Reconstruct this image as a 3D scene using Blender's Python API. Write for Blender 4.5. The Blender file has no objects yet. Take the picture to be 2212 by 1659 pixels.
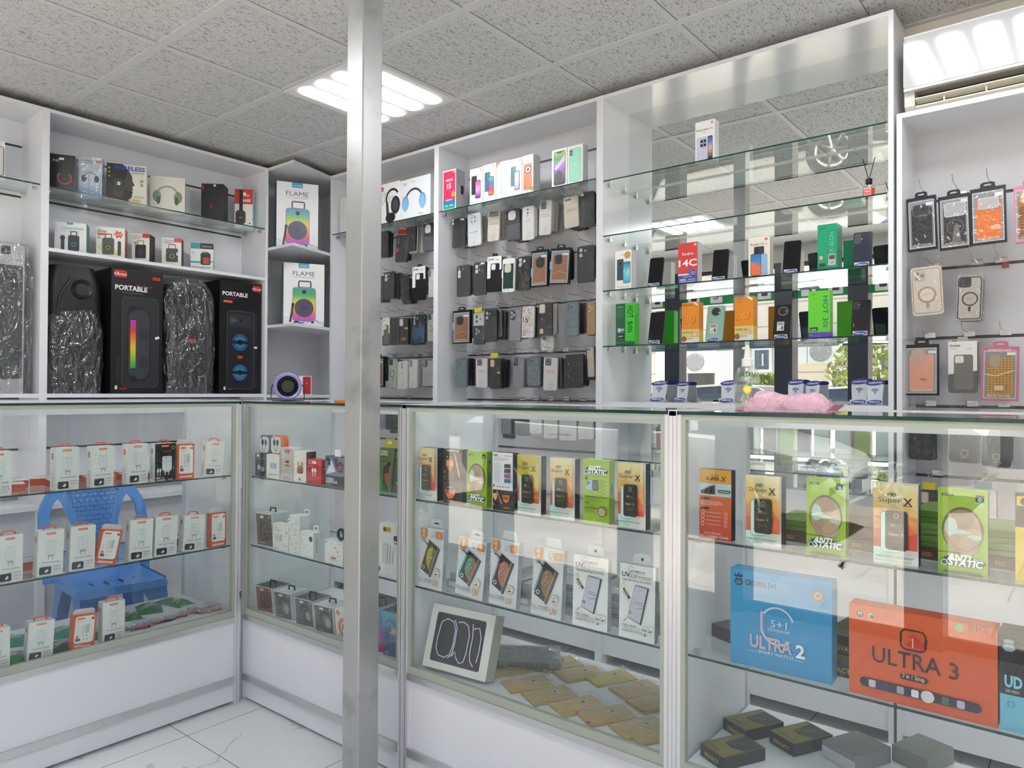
import bpy, math, random
from mathutils import Vector, Matrix
random.seed(11)
SC = bpy.context.scene
COL = SC.collection
PI = math.pi

# ------------------------------------------------------------------ camera
CAMH = 1.32
FPX, YAW, PITCH, ROLL = 1559.916, 0.68067, 0.01018, 0.00513
FW = Vector((-math.sin(YAW), math.cos(YAW), 0)); RT = Vector((math.cos(YAW), math.sin(YAW), 0)); UP = Vector((0, 0, 1))
FW, UP = FW * math.cos(PITCH) + UP * math.sin(PITCH), UP * math.cos(PITCH) - FW * math.sin(PITCH)
RT, UP = RT * math.cos(ROLL) + UP * math.sin(ROLL), UP * math.cos(ROLL) - RT * math.sin(ROLL)
CAM = Vector((0, 0, CAMH))
cd = bpy.data.cameras.new('camera'); co = bpy.data.objects.new('camera', cd); COL.objects.link(co)
cd.sensor_fit = 'HORIZONTAL'; cd.sensor_width = 36.0; cd.lens = 36.0 * FPX / 2212.0; cd.clip_start = 0.05; cd.clip_end = 300
co.matrix_world = Matrix(((RT.x, UP.x, -FW.x, 0), (RT.y, UP.y, -FW.y, 0), (RT.z, UP.z, -FW.z, CAMH), (0, 0, 0, 1)))
SC.camera = co

# ------------------------------------------------------------------ colour management, sky and sun
SC.view_settings.view_transform = 'Standard'; SC.view_settings.look = 'None'
SC.view_settings.exposure = 0.36; SC.view_settings.gamma = 1.0; SC.view_settings.use_curve_mapping = False
CY = SC.cycles
CY.use_denoising = True; CY.max_bounces = 10; CY.diffuse_bounces = 4; CY.glossy_bounces = 5
CY.transmission_bounces = 6; CY.transparent_max_bounces = 40; CY.caustics_reflective = True; CY.blur_glossy = 1.5; CY.caustics_refractive = False
CY.sample_clamp_indirect = 6.0
wd = bpy.data.worlds.new('world'); SC.world = wd; wd.use_nodes = True
nt = wd.node_tree; bg = nt.nodes['Background']
sky = nt.nodes.new('ShaderNodeTexSky'); sky.sky_type = 'NISHITA'; sky.sun_disc = False
sky.sun_elevation = math.radians(68); sky.sun_rotation = math.radians(100); sky.altitude = 200; sky.air_density = 1.0; sky.dust_density = 1.5
nt.links.new(sky.outputs[0], bg.inputs[0]); bg.inputs[1].default_value = 0.24
sd = bpy.data.lights.new('sun', 'SUN'); sd.energy = 27.0; sd.angle = math.radians(0.6); sd.color = (1.0, 0.97, 0.92)
so = bpy.data.objects.new('sun', sd); COL.objects.link(so); so.location = (4, -6, 12)
so.rotation_euler = Vector((-0.34, 0.10, -1)).to_track_quat('-Z', 'Y').to_euler()

# ------------------------------------------------------------------ helpers: camera rays to points on real planes
def on(u, v, ax, val):
    d = FW + RT * ((u - 1106.0) / FPX) - UP * ((v - 829.5) / FPX)
    i = 'xyz'.index(ax)
    return CAM + d * ((val - CAM[i]) / d[i])

# ------------------------------------------------------------------ materials
MATS = {}; DIM = {}
def lin(c):
    c = c / 255.0
    return c / 12.92 if c <= 0.04045 else ((c + 0.055) / 1.055) ** 2.4
def rgb(h):
    if isinstance(h, str):
        h = h.lstrip('#')
        if len(h) == 3: h = ''.join(k * 2 for k in h)
        return tuple(lin(int(h[i:i + 2], 16)) for i in (0, 2, 4)) + (1.0,)
    return tuple(h) + (1.0,) if len(h) == 3 else tuple(h)
def M(col, rough=0.45, metal=0.0, spec=0.5, name=None):
    key = (str(col), rough, metal, spec)
    if key in MATS: return MATS[key]
    m = bpy.data.materials.new(name or 'ink_' + str(col).strip('#')); m.use_nodes = True
    b = m.node_tree.nodes['Principled BSDF']
    b.inputs['Base Color'].default_value = rgb(col); b.inputs['Roughness'].default_value = rough
    b.inputs['Metallic'].default_value = metal; b.inputs['Specular IOR Level'].default_value = spec
    MATS[key] = m
    return m
def nodes(name):
    m = bpy.data.materials.new(name); m.use_nodes = True
    t = m.node_tree
    return m, t, t.nodes['Principled BSDF'], t.nodes['Material Output']
def mth(t, op, a, b=None):
    n = t.nodes.new('ShaderNodeMath'); n.operation = op
    for i, x in enumerate((a, b)):
        if x is None: continue
        if isinstance(x, (int, float)): n.inputs[i].default_value = x
        else: t.links.new(x, n.inputs[i])
    return n.outputs[0]
def thin(name, tint, r0=0.04, rough=0.0, bump=0.0, bscale=60, stretch=(1, 1, 1), gcol=(1, 1, 1), haze=0.0):
    """a clear sheet: lets light through, mirrors by angle (Schlick)"""
    m = bpy.data.materials.new(name); m.use_nodes = True; t = m.node_tree; t.nodes.clear()
    out = t.nodes.new('ShaderNodeOutputMaterial'); tr = t.nodes.new('ShaderNodeBsdfTransparent'); gl = t.nodes.new('ShaderNodeBsdfGlossy')
    tr.inputs[0].default_value = rgb(tint); gl.inputs['Roughness'].default_value = rough; gl.inputs['Color'].default_value = rgb(gcol)
    lw = t.nodes.new('ShaderNodeLayerWeight'); lw.inputs['Blend'].default_value = 0.5
    p = mth(t, 'POWER', lw.outputs['Facing'], 5.0); fac = mth(t, 'ADD', mth(t, 'MULTIPLY', p, 1.0 - r0), r0)
    mx = t.nodes.new('ShaderNodeMixShader'); t.links.new(fac, mx.inputs[0]); t.links.new(tr.outputs[0], mx.inputs[1]); t.links.new(gl.outputs[0], mx.inputs[2])
    if bump:
        tc = t.nodes.new('ShaderNodeTexCoord'); mp = t.nodes.new('ShaderNodeMapping'); mp.inputs['Scale'].default_value = stretch
        nz = t.nodes.new('ShaderNodeTexNoise'); nz.inputs['Scale'].default_value = bscale; nz.inputs['Detail'].default_value = 2; nz.inputs['Distortion'].default_value = 1.2
        bp = t.nodes.new('ShaderNodeBump'); bp.inputs['Strength'].default_value = bump; bp.inputs['Distance'].default_value = 0.05
        t.links.new(tc.outputs['Object'], mp.inputs[0]); t.links.new(mp.outputs[0], nz.inputs['Vector']); t.links.new(nz.outputs[0], bp.inputs['Height'])
        t.links.new(bp.outputs[0], gl.inputs['Normal'])
    last = mx.outputs[0]
    if haze:
        df = t.nodes.new('ShaderNodeBsdfDiffuse'); df.inputs[0].default_value = (0.8, 0.8, 0.8, 1)
        m2 = t.nodes.new('ShaderNodeMixShader'); m2.inputs[0].default_value = haze
        t.links.new(last, m2.inputs[1]); t.links.new(df.outputs[0], m2.inputs[2]); last = m2.outputs[0]
    t.links.new(last, out.inputs[0])
    return m
GLASS = thin('clear_glass', (0.93, 0.97, 0.955), 0.045)
PANE = thin('window_glass', (0.97, 0.985, 0.98), 0.04)
GEDGE = M('#0d3a34', 0.15, name='green_glass_edge')
FILM = thin('box_film', (0.95, 0.95, 0.95), 0.05, 0.08, 0.15, 18)
BAG = thin('crinkled_plastic', (0.95, 0.95, 0.955), 0.075, 0.05, 1.0, 55, (1, 1, 0.4))
BAGB = thin('crumpled_plastic_wrap', (0.92, 0.92, 0.93), 0.12, 0.08, 1.0, 16, (1, 1, 0.55), haze=0.02)
WHITE = M((0.79, 0.80, 0.84), 0.22, name='white_laminate')
WHITE2 = M((0.74, 0.75, 0.79), 0.12, name='glossy_white_laminate')
GREYB = M((0.58, 0.58, 0.61), 0.30, name='grey_slat_board')
ALU = M((0.66, 0.66, 0.66), 0.30, 1.0, name='aluminium')
ALUW = M((0.74, 0.74, 0.77), 0.3, 0.35, name='satin_aluminium')
STEELW = M((0.6, 0.6, 0.6), 0.2, 1.0, name='chrome_wire')
GASK = M((0.40, 0.43, 0.37), 0.5, name='aged_glazing_strip')
DARK = M('#101012', 0.35); BLACK = M('#060607', 0.3)
MIRR = M((0.86, 0.885, 0.875), 0.0, 1.0, name='silvered_mirror')

# ------------------------------------------------------------------ mesh builder
TXT = {}
def glyphs(s, bold):
    k = (s, bold)
    if k not in TXT:
        cu = bpy.data.curves.new('t', 'FONT'); cu.body = s; cu.resolution_u = 2; cu.fill_mode = 'FRONT'
        if bold: cu.offset = bold
        o = bpy.data.objects.new('t', cu); COL.objects.link(o)
        dg = bpy.context.evaluated_depsgraph_get(); me = o.evaluated_get(dg).to_mesh()
        vs = [(v.co.x, v.co.y) for v in me.vertices]; fs = [tuple(p.vertices) for p in me.polygons]
        o.evaluated_get(dg).to_mesh_clear(); bpy.data.objects.remove(o); bpy.data.curves.remove(cu)
        xs = [a for a, b in vs] or [0, 1]; ys = [b for a, b in vs] or [0, 1]
        TXT[k] = (vs, fs, min(xs), max(xs), min(ys), max(ys))
    return TXT[k]
class MB:
    def __init__(s): s.v = []; s.f = []; s.mi = []; s.mats = []
    def mid(s, m):
        if m not in s.mats: s.mats.append(m)
        return s.mats.index(m)
    def add(s, vs, fs, m):
        n = len(s.v); k = s.mid(m); s.v += [tuple(v) for v in vs]
        for f in fs: s.f.append(tuple(i + n for i in f)); s.mi.append(k)
        return s
    def poly(s, pts, m): return s.add(pts, [tuple(range(len(pts)))], m)
    def box(s, a, b, m, **fm):
        (x0, y0, z0), (x1, y1, z1) = a, b
        vs = [(x0, y0, z0), (x1, y0, z0), (x1, y1, z0), (x0, y1, z0), (x0, y0, z1), (x1, y0, z1), (x1, y1, z1), (x0, y1, z1)]
        for key, f in (('b', (0, 3, 2, 1)), ('t', (4, 5, 6, 7)), ('f', (0, 1, 5, 4)), ('k', (2, 3, 7, 6)), ('l', (3, 0, 4, 7)), ('r', (1, 2, 6, 5))):
            mm = fm.get(key, m)
            if mm is not None: s.add([vs[i] for i in f], [(0, 1, 2, 3)], mm)
        return s
    def prism(s, pts, y0, y1, m, side=None, axis='y'):
        """2-D outline (counter-clockwise in x,z) extruded along y (or z / x)"""
        def P(a, b, c): return {'y': (a, c, b), 'z': (a, b, c), 'x': (c, a, b)}[axis]
        n = len(pts); vs = [P(a, b, y0) for a, b in pts] + [P(a, b, y1) for a, b in pts]
        s.add(vs, [tuple(range(n)), tuple(range(2 * n - 1, n - 1, -1))], m)
        s.add(vs, [(i, i + n, (i + 1) % n + n, (i + 1) % n) for i in range(n)], side or m)
        return s
    def tube(s, pts, r, m, n=8, closed=False):
        pts = [Vector(p) for p in pts]; N = len(pts); rings = []; up = None
        rr = r if isinstance(r, (list, tuple)) else [r] * N
        for i, p in enumerate(pts):
            a = pts[(i - 1) % N] if closed or i else p; b = pts[(i + 1) % N] if closed or i < N - 1 else p
            t = (b - a).normalized()
            if up is None: up = t.orthogonal().normalized()
            up = (up - t * up.dot(t)).normalized() if (up - t * up.dot(t)).length > 1e-6 else t.orthogonal().normalized()
            w = t.cross(up)
            rings.append([p + (up * math.cos(k * 2 * PI / n) + w * math.sin(k * 2 * PI / n)) * rr[i] for k in range(n)])
        vs = [q for g in rings for q in g]; fs = []
        for i in range(N if closed else N - 1):
            j = (i + 1) % N
            for k in range(n): fs.append((i * n + k, i * n + (k + 1) % n, j * n + (k + 1) % n, j * n + k))
        if not closed: fs += [tuple(range(n - 1, -1, -1)), tuple((N - 1) * n + k for k in range(n))]
        return s.add(vs, fs, m)
    def lathe(s, prof, m, n=24, ax='z', c=(0, 0, 0)):
        vs = []; fs = []
        for r, h in prof:
            for k in range(n):
                a = 2 * PI * k / n; x, y = r * math.cos(a), r * math.sin(a)
                q = {'z': (x, y, h), 'y': (x, h, y), 'x': (h, x, y)}[ax]; vs.append((q[0] + c[0], q[1] + c[1], q[2] + c[2]))
        for i in range(len(prof) - 1):
            for k in range(n): fs.append((i * n + k, i * n + (k + 1) % n, (i + 1) * n + (k + 1) % n, (i + 1) * n + k))
        return s.add(vs, fs, m)
    def build(s, name, parent=None, smooth=False, bevel=0.0, loc=None, rot=None):
        me = bpy.data.meshes.new(name); me.from_pydata(s.v, [], s.f)
        for m in s.mats: me.materials.append(m)
        me.polygons.foreach_set('material_index', s.mi)
        if smooth:
            me.polygons.foreach_set('use_smooth', [True] * len(s.f)); me.update()
            me.set_sharp_from_angle(angle=math.radians(38))
        me.update(); o = bpy.data.objects.new(name, me); COL.objects.link(o)
        if parent: o.parent = parent
        if loc: o.location = loc
        if rot: o.rotation_euler = rot
        if bevel:
            b = o.modifiers.new('edge', 'BEVEL'); b.width = bevel; b.segments = 2; b.limit_method = 'ANGLE'; b.angle_limit = math.radians(50)
        return o
def tag(o, label, cat, group=None, kind=None):
    o['label'] = label; o['category'] = cat
    if group: o['group'] = group
    if kind: o['kind'] = kind
    return o
def thing(name, label, cat, loc=(0, 0, 0), rz=0.0, group=None, rx=0.0):
    o = bpy.data.objects.new(name, None); COL.objects.link(o); o.empty_display_size = 0.05
    o.location = loc; o.rotation_euler = (rx, 0, rz)
    return tag(o, label, cat, group)
def dup(root, loc=None, rz=None, label=None, group=None, rot=None):
    r = root.copy(); COL.objects.link(r)
    if loc is not None: r.location = loc
    if rz is not None: r.rotation_euler = (root.rotation_euler.x, root.rotation_euler.y, rz)
    if rot is not None: r.rotation_euler = rot
    if label: r['label'] = label
    if group: r['group'] = group
    for ch in list(root.children):
        c = ch.copy(); COL.objects.link(c); c.parent = r
        for g in ch.children:
            d = g.copy(); COL.objects.link(d); d.parent = c
    return r
def struct(o): o['kind'] = 'structure'; return o

# ------------------------------------------------------------------ printing on flat faces
def rrect(x0, z0, x1, z1, r, n=5):
    r = min(r, abs(x1 - x0) / 2, abs(z1 - z0) / 2); out = []
    for cx, cz, a0 in ((x1 - r, z0 + r, -PI / 2), (x1 - r, z1 - r, 0), (x0 + r, z1 - r, PI / 2), (x0 + r, z0 + r, PI)):
        for k in range(n + 1):
            a = a0 + k * PI / 2 / n; out.append((cx + r * math.cos(a), cz + r * math.sin(a)))
    return out
def face(side, w, d, h, e0=0.0):
    """maps print coordinates (x from left, z from bottom, layer) on a box whose base front centre is the origin"""
    E = 0.00022
    return {'f': lambda x, z, k: (x - w / 2, -E * (k + 1) - e0, z), 'r': lambda x, z, k: (w / 2 + E * (k + 1), x, z),
            'l': lambda x, z, k: (-w / 2 - E * (k + 1), d - x, z), 't': lambda x, z, k: (x - w / 2, z, h + E * (k + 1)),
            'k': lambda x, z, k: (w / 2 - x, d + E * (k + 1), z)}[side]
def art(mb, fm, W, H, items, rough=0.4, off=0):
    """u, v are fractions of the face; radii and text heights are fractions of the face width"""
    for k, it in enumerate(items):
        k += off
        op = it[0]
        def put(pts, col):
            m = col if not isinstance(col, (str, tuple)) else M(col, rough)
            mb.poly([fm(a, b, k) for a, b in pts], m)
        if op == 'r': _, a, b, c, d, col = it; put([(a * W, b * H), (c * W, b * H), (c * W, d * H), (a * W, d * H)], col)
        elif op == 'rr': _, a, b, c, d, r, col = it; put(rrect(a * W, b * H, c * W, d * H, r * W), col)
        elif op == 'p': _, pts, col = it; put([(a * W, b * H) for a, b in pts], col)
        elif op == 'c':
            _, a, b, r, col = it; put([(a * W + r * W * math.cos(q * PI / 12), b * H + r * W * math.sin(q * PI / 12)) for q in range(24)], col)
        elif op == 'e':
            _, a, b, rx, rz, col = it; put([(a * W + rx * W * math.cos(q * PI / 12), b * H + rz * W * math.sin(q * PI / 12)) for q in range(24)], col)
        elif op == 'o':
            _, a, b, r, th, col = it[:6]; q0, q1 = it[6] if len(it) > 6 else (0, 360); n = 28
            m = col if not isinstance(col, (str, tuple)) else M(col, rough)
            P = [(math.cos(math.radians(q0 + (q1 - q0) * q / n)), math.sin(math.radians(q0 + (q1 - q0) * q / n))) for q in range(n + 1)]
            vs = [fm(a * W + x * (r - th / 2) * W, b * H + z * (r - th / 2) * W, k) for x, z in P] + [fm(a * W + x * (r + th / 2) * W, b * H + z * (r + th / 2) * W, k) for x, z in P]
            mb.add(vs, [(q, n + 1 + q, n + 2 + q, q + 1) for q in range(n)], m)
        elif op == 'ro':                                             # rounded outline
            _, a, b, c, d, r, th, col = it; m = M(col, rough) if isinstance(col, (str, tuple)) else col
            A = rrect(a * W, b * H, c * W, d * H, r * W); B = rrect(a * W + th * W, b * H + th * W, c * W - th * W, d * H - th * W, max(r * W - th * W, 0.0003)); n = len(A)
            mb.add([fm(x, z, k) for x, z in A + B], [(q, (q + 1) % n, n + (q + 1) % n, n + q) for q in range(n)], m)
        elif op == 'l':
            _, pts, th, col = it; m = M(col, rough) if isinstance(col, (str, tuple)) else col
            P = [Vector((a * W, b * H)) for a, b in pts]; L = []; R_ = []
            for i, p in enumerate(P):
                t = (P[min(i + 1, len(P) - 1)] - P[max(i - 1, 0)]).normalized(); nn = Vector((-t.y, t.x)) * th * W / 2
                L.append(p + nn); R_.append(p - nn)
            n = len(P); mb.add([fm(x, z, k) for x, z in L + R_], [(n + i, n + i + 1, i + 1, i) for i in range(n - 1)], m)
        elif op == 'g':                                              # printed vertical colour blend in bands
            _, a, b, c, d, cols = it[:6]; nb = it[6] if len(it) > 6 else 12
            for q in range(nb):
                f = q / (nb - 1) * (len(cols) - 1); i = min(int(f), len(cols) - 2); f -= i
                ca, cb = rgb(cols[i]), rgb(cols[i + 1]); cc = tuple(round(ca[j] * (1 - f) + cb[j] * f, 4) for j in range(3))
                z0, z1 = b + (d - b) * q / nb, b + (d - b) * (q + 1) / nb
                mb.poly([fm(a * W, z0 * H, k), fm(c * W, z0 * H, k), fm(c * W, z1 * H, k), fm(a * W, z1 * H, k)], M(cc, rough))
        elif op == 't':
            _, s, a, b, hh, col = it[:6]; o = it[6] if len(it) > 6 else {}
            vs, fs, x0, x1, y0, y1 = glyphs(s, o.get('b', 0.0)); cap = 0.7
            sc = hh * W / cap; sx = sc * o.get('sx', 1.0); tw = (x1 - x0) * sx
            mw = o.get('w')
            if mw and tw > 1e-9: sx *= mw * W / tw; tw = mw * W
            al = o.get('a', 'c'); ox = -tw / 2 if al == 'c' else (0 if al == 'l' else -tw); ro = math.radians(o.get('r', 0)); sh = o.get('sh', 0)
            m = M(col, rough) if isinstance(col, (str, tuple)) else col; pts = []
            for x, y in vs:
                px, py = (x - x0) * sx + ox + sh * y * sc, y * sc
                pts.append(fm(a * W + px * math.cos(ro) - py * math.sin(ro), b * H + px * math.sin(ro) + py * math.cos(ro), k))
            mb.add(pts, fs, m)
def lines(u0, v0, u1, n, dv, th, col, ragged=True):
    """rows of print too small to read"""
    rnd = random.Random(int(u0 * 997 + v0 * 91))
    return [('r', u0, v0 - i * dv, u0 + (u1 - u0) * (rnd.uniform(0.6, 1) if ragged else 1), v0 - i * dv + th, col) for i in range(n)]

# ------------------------------------------------------------------ reading widths off the photograph for boxes on known shelves
def span(u0, u1, v, ax, c, yaw=0.0):
    """front edge of a box: left corner lies on the plane ax = c, the right one where the ray of u1 crosses the edge turned by yaw"""
    L = on(u0, v, ax, c); base = 0.0 if ax == 'y' else PI / 2
    d = Vector((math.cos(base + yaw), math.sin(base + yaw))); q = on(u1, v, ax, c) - CAM
    w = (L.y * q.x - L.x * q.y) / (d.x * q.y - d.y * q.x)
    mid = Vector((L.x, L.y)) + d * w / 2
    return mid, w, base + yaw
def carton(name, label, cat, u0, u1, vt, zb, ax, c, yaw=0.0, d=0.05, col='#f2f2f2', front=(), right=(), left=(), top=(), group=None, h=None, vm=None, tilt=0.0,
           rcol=None, lcol=None, tcol=None, rough=0.35, bevel=0.0006, k=None):
    vm = vm if vm is not None else vt
    mid, w, rz = span(u0, u1, vm, ax, c, yaw)
    if h is None:
        P = on(u0, vt, ax, c); h = (P.z - zb) / math.cos(tilt)
    mb = MB(); B = M(col, rough)
    mb.box((-w / 2, 0, 0), (w / 2, d, h), B, r=M(rcol, rough) if rcol else B, l=M(lcol, rough) if lcol else B, t=M(tcol, rough) if tcol else B)
    art(mb, face('f', w, d, h), w, h, front, rough); art(mb, face('r', w, d, h), d, h, right, rough)
    art(mb, face('l', w, d, h), d, h, left, rough); art(mb, face('t', w, d, h), w, d, top, rough)
    o = mb.build(name); o.location = (mid.x, mid.y, zb); o.rotation_euler = (0, 0, rz)
    if tilt: o.rotation_euler = (Matrix.Rotation(rz, 3, 'Z') @ Matrix.Rotation(-tilt, 3, 'X')).to_euler()
    if tilt: o.location.z += d * math.sin(tilt)
    tag(o, label, cat, group)
    DIM[o.name] = (w, d, h)
    return o
# ================================================================== room shell
CEIL = 2.792; XL, YB, XR, YF = -4.44, 3.245, 3.2, -0.88
# floor: glazed marble-look tiles
fm_, t, b, out = nodes('marble_tile')
tc = t.nodes.new('ShaderNodeTexCoord'); sx = t.nodes.new('ShaderNodeSeparateXYZ'); t.links.new(tc.outputs['Object'], sx.inputs[0])
def grid_line(t, co_, o0, pitch, w):
    f = mth(t, 'FRACT', mth(t, 'DIVIDE', mth(t, 'SUBTRACT', co_, o0 - 20 * pitch), pitch))
    d = mth(t, 'MULTIPLY', mth(t, 'SUBTRACT', 0.5, mth(t, 'ABSOLUTE', mth(t, 'SUBTRACT', f, 0.5))), pitch)
    return mth(t, 'LESS_THAN', d, w)
gl = mth(t, 'MAXIMUM', grid_line(t, sx.outputs[0], -2.70, 0.6, 0.0016), grid_line(t, sx.outputs[1], 1.375, 0.6, 0.0016))
nz = t.nodes.new('ShaderNodeTexNoise'); nz.inputs['Scale'].default_value = 2.3; nz.inputs['Detail'].default_value = 6; nz.inputs['Distortion'].default_value = 1.6
t.links.new(tc.outputs['Object'], nz.inputs['Vector'])
vein = mth(t, 'ABSOLUTE', mth(t, 'SUBTRACT', nz.outputs[0], 0.5))
cr = t.nodes.new('ShaderNodeValToRGB'); cr.color_ramp.elements[0].color = (0.50, 0.50, 0.49, 1); cr.color_ramp.elements[1].position = 0.016; cr.color_ramp.elements[1].color = (0.74, 0.75, 0.74, 1)
t.links.new(vein, cr.inputs[0])
n2 = t.nodes.new('ShaderNodeTexNoise'); n2.inputs['Scale'].default_value = 1.7; t.links.new(tc.outputs['Object'], n2.inputs['Vector'])
mk = mth(t, 'GREATER_THAN', n2.outputs[0], 0.56)
mv = t.nodes.new('ShaderNodeMixRGB'); mv.inputs[1].default_value = (0.74, 0.75, 0.74, 1); t.links.new(mk, mv.inputs[0]); t.links.new(cr.outputs[0], mv.inputs[2])
mg = t.nodes.new('ShaderNodeMixRGB'); mg.inputs[2].default_value = (0.16, 0.155, 0.15, 1); t.links.new(gl, mg.inputs[0]); t.links.new(mv.outputs[0], mg.inputs[1])
t.links.new(mg.outputs[0], b.inputs['Base Color']); b.inputs['Roughness'].default_value = 0.22
struct(MB().box((XL, YF - 0.1, -0.05), (XR, YB, 0), fm_).build('floor'))
# ceiling: mineral-fibre tiles with worm-track fissures
cm, t, b, out = nodes('mineral_fibre_tile')
tc = t.nodes.new('ShaderNodeTexCoord'); mp = t.nodes.new('ShaderNodeMapping'); mp.inputs['Scale'].default_value = (1.0, 0.30, 1.0); mp.inputs['Rotation'].default_value = (0, 0, 0.12)
t.links.new(tc.outputs['Object'], mp.inputs[0])
n1 = t.nodes.new('ShaderNodeTexNoise'); n1.inputs['Scale'].default_value = 165; n1.inputs['Detail'].default_value = 2.2; n1.inputs['Distortion'].default_value = 0.9; t.links.new(mp.outputs[0], n1.inputs['Vector'])
n2 = t.nodes.new('ShaderNodeTexNoise'); n2.inputs['Scale'].default_value = 190; n2.inputs['Detail'].default_value = 2; t.links.new(tc.outputs['Object'], n2.inputs['Vector'])
r1 = t.nodes.new('ShaderNodeValToRGB'); r1.color_ramp.elements[0].position = 0.375; r1.color_ramp.elements[1].position = 0.40; t.links.new(n1.outputs[0], r1.inputs[0])
r2 = t.nodes.new('ShaderNodeValToRGB'); r2.color_ramp.elements[0].position = 0.33; r2.color_ramp.elements[1].position = 0.36; t.links.new(n2.outputs[0], r2.inputs[0])
hh = mth(t, 'MULTIPLY', r1.outputs[0], r2.outputs[0])
mx = t.nodes.new('ShaderNodeMixRGB'); mx.inputs[1].default_value = (0.30, 0.295, 0.29, 1); mx.inputs[2].default_value = (0.66, 0.655, 0.65, 1); t.links.new(hh, mx.inputs[0])
t.links.new(mx.outputs[0], b.inputs['Base Color']); b.inputs['Roughness'].default_value = 0.95
bp = t.nodes.new('ShaderNodeBump'); bp.inputs['Strength'].default_value = 0.5; bp.inputs['Distance'].default_value = 0.003; t.links.new(hh, bp.inputs['Height']); t.links.new(bp.outputs[0], b.inputs['Normal'])
struct(MB().box((XL, YF - 0.1, CEIL), (XR, YB, CEIL + 0.05), cm).build('ceiling'))
TB = M((0.65, 0.65, 0.65), 0.5, name='ceiling_bar_paint')
GAP_SHADOW = M((0.25, 0.25, 0.25), 0.8, name='ceiling_gap_shadow')  # shadow in the gap beside each bar, painted as a dark strip
mb = MB()
for i in range(-1, 12):
    x = -3.7017 + 0.6 * i
    if XL < x < XR: mb.box((x - 0.014, YF, CEIL - 0.003), (x + 0.014, YB, CEIL + 0.002), TB); mb.box((x + 0.014, YF, CEIL - 0.0008), (x + 0.0175, YB, CEIL + 0.002), GAP_SHADOW)
for j in range(-4, 4):
    y = 1.4344 + 0.6 * j
    if YF < y < YB: mb.box((XL, y - 0.019, CEIL - 0.0034), (XR, y + 0.019, CEIL + 0.002), TB)
struct(mb.build('trim_1'))
WP = M((0.70, 0.66, 0.60), 0.6, name='cream_wall_paint'); WP2 = M((0.66, 0.66, 0.68), 0.5, name='pale_wall_paint')
struct(MB().box((XL - 0.1, YF - 0.1, 0), (XL, YB, CEIL + 0.05), WP2).build('wall_left'))
struct(MB().box((XL - 0.1, YB, 0), (XR + 0.1, YB + 0.1, CEIL + 0.05), WP).build('wall_back'))
struct(MB().box((XR, YF - 0.1, 0), (XR + 0.1, YB, CEIL + 0.05), WP2).build('wall_right'))
# shop front behind the camera: header, dark posts and panes
SLATE = M((0.030, 0.036, 0.050), 0.35, name='dark_slate_metal')
struct(MB().box((XL - 0.1, YF - 0.1, 2.62), (XR + 0.1, YF, CEIL + 0.05), WP).build('wall_front'))
PX = (-4.35, -3.64, -2.43, -1.74, -0.70, 0.36, 1.5, 3.1)
for n, x in enumerate(PX):
    o = struct(MB().box((x - 0.088, YF - 0.16, 0), (x + 0.088, YF + 0.02, 2.62), SLATE).build('trim_%d' % (n + 2)))
for n in range(len(PX) - 1):
    a, c = PX[n] + 0.088, PX[n + 1] - 0.088
    mb = MB(); y = YF - 0.07
    mb.box((a, y, 0.06), (c, y + 0.006, 2.58), PANE)
    mb.box((a, y - 0.02, 0), (c, y + 0.026, 0.06), SLATE); mb.box((a, y - 0.02, 2.58), (c, y + 0.026, 2.62), SLATE)
    struct(mb.build('window_%d' % (n + 1)))
# ceiling lights: four lit strips in a 60 x 60 frame
EM, t, b, out = nodes('lit_diffuser'); b.inputs['Base Color'].default_value = (0.9, 0.9, 0.9, 1)
b.inputs['Emission Color'].default_value = (0.93, 0.96, 1.0, 1); b.inputs['Emission Strength'].default_value = 17.0
LF = M((0.78, 0.77, 0.75), 0.4, name='light_frame_paint')
def lamp(x, y, label):
    r = thing('ceiling_light', label, 'ceiling light', (x, y, CEIL), group='recessed ceiling lights')
    mb = MB(); mb.box((-0.298, -0.298, -0.006), (0.298, 0.298, 0.0), LF); mb.build('frame', r)
    for k in range(4):
        yy = -0.2 + k * 0.133
        mb = MB(); mb.prism(rrect(yy - 0.047, -0.265, yy + 0.047, 0.265, 0.04), -0.0095, -0.0062, EM, axis='z'); o = mb.build('diffuser', r)
    return r
L0 = lamp(-2.8017, 2.3344, 'square recessed ceiling light with four bright strips, partly behind the steel post')
for x, y, lb in ((-2.8017, 0.5344, 'square recessed four-strip ceiling light mirrored in the phone cabinet'), (-0.4017, 0.5344, 'square four-strip ceiling light above the customer side'),
                 (-0.4017, 2.3344, 'square four-strip ceiling light in front of the air conditioner'), (1.9983, 2.3344, 'square four-strip ceiling light beyond the air conditioner'), (1.9983, 0.5344, 'square four-strip ceiling light near the right wall')):
    dup(L0, (x, y, CEIL), label=lb)
# steel post from floor to ceiling in front of the counters
sm, t, b, out = nodes('brushed_steel')
tc = t.nodes.new('ShaderNodeTexCoord'); nz = t.nodes.new('ShaderNodeTexNoise'); nz.inputs['Scale'].default_value = 5; nz.inputs['Detail'].default_value = 6; nz.inputs['Roughness'].default_value = 0.6
t.links.new(tc.outputs['Object'], nz.inputs['Vector'])
cr = t.nodes.new('ShaderNodeValToRGB'); cr.color_ramp.elements[0].position = 0.30; cr.color_ramp.elements[0].color = (0.36, 0.36, 0.36, 1); cr.color_ramp.elements[1].position = 0.46; cr.color_ramp.elements[1].color = (0.51, 0.515, 0.515, 1)
t.links.new(nz.outputs[0], cr.inputs[0]); t.links.new(cr.outputs[0], b.inputs['Base Color']); b.inputs['Metallic'].default_value = 0.75; b.inputs['Roughness'].default_value = 0.38
mb = MB(); mb.prism(rrect(-0.042, -0.042, 0.042, 0.042, 0.004, 2), 0.0, CEIL, sm, axis='z')
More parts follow.
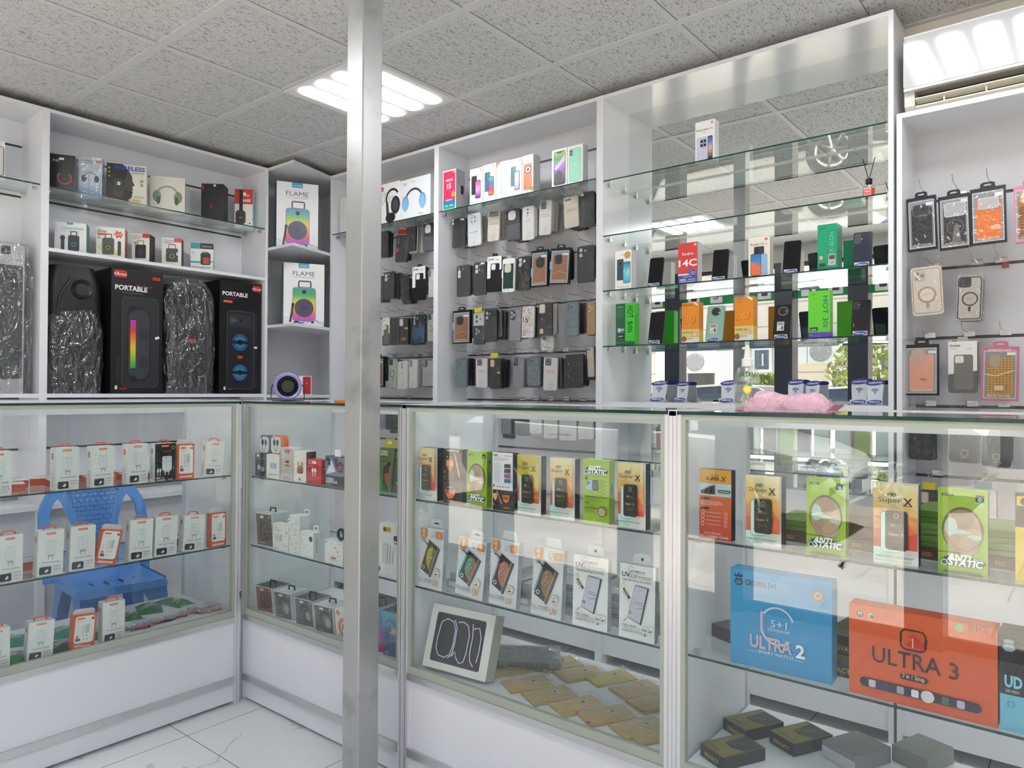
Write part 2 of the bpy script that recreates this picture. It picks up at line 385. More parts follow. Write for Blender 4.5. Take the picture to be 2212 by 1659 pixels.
o = mb.build('support_post', bevel=0); o.location = (-1.9085, 1.563, 0)
tag(o, 'square brushed steel post rising to the ceiling in front of the counters', 'post')
# ================================================================== wall cabinets
TH = 0.018
GRV = [0.19 + 0.27 * k for k in range(10)]
GRVM = M((0.10, 0.10, 0.11), 0.35, 0.5, name='slat_groove_metal')
def slats(mb, ax, c, a0, a1, z0, z1, m, face_dir):
    """grooved board: boards between dark metal-lined grooves; c is the board's front plane"""
    cuts = [z0] + [g for g in [1.0, 1.27, 1.535, 1.805, 2.07, 2.335, 2.60] if z0 + 0.03 < g < z1 - 0.03] + [z1]
    for i in range(len(cuts) - 1):
        a, b_ = cuts[i] + (0.006 if i else 0), cuts[i + 1] - (0.006 if i < len(cuts) - 2 else 0)
        if ax == 'y': mb.box((a0, c, a), (a1, c + 0.012, b_), m)
        else: mb.box((c - 0.012, a0, a), (c, a1, b_), m)
    if ax == 'y': mb.box((a0, c + 0.009, z0), (a1, c + 0.014, z1), GRVM)
    else: mb.box((c - 0.014, a0, z0), (c - 0.009, a1, z1), GRVM)
def glass_shelf(parent, a, b_, front, name='glass_shelf'):
    """a 6 mm glass plate; the face towards the room gets the green cut edge"""
    kw = {k: GEDGE for k in front}
    return MB().box(a, b_, GLASS, **kw).build(name, parent)
CHR = M((0.55, 0.55, 0.56), 0.25, 0.9, name='chrome_bracket')
def bracket(parent, p):
    mb = MB(); x, y, z = p; mb.box((x - 0.008, y - 0.008, z - 0.016), (x + 0.008, y + 0.008, z - 0.0005), CHR); mb.tube([(x, y, z - 0.008), (x, y - 0.012, z - 0.008)], 0.004, CHR)
    return mb.build('shelf_bracket', parent)
CF, CB = 2.97, 3.222           # front and back plane of the cabinets on the back wall
def cab_b(label, x0, x1, ztop, slat=True):
    r = thing('display_cabinet', label, 'cabinet', ((x0 + x1) / 2, CF, 0), group='white wall cabinets'); r['_o'] = 0; del r['_o']
    ox, oy = (x0 + x1) / 2, CF
    def part(name, mb): return mb.build(name, r, loc=(-ox, -oy, 0))
    part('side_panel', MB().box((x0, CF, 0), (x0 + TH, YB - 0.003, ztop), WHITE2)); part('side_panel', MB().box((x1 - TH, CF, 0), (x1, YB - 0.003, ztop), WHITE2))
    part('top_panel', MB().box((x0 + TH, CF + 0.001, ztop - TH), (x1 - TH, YB - 0.003, ztop), WHITE2))
    if slat:
        mb = MB(); slats(mb, 'y', CB, x0 + TH, x1 - TH, 0.74, ztop - TH, GREYB, -1); part('back_panel', mb)
    mb = MB(); mb.box((x0 + TH, CF + 0.02, 0.06), (x1 - TH, YB - 0.003, 0.72), WHITE); part('base_unit', mb)
    mb = MB(); mb.box((x0 + TH, CF - 0.02, 0.72), (x1 - TH, YB - 0.003, 0.74), WHITE); part('ledge', mb)
    return r, part
B0, pt0 = cab_b('white grooved-board cabinet of phone cases directly behind the steel post', -3.972, -2.978, 2.752)
B1, pt1 = cab_b('white grooved-board cabinet of phone cases between post and phone display', -2.978, -1.866, 2.752)
B2, pt2 = cab_b('tall white mirror-backed cabinet with glass shelves of phones', -1.866, -0.585, 2.752, slat=False)
B3, pt3 = cab_b('lower white grooved-board cabinet under the air conditioner', -0.575, 0.75, 2.356)
for r, x0, x1 in ((B0, -3.972, -2.978), (B1, -2.978, -1.866)):
    ox = (x0 + x1) / 2
    glass_shelf(r, (x0 + TH + 0.004 - ox, 0.0, 2.352), (x1 - TH - 0.004 - ox, 0.24, 2.358), 'f')
    for s in (x0 + TH + 0.012, x1 - TH - 0.012):
        for y in (0.04, 0.19): bracket(r, (s - ox, y, 2.352))
ox = (-1.866 - 0.585) / 2
MB().box((-1.866 + TH - ox, CB - CF - 0.004, 0.9), (-0.585 - TH - ox, CB - CF, 2.734), M((0.5, 0.5, 0.5), 0.5), f=MIRR).build('mirror_back', B2)
MB().box((-1.866 + TH - ox, CB - CF, 0.74), (-0.585 - TH - ox, CB - CF + 0.018, 2.734), WHITE).build('back_panel', B2)
B2Z = (2.337, 2.071, 1.806, 1.54)
for z in B2Z:
    glass_shelf(B2, (-1.866 + TH + 0.003 - ox, 0.0, z - 0.006), (-0.585 - TH - 0.003 - ox, 0.225, z), 'f')
    for s in (-1.866 + TH + 0.009, -0.585 - TH - 0.009):
        for y in (0.05, 0.19): bracket(B2, (s - ox, y, z - 0.006))
MB().box((-1.866 + TH - ox, 0.005, 1.255), (-0.585 - TH - ox, CB - CF - 0.006, 1.273), WHITE2).build('display_shelf', B2)
for z in (1.0,):
    glass_shelf(B2, (-1.866 + TH + 0.003 - ox, 0.0, z - 0.006), (-0.585 - TH - 0.003 - ox, 0.225, z), 'f')
# ---- cabinets on the left wall
AF, AB = -4.14, -4.424
def cab_a(label, y0, y1, ztop):
    r = thing('display_cabinet', label, 'cabinet', (AF, (y0 + y1) / 2, 0), group='white wall cabinets')
    def part(name, mb): return mb.build(name, r, loc=(-AF, -(y0 + y1) / 2, 0))
    for a, b_ in ((y0, y0 + TH), (y1 - TH, y1)): part('side_panel', MB().box((XL + 0.003, a, 0), (AF, b_, ztop), WHITE))
    part('top_panel', MB().box((XL + 0.003, y0 + TH, ztop - TH), (AF - 0.001, y1 - TH, ztop), WHITE))
    mb = MB(); slats(mb, 'x', AB, y0 + TH, y1 - TH, 0.75, ztop - TH, WHITE, 1); part('back_panel', mb)
    part('base_shelf', MB().box((AB, y0 + TH, 1.276), (AF - 0.001, y1 - TH, 1.296), WHITE))
    part('base_unit', MB().box((AB, y0 + TH, 0.06), (AF - 0.03, y1 - TH, 0.71), GREYB)); part('ledge', MB().box((AB, y0 + TH, 0.71), (AF + 0.01, y1 - TH, 0.735), WHITE))
    o = glass_shelf(r, (AB + 0.004 - AF, y0 + TH + 0.004 - (y0 + y1) / 2, 2.349), (-0.004, y1 - TH - 0.004 - (y0 + y1) / 2, 2.356), 'r')
    for y in (y0 + TH + 0.012, y1 - TH - 0.012):
        for x in (-0.05, -0.22): bracket(r, (x, y - (y0 + y1) / 2, 2.349))
    return r, part
A2, pa2 = cab_a('white cabinet on the left wall holding headphone boxes and big black speakers', 1.345, 2.612, 2.748)
A1, pa1 = cab_a('white cabinet cut by the left picture edge with a bagged grey speaker', 0.10, 1.345, 2.748)
pa2('middle_shelf', MB().box((AB, 1.345 + TH, 2.022), (AF - 0.001, 2.612 - TH, 2.04), WHITE))
# ---- corner shelves
r = thing('corner_shelf_unit', 'white open corner shelves between the two rows of cabinets', 'shelf unit', (-4.0, 2.75, 0))
def cpart(name, mb, sm=False): return mb.build(name, r, loc=(4.0, -2.75, 0))
OUT = [(XL + 0.02, 2.615), (-3.872, 2.615), (-3.974, 2.97), (-3.974, 3.225), (XL + 0.02, 3.225)]
for z in (2.752, 2.236, 1.738, 1.29): cpart('shelf', MB().prism(OUT, z - TH, z, WHITE, axis='z'))
cpart('back_panel', MB().box((XL + 0.003, 2.615, 0), (XL + 0.019, 3.226, 2.734), WHITE)); cpart('back_panel', MB().box((XL + 0.019, 3.226, 0), (-3.974, 3.242, 2.734), WHITE))
# ================================================================== glass counters
def counter(label, w, d, h=1.272, lite_left=False, lite_right=False, shelves=(0.657, 0.951)):
    """front at local y = 0 facing -y, origin at the floor under the left front corner"""
    r = thing('glass_counter', label, 'counter', group='aluminium framed glass counters')
    def part(name, mb, bv=0.0): return mb.build(name, r, bevel=bv)
    P = 0.022
    for x, y in ((0, 0), (w - P, 0), (0, d - P), (w - P, d - P)):
        mb = MB(); mb.box((x, y, 0), (x + P, y + P, h), ALUW)
        if y == 0: mb.box((x + 0.009, y - 0.0012, 0.0), (x + 0.013, y, h), ALU)
        part('post', mb)
    part('front_panel', MB().box((P, 0.008, 0.012), (w - P, 0.018, 0.366), WHITE))
    part('rail', MB().box((P, -0.004, 0.345), (w - P, 0.008, 0.367), ALU)); part('rail', MB().box((P, -0.004, 0.088), (w - P, 0.008, 0.115), ALU))
    part('deck', MB().box((P, 0.019, 0.362), (w - P, d, 0.380), WHITE))
    G = 0.012
    mb = MB(); mb.box((P, 0.001, 0.367), (w - P, 0.019, 0.392), GASK); mb.box((P, 0.001, h - 0.022), (w - P, 0.014, h - 0.009), GASK)
    mb.box((P, 0.001, 0.392), (P + G, 0.019, h - 0.022), GASK); mb.box((w - P - G, 0.001, 0.392), (w - P, 0.019, h - 0.022), GASK); part('glazing_strip', mb)
    part('front_glass', MB().box((P + G, 0.006, 0.392), (w - P - G, 0.011, h - 0.022), PANE))
    for s, lite in ((0, lite_left), (1, lite_right)):
        x0, x1 = (P * 0.3, P * 0.3 + 0.010) if s == 0 else (w - P * 0.3 - 0.010, w - P * 0.3)
        part('side_panel', MB().box((x0, P, 0.012), (x1, d - P, 0.38), WHITE)); part('side_glass' if lite else 'side_panel', MB().box((x0, P, 0.38), (x1, d - P, h - 0.012), PANE if lite else WHITE))
    part('rear_rail', MB().box((P, d - 0.02, h - 0.056), (w - P, d, h - 0.009), WHITE)); 
    part('top_glass', MB().box((0.012, -0.003, h - 0.0085), (w - 0.012, d - 0.014, h), GLASS, f=GEDGE, k=GEDGE))
    mb = MB(); mb.box((0, 0.0, h - 0.012), (0.012, d, h + 0.003), ALUW); mb.box((w - 0.012, 0.0, h - 0.012), (w, d, h + 0.003), ALUW); mb.box((0.012, d - 0.014, h - 0.009), (w - 0.012, d, h + 0.003), ALUW); part('top_frame', mb)
    for z in shelves:
        MB().box((P + 0.006, 0.028, z - 0.006), (w - P - 0.006, d - 0.03, z), GLASS, f=GEDGE, k=GEDGE).build('glass_shelf', r)
        for x in (P + 0.006, w - P - 0.006):
            for y in (0.09, d - 0.09): bracket(r, (x, y, z - 0.006))
    return r
CFY = 1.684; CFX = -2.819
c1 = counter('glass counter of earphones half hidden behind the steel post', 1.018, 0.47); c1.location = (-2.853, CFY, 0)
c2 = counter('glass counter right of the steel post with tempered glass boxes', 0.996, 0.47); c2.location = (-1.834, CFY, 0)
c3 = counter('rightmost glass counter with blue and orange smartwatch boxes', 1.15, 0.47); c3.location = (-0.837, CFY, 0)
ca = counter('glass counter on the left filled with charger boxes', 0.990, 0.46, shelves=(0.665, 0.960)); ca.location = (CFX, 0.668, 0); ca.rotation_euler = (0, 0, PI / 2)
# ================================================================== street behind the camera, seen in the mirror and the counter glass
def mon(u, v, val, ym=3.218):
    """point on the street plane y = val that the cabinet mirror shows at that place"""
    d = FW + RT * ((u - 1106.0) / FPX) - UP * ((v - 829.5) / FPX); o = Vector((0, 2 * ym, CAMH)); d = Vector((d.x, -d.y, d.z))
    return o + d * ((val - o.y) / d.y)
pm, t, b, out = nodes('sandy_pavers')
tc = t.nodes.new('ShaderNodeTexCoord'); br = t.nodes.new('ShaderNodeTexBrick'); br.inputs['Scale'].default_value = 1.0; br.inputs['Brick Width'].default_value = 0.9; br.inputs['Row Height'].default_value = 0.45; br.inputs['Mortar Size'].default_value = 0.008
br.inputs['Color1'].default_value = (0.46, 0.40, 0.34, 1); br.inputs['Color2'].default_value = (0.42, 0.365, 0.31, 1); br.inputs['Mortar'].default_value = (0.24, 0.21, 0.19, 1)
nz = t.nodes.new('ShaderNodeTexNoise'); nz.inputs['Scale'].default_value = 1.5; nz.inputs['Detail'].default_value = 5
t.links.new(tc.outputs['Object'], br.inputs['Vector']); t.links.new(tc.outputs['Object'], nz.inputs['Vector'])
mx = t.nodes.new('ShaderNodeMixRGB'); mx.blend_type = 'OVERLAY'; mx.inputs[0].default_value = 0.5; t.links.new(br.outputs[0], mx.inputs[1]); t.links.new(nz.outputs[0], mx.inputs[2])
t.links.new(mx.outputs[0], b.inputs['Base Color']); b.inputs['Roughness'].default_value = 0.9
struct(MB().box((-40, -40, -0.1), (25, YF - 0.1, -0.02), pm).build('ground'))
struct(MB().box((XL - 0.6, YF - 0.35, 2.95), (XR + 0.6, YF - 0.1, 3.05), WP).build('added_sun_canopy'))  # unseen canopy added to keep direct sun out of the shop
BW, t, b, out = nodes('cream_panel_facade')
tc = t.nodes.new('ShaderNodeTexCoord'); sx = t.nodes.new('ShaderNodeSeparateXYZ'); t.links.new(tc.outputs['Object'], sx.inputs[0])
ln = grid_line(t, sx.outputs[2], 0, 0.62, 0.012); m2 = t.nodes.new('ShaderNodeMixRGB'); m2.inputs[1].default_value = (0.66, 0.60, 0.53, 1); m2.inputs[2].default_value = (0.3, 0.27, 0.24, 1)
t.links.new(ln, m2.inputs[0]); t.links.new(m2.outputs[0], b.inputs['Base Color']); b.inputs['Roughness'].default_value = 0.8
BY = -13.0
bd = thing('building', 'cream panelled building across the street, mirrored behind the phones', 'building', (-8, BY, -0.02))
def bp_(name, mb): return mb.build(name, bd, loc=(8, -BY, 0.02))
bp_('wall', MB().box((-26, BY - 0.5, -0.02), (12, BY, 7.5), BW))
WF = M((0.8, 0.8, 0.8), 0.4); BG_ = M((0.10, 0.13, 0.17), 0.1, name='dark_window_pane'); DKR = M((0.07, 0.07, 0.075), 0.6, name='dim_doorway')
def window(u0, u1, v0, v1):
    a, c = mon(u1, v1, BY), mon(u0, v0, BY); x0, x1 = min(a.x, c.x), max(a.x, c.x); z0, z1 = a.z, c.z
    mb = MB(); mb.box((x0 - 0.08, BY, z0 - 0.08), (x1 + 0.08, BY + 0.05, z1 + 0.08), WF); mb.box((x0 + 0.2, BY, z0 + .1), (x0 + 0.24, BY + 0.07, z1 - .1), WF); f = bp_('window', mb)
    g = MB().box((x0, BY + 0.052, z0), (x1, BY + 0.06, z1), BG_).build('pane', f)
window(1632, 1662, 757, 798); window(1800, 1824, 802, 838); window(1905, 1935, 760, 800)
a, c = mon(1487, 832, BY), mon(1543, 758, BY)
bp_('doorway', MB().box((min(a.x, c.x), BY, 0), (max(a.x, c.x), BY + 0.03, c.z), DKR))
for k, (u0, u1) in enumerate(((1419, 1452), (1548, 1584))):
    a, c = mon(u0, 842, BY + 1), mon(u1, 756, BY + 1); g = thing('bar_gate', ('white barred gate left of the dark doorway across the street', 'white barred gate right of the dark doorway across the street')[k], 'gate', ((a.x + c.x) / 2, BY + 1, -0.02))
    x0, x1 = min(a.x, c.x), max(a.x, c.x); n = 9; mb = MB(); w = (x1 - x0)
    for i in range(n): xx = -w / 2 + w * i / (n - 1); mb.box((xx - 0.025, -0.02, 0), (xx + 0.025, 0.02, c.z), WF)
    mb.build('bars', g); MB().box((-w / 2, -0.03, c.z * 0.5), (w / 2, 0.03, c.z * 0.5 + 0.08), WF).build('crossbar', g)
def ac_out(u, v, label, y=BY):
    p = mon(u, v, y); r = thing('outdoor_ac_unit', label, 'outdoor unit', (p.x, y + 0.02, p.z - 0.3), group='outdoor units on the facade across the street')
    MB().box((-0.42, 0, 0), (0.42, 0.32, 0.6), M((0.72, 0.72, 0.72), 0.5)).build('casing', r, bevel=0.02)
    mb = MB(); mb.lathe([(0.0, 0.325), (0.23, 0.325), (0.25, 0.34), (0.27, 0.325), (0.28, 0.318)], M((0.35, 0.35, 0.36), 0.5), 24, 'y', (-0.1, 0, 0.3)); mb.build('fan_grille', r)
    mb = MB()
    for k in range(8): a_ = k * PI / 4; mb.box((-0.105 + 0.2 * math.cos(a_) - 0.01, 0.32, 0.3 + 0.2 * math.sin(a_) - 0.01), (-0.095 + 0.2 * math.cos(a_), 0.345, 0.31 + 0.2 * math.sin(a_)), WF)
    mb.build('guard', r); return r
ac_out(1716, 762, 'outdoor air conditioner unit nearest the dark mullion in the mirror'); ac_out(1790, 760, 'outdoor air conditioner unit right of its twin in the mirror')
ac_out(1520, 783, 'outdoor air conditioner unit inside the dark doorway', BY + 0.4)
# shrubs
LEAF = [M((0.16, 0.20, 0.05), 0.7, name='olive_leaf'), M((0.26, 0.29, 0.08), 0.7, name='yellow_green_leaf')]
def bush(p, rad, h, label):
    r = thing('tree', label, 'tree', (p.x, p.y, -0.02)); rnd = random.Random(int(rad * 100)); mb = MB()
    for i in range(1500):
        a_, zf = rnd.uniform(0, 2 * PI), rnd.random(); rr = rad * math.sqrt(max(0.03, 1 - (2 * zf - 0.8) ** 2 / 1.6)) * rnd.uniform(0.55, 1.0)
        q = Vector((rr * math.cos(a_), rr * math.sin(a_), 0.5 + zf * (h - 0.5))); s = rnd.uniform(0.05, 0.11); n1 = Vector((rnd.gauss(0, 1), rnd.gauss(0, 1), rnd.gauss(0, 1))).normalized(); n2 = n1.orthogonal()
        mb.poly([q - n1 * s, q + n2 * s * 0.5, q + n1 * s, q - n2 * s * 0.5], LEAF[i % 2])
    mb.build('foliage', r); MB().tube([(0, 0, 0), (0.03, 0, 0.6), (0, 0, h * 0.7)], [0.09, 0.07, 0.03], M((0.12, 0.08, 0.05), 0.8)).build('trunk', r)
bush(mon(1655, 838, -10.8), 0.75, 1.75, 'small green tree behind the spray bottle in the mirror')
bush(mon(1897, 840, -10.6), 1.1, 2.7, 'yellow green tree at the right edge of the mirror')
# cars
CW = M((0.80, 0.80, 0.79), 0.18, name='white_car_paint'); CG = M((0.02, 0.025, 0.03), 0.04, name='car_glass'); TY = M((0.02, 0.02, 0.02), 0.7); CHM = M((0.7, 0.7, 0.7), 0.15, 1.0)
def make_car(label):
    r = thing('car', label, 'car', group='parked white cars')
    ST = [(-2.25, .45, .92, .72), (-2.1, .3, 1.02, .82), (-1.3, .24, 1.05, .88), (-.3, .22, 1.02, .9), (.7, .22, 1.0, .9), (1.3, .24, .95, .89), (1.8, .26, .86, .85), (2.15, .3, .74, .74), (2.27, .42, .62, .58)]
    mb = MB(); S = []
    for x, zb, zt, hw in ST:
        half = [(hw * .85, zb), (hw, zb + .14), (hw, zt - .22), (hw * .95, zt - .07), (hw * .72, zt), (0.0, zt + .03)]
        S.append([(x, y, z) for y, z in half] + [(x, -y, z) for y, z in half[-2::-1]])
    n = len(S[0]); vs = [q for g in S for q in g]; fs = []
    for i in range(len(S) - 1):
        for k in range(n): fs.append((i * n + k, i * n + (k + 1) % n, (i + 1) * n + (k + 1) % n, (i + 1) * n + k))
    fs += [tuple(range(n)), tuple(range(len(S) * n - 1, (len(S) - 1) * n - 1, -1))]
    mb.add(vs, fs, CW)
    bo = mb.build('body', r, smooth=True)
    mb = MB(); G = [(-1.85, 1.04, .70, .70), (-1.15, 1.40, .80, .62), (-.2, 1.46, .82, .62), (.35, 1.43, .82, .62), (1.2, 0.98, .74, .72)]
    for i in range(4):
        (xa, za, ba, ta), (xb, zb_, bb, tb) = G[i], G[i + 1]
        mb.poly([(xa, -ta, za), (xb, -tb, zb_), (xb, tb, zb_), (xa, ta, za)], CW if i in (1, 2) else CG)
        for s in (-1, 1): mb.poly([(xa, s * ba, 1.0), (xb, s * bb, 1.0), (xb, s * tb, zb_ - 0.03 * (i < 3)), (xa, s * ta, za - 0.03 * (i > 0))], CG); mb.poly([(xa, s * ta, za), (xb, s * tb, zb_), (xb, s * tb, zb_ - 0.03), (xa, s * ta, za - 0.03)], CW)
    mb.build('cabin', r, smooth=False)
    for x in (-1.35, 1.4):
        for s in (-1, 1):
            mb = MB(); mb.lathe([(.0, s * .9), (.2, s * .9), (.22, s * .915), (.32, s * .92), (.33, s * .9), (.33, s * .7), (0, s * .7)], TY, 28, 'y', (x, 0, .33)); w = mb.build('wheel', r, smooth=True)
            mb = MB(); mb.lathe([(.19, s * .916), (.215, s * .922), (.22, s * .912)], CHM, 28, 'y', (x, 0, .33))
            for k in range(7):
                a_ = k * 2 * PI / 7; mb.tube([(x, s * .92, .33), (x + .2 * math.cos(a_), s * .918, .33 + .2 * math.sin(a_))], .022, CHM, 6)
            mb.build('rim', w)
    for s in (-1, 1):
        mb = MB(); mb.poly([(2.24, s * .62, .60), (2.05, s * .785, .66), (1.9, s * .80, .77), (2.16, s * .60, .72)], CHM); mb.build('headlight', r, loc=(0.012, s * 0.012, 0.005))
        for x in (-.55, .45): MB().box((x - .1, s * .905 - .015, .86), (x + .1, s * .905 + .015, .885), CHM).build('door_handle', r)
        MB().box((.85, s * .98 - .1, .98), (1.0, s * .98 + .06, 1.1), CW).build('side_mirror', r, bevel=0.03)
    MB().box((2.25, -.45, .43), (2.29, .45, .58), M((0.03, 0.03, 0.03), 0.4)).build('grille', r)
    MB().box((2.29, -.26, .44), (2.30, .26, .55), M((0.75, 0.78, 0.75), 0.4)).build('license_plate', r)
    return r
car = make_car('white saloon car parked close outside, mirrored in the counter glass'); car.location = (-3.95, -3.95, -0.02)
dup(car, (-3.2, -6.9, -0.02), rz=PI, label='white car farther across the street, low in the mirror')

# sticker strips with accessory pictures along the top of the shop window
SG = M('#1f8f52', 0.5, name='sticker_green')
for n, lb in ((0, 'green and white picture sticker strip in the window bay nearest the left wall'), (1, 'green and white picture sticker strip in the wide second window bay'), (2, 'green and white picture sticker strip in the narrow third window bay'), (3, 'green and white picture sticker strip in the fourth window bay')):
    a, c_ = PX[n] + 0.09, PX[n + 1] - 0.09; w = c_ - a; mb = MB(); y = YF - 0.062; z0, z1 = 2.26, 2.43
    if w < 0.2: continue
    mb.box((-w / 2, 0, z0), (w / 2, 0.0008, z1), SG); k = max(2, int(w / 0.21)); st = w / k
    fm = lambda x, z, q: (w / 2 - x, 0.0012 + 0.0003 * q, z0 + z)
    for i in range(k):
        u = (i + 0.5) / k; hw = 0.068 / w; art(mb, fm, w, z1 - z0, [('rr', u - hw, 0.10, u + hw, 0.92, 0.012 / w, '#e9ebe8')] + [[('rr', u - hw * .5, 0.3, u + hw * .45, 0.75, 0.01 / w, '#3a3c40')], [('l', [(u - hw * .5, .3), (u, .6), (u + hw * .5, .7)], 0.018 / w, '#3a3c40'), ('c', u + hw * .4, .68, .02 / w, '#3a3c40')], [('l', [(u - hw * .4, .7), (u - hw * .1, .35), (u + hw * .5, .4)], 0.014 / w, '#4a4c50')]][i % 3])
    o = mb.build('sticker_strip'); o.location = ((a + c_) / 2, y, 0); tag(o, lb, 'sticker', 'sticker strips on the shop window')
# ================================================================== goods on the left wall
GS, MS, BS = 2.3562, 2.0402, 1.2962
def headphones(cx, cz, r, col, cup, th=0.05):
    """printed headphones: band arc and two cups"""
    return [('o', cx, cz, r, th, col, (5, 175)), ('e', cx - r, cz - r * 0.15, r * 0.42, r * 0.58, cup), ('e', cx + r, cz - r * 0.15, r * 0.42, r * 0.58, cup), ('e', cx - r * 0.95, cz - r * 0.15, r * 0.25, r * 0.4, '#2a2d33'), ('e', cx + r * 0.95, cz - r * 0.15, r * 0.25, r * 0.4, '#2a2d33')]
def hp(cx, cz, r, asp, col, cup):
    return [('o', cx, cz, r, 0.05, col, (0, 180)), ('e', cx - r, cz - 0.12 * r * asp, r * 0.40, r * 0.62, cup), ('e', cx + r, cz - 0.12 * r * asp, r * 0.40, r * 0.62, cup)]
AX = -4.285
carton('headphone_box', 'black headphone box with an orange arc print, against the cabinet side panel', 'box', 108, 162, 331, GS, 'x', AX, yaw=-0.5, d=0.07, col='#17161a', rcol='#77757c', lcol='#222',
       front=[('t', 'P47', 0.12, 0.80, 0.13, '#d8d8d8', {'a': 'l'}), ('r', 0.36, 0.86, 0.56, 0.92, '#e8e8e8'), ('o', 0.58, 0.40, 0.27, 0.06, '#d2452c', (-230, 50)), ('e', 0.34, 0.36, 0.06, 0.11, '#8e2a1c'), ('e', 0.84, 0.36, 0.06, 0.11, '#8e2a1c'), ('t', 'P47', 0.58, 0.37, 0.07, '#8a3a2c')])
o = carton('headphone_box', 'film wrapped pale blue headphone box second on the upper shelf', 'box', 170, 221, 337, GS, 'x', AX, yaw=-0.5, d=0.06, col='#c9d6e2', rcol='#5f86ac',
       front=[('g', 0.0, 0.0, 1, 0.34, ['#2f76b0', '#b9d0e4'], 8)] + hp(0.5, 0.50, 0.27, 0.5, '#6f9ccc', '#27406e') + [('r', 0.72, 0.88, 0.93, 0.94, '#e08a3c'), ('o', 0.28, 0.13, 0.10, 0.02, '#dfe9f2'), ('o', 0.72, 0.13, 0.10, 0.02, '#dfe9f2')] + lines(0.15, 0.90, 0.6, 2, 0.05, 0.02, '#6b86a4'))
w, d, h = DIM[o.name]; MB().box((-w / 2 - .003, -.003, -0), (w / 2 + .003, d + .003, h + .003), BAGB).build('shrink_wrap', o)
carton('headphone_box', 'headphone box printed with a bearded man in profile and blue WIRELESS title', 'box', 231, 317, 351, GS, 'x', AX, yaw=-0.5, d=0.08, col='#d9d6c6', rcol='#e4e2da',
       front=[('p', [(0, 0), (0.62, 0), (0.55, 0.12), (0.62, 0.2), (0.5, 0.34), (0.0, 0.4)], '#17130f'), ('r', 0, 0.3, 0.16, 1, '#15161a'), ('p', [(0.42, 0.98), (0.55, 0.85), (0.63, 0.72), (0.645, 0.60), (0.70, 0.50), (0.64, 0.46), (0.655, 0.40), (0.64, 0.36), (0.655, 0.32), (0.61, 0.22), (0.45, 0.16), (0.16, 0.2), (0.14, 0.95)], '#4a3a30'),
              ('p', [(0.40, 1.0), (0.52, 0.88), (0.46, 0.62), (0.36, 0.55), (0.14, 0.6), (0.14, 1.0)], '#1b1714'), ('p', [(0.62, 0.34), (0.64, 0.22), (0.50, 0.10), (0.40, 0.22), (0.46, 0.45), (0.54, 0.36)], '#1a130f'), ('e', 0.30, 0.50, 0.15, 0.18, '#15201f'), ('ro', 0.20, 0.40, 0.40, 0.62, 0.05, 0.015, '#3b6d6a'),
              ('r', 0.26, 0.47, 0.34, 0.56, '#cfd8d4'), ('t', 'WIRELESS', 0.56, 0.86, 0.115, '#2c4a9a', {'b': 0.03, 'w': 0.80}), ('t', 'HEADPHONES', 0.72, 0.79, 0.04, '#4a5a8a', {'w': 0.42}), ('t', 'SUPER', 0.70, 0.08, 0.08, '#c9b24a', {'b': 0.02}), ('t', 'METAL', 0.68, 0.01, 0.07, '#c9b24a', {'b': 0.02}), ('t', 'BE-STAR', 0.83, 0.20, 0.05, '#8a8a86'),
              ('c', 0.88, 0.62, 0.04, '#8e9a9a'), ('c', 0.88, 0.52, 0.04, '#8e9a9a'), ('c', 0.06, 0.88, 0.03, '#b89a4a'), ('c', 0.06, 0.78, 0.03, '#b89a4a'), ('c', 0.06, 0.68, 0.03, '#b89a4a')], right=[('o', 0.5, 0.45, 0.3, 0.12, '#8b928e')])
carton('headphone_box', 'cream box printed with pale green over-ear headphones', 'box', 324, 400, 378, GS, 'x', AX, yaw=-0.52, d=0.07, col='#dcd8cc', rcol='#bdb9b0',
       front=hp(0.5, 0.47, 0.30, 0.6, '#8f9a86', '#7c8f72') + [('o', 0.5, 0.47, 0.24, 0.012, '#b9beb0', (0, 180)), ('e', 0.24, 0.34, 0.06, 0.13, '#4e5d4a'), ('e', 0.76, 0.34, 0.06, 0.13, '#4e5d4a'), ('t', 'P9', 0.35, 0.92, 0.04, '#a8a49a')], right=lines(0.2, 0.8, 0.8, 6, 0.1, 0.03, '#7f7c74'))
carton('headphone_box', 'plain black box with a small red letter and deep right side', 'box', 435, 483, 396, GS, 'x', AX, yaw=-0.78, d=0.10, col='#1a1b20', rcol='#23242b', tcol='#2a2b30',
       front=[('r', 0.02, 0.84, 0.12, 0.96, '#b02a20'), ('r', 0.55, 0.93, 0.66, 0.98, '#d8d8d8'), ('o', 0.46, 0.40, 0.04, 0.02, '#d02a22'), ('r', 0.415, 0.38, 0.435, 0.50, '#d02a22'), ('r', 0.5, 0.03, 0.92, 0.05, '#8e2018')], right=[('r', 0.1, 0.05, 0.7, 0.07, '#5a2019')])
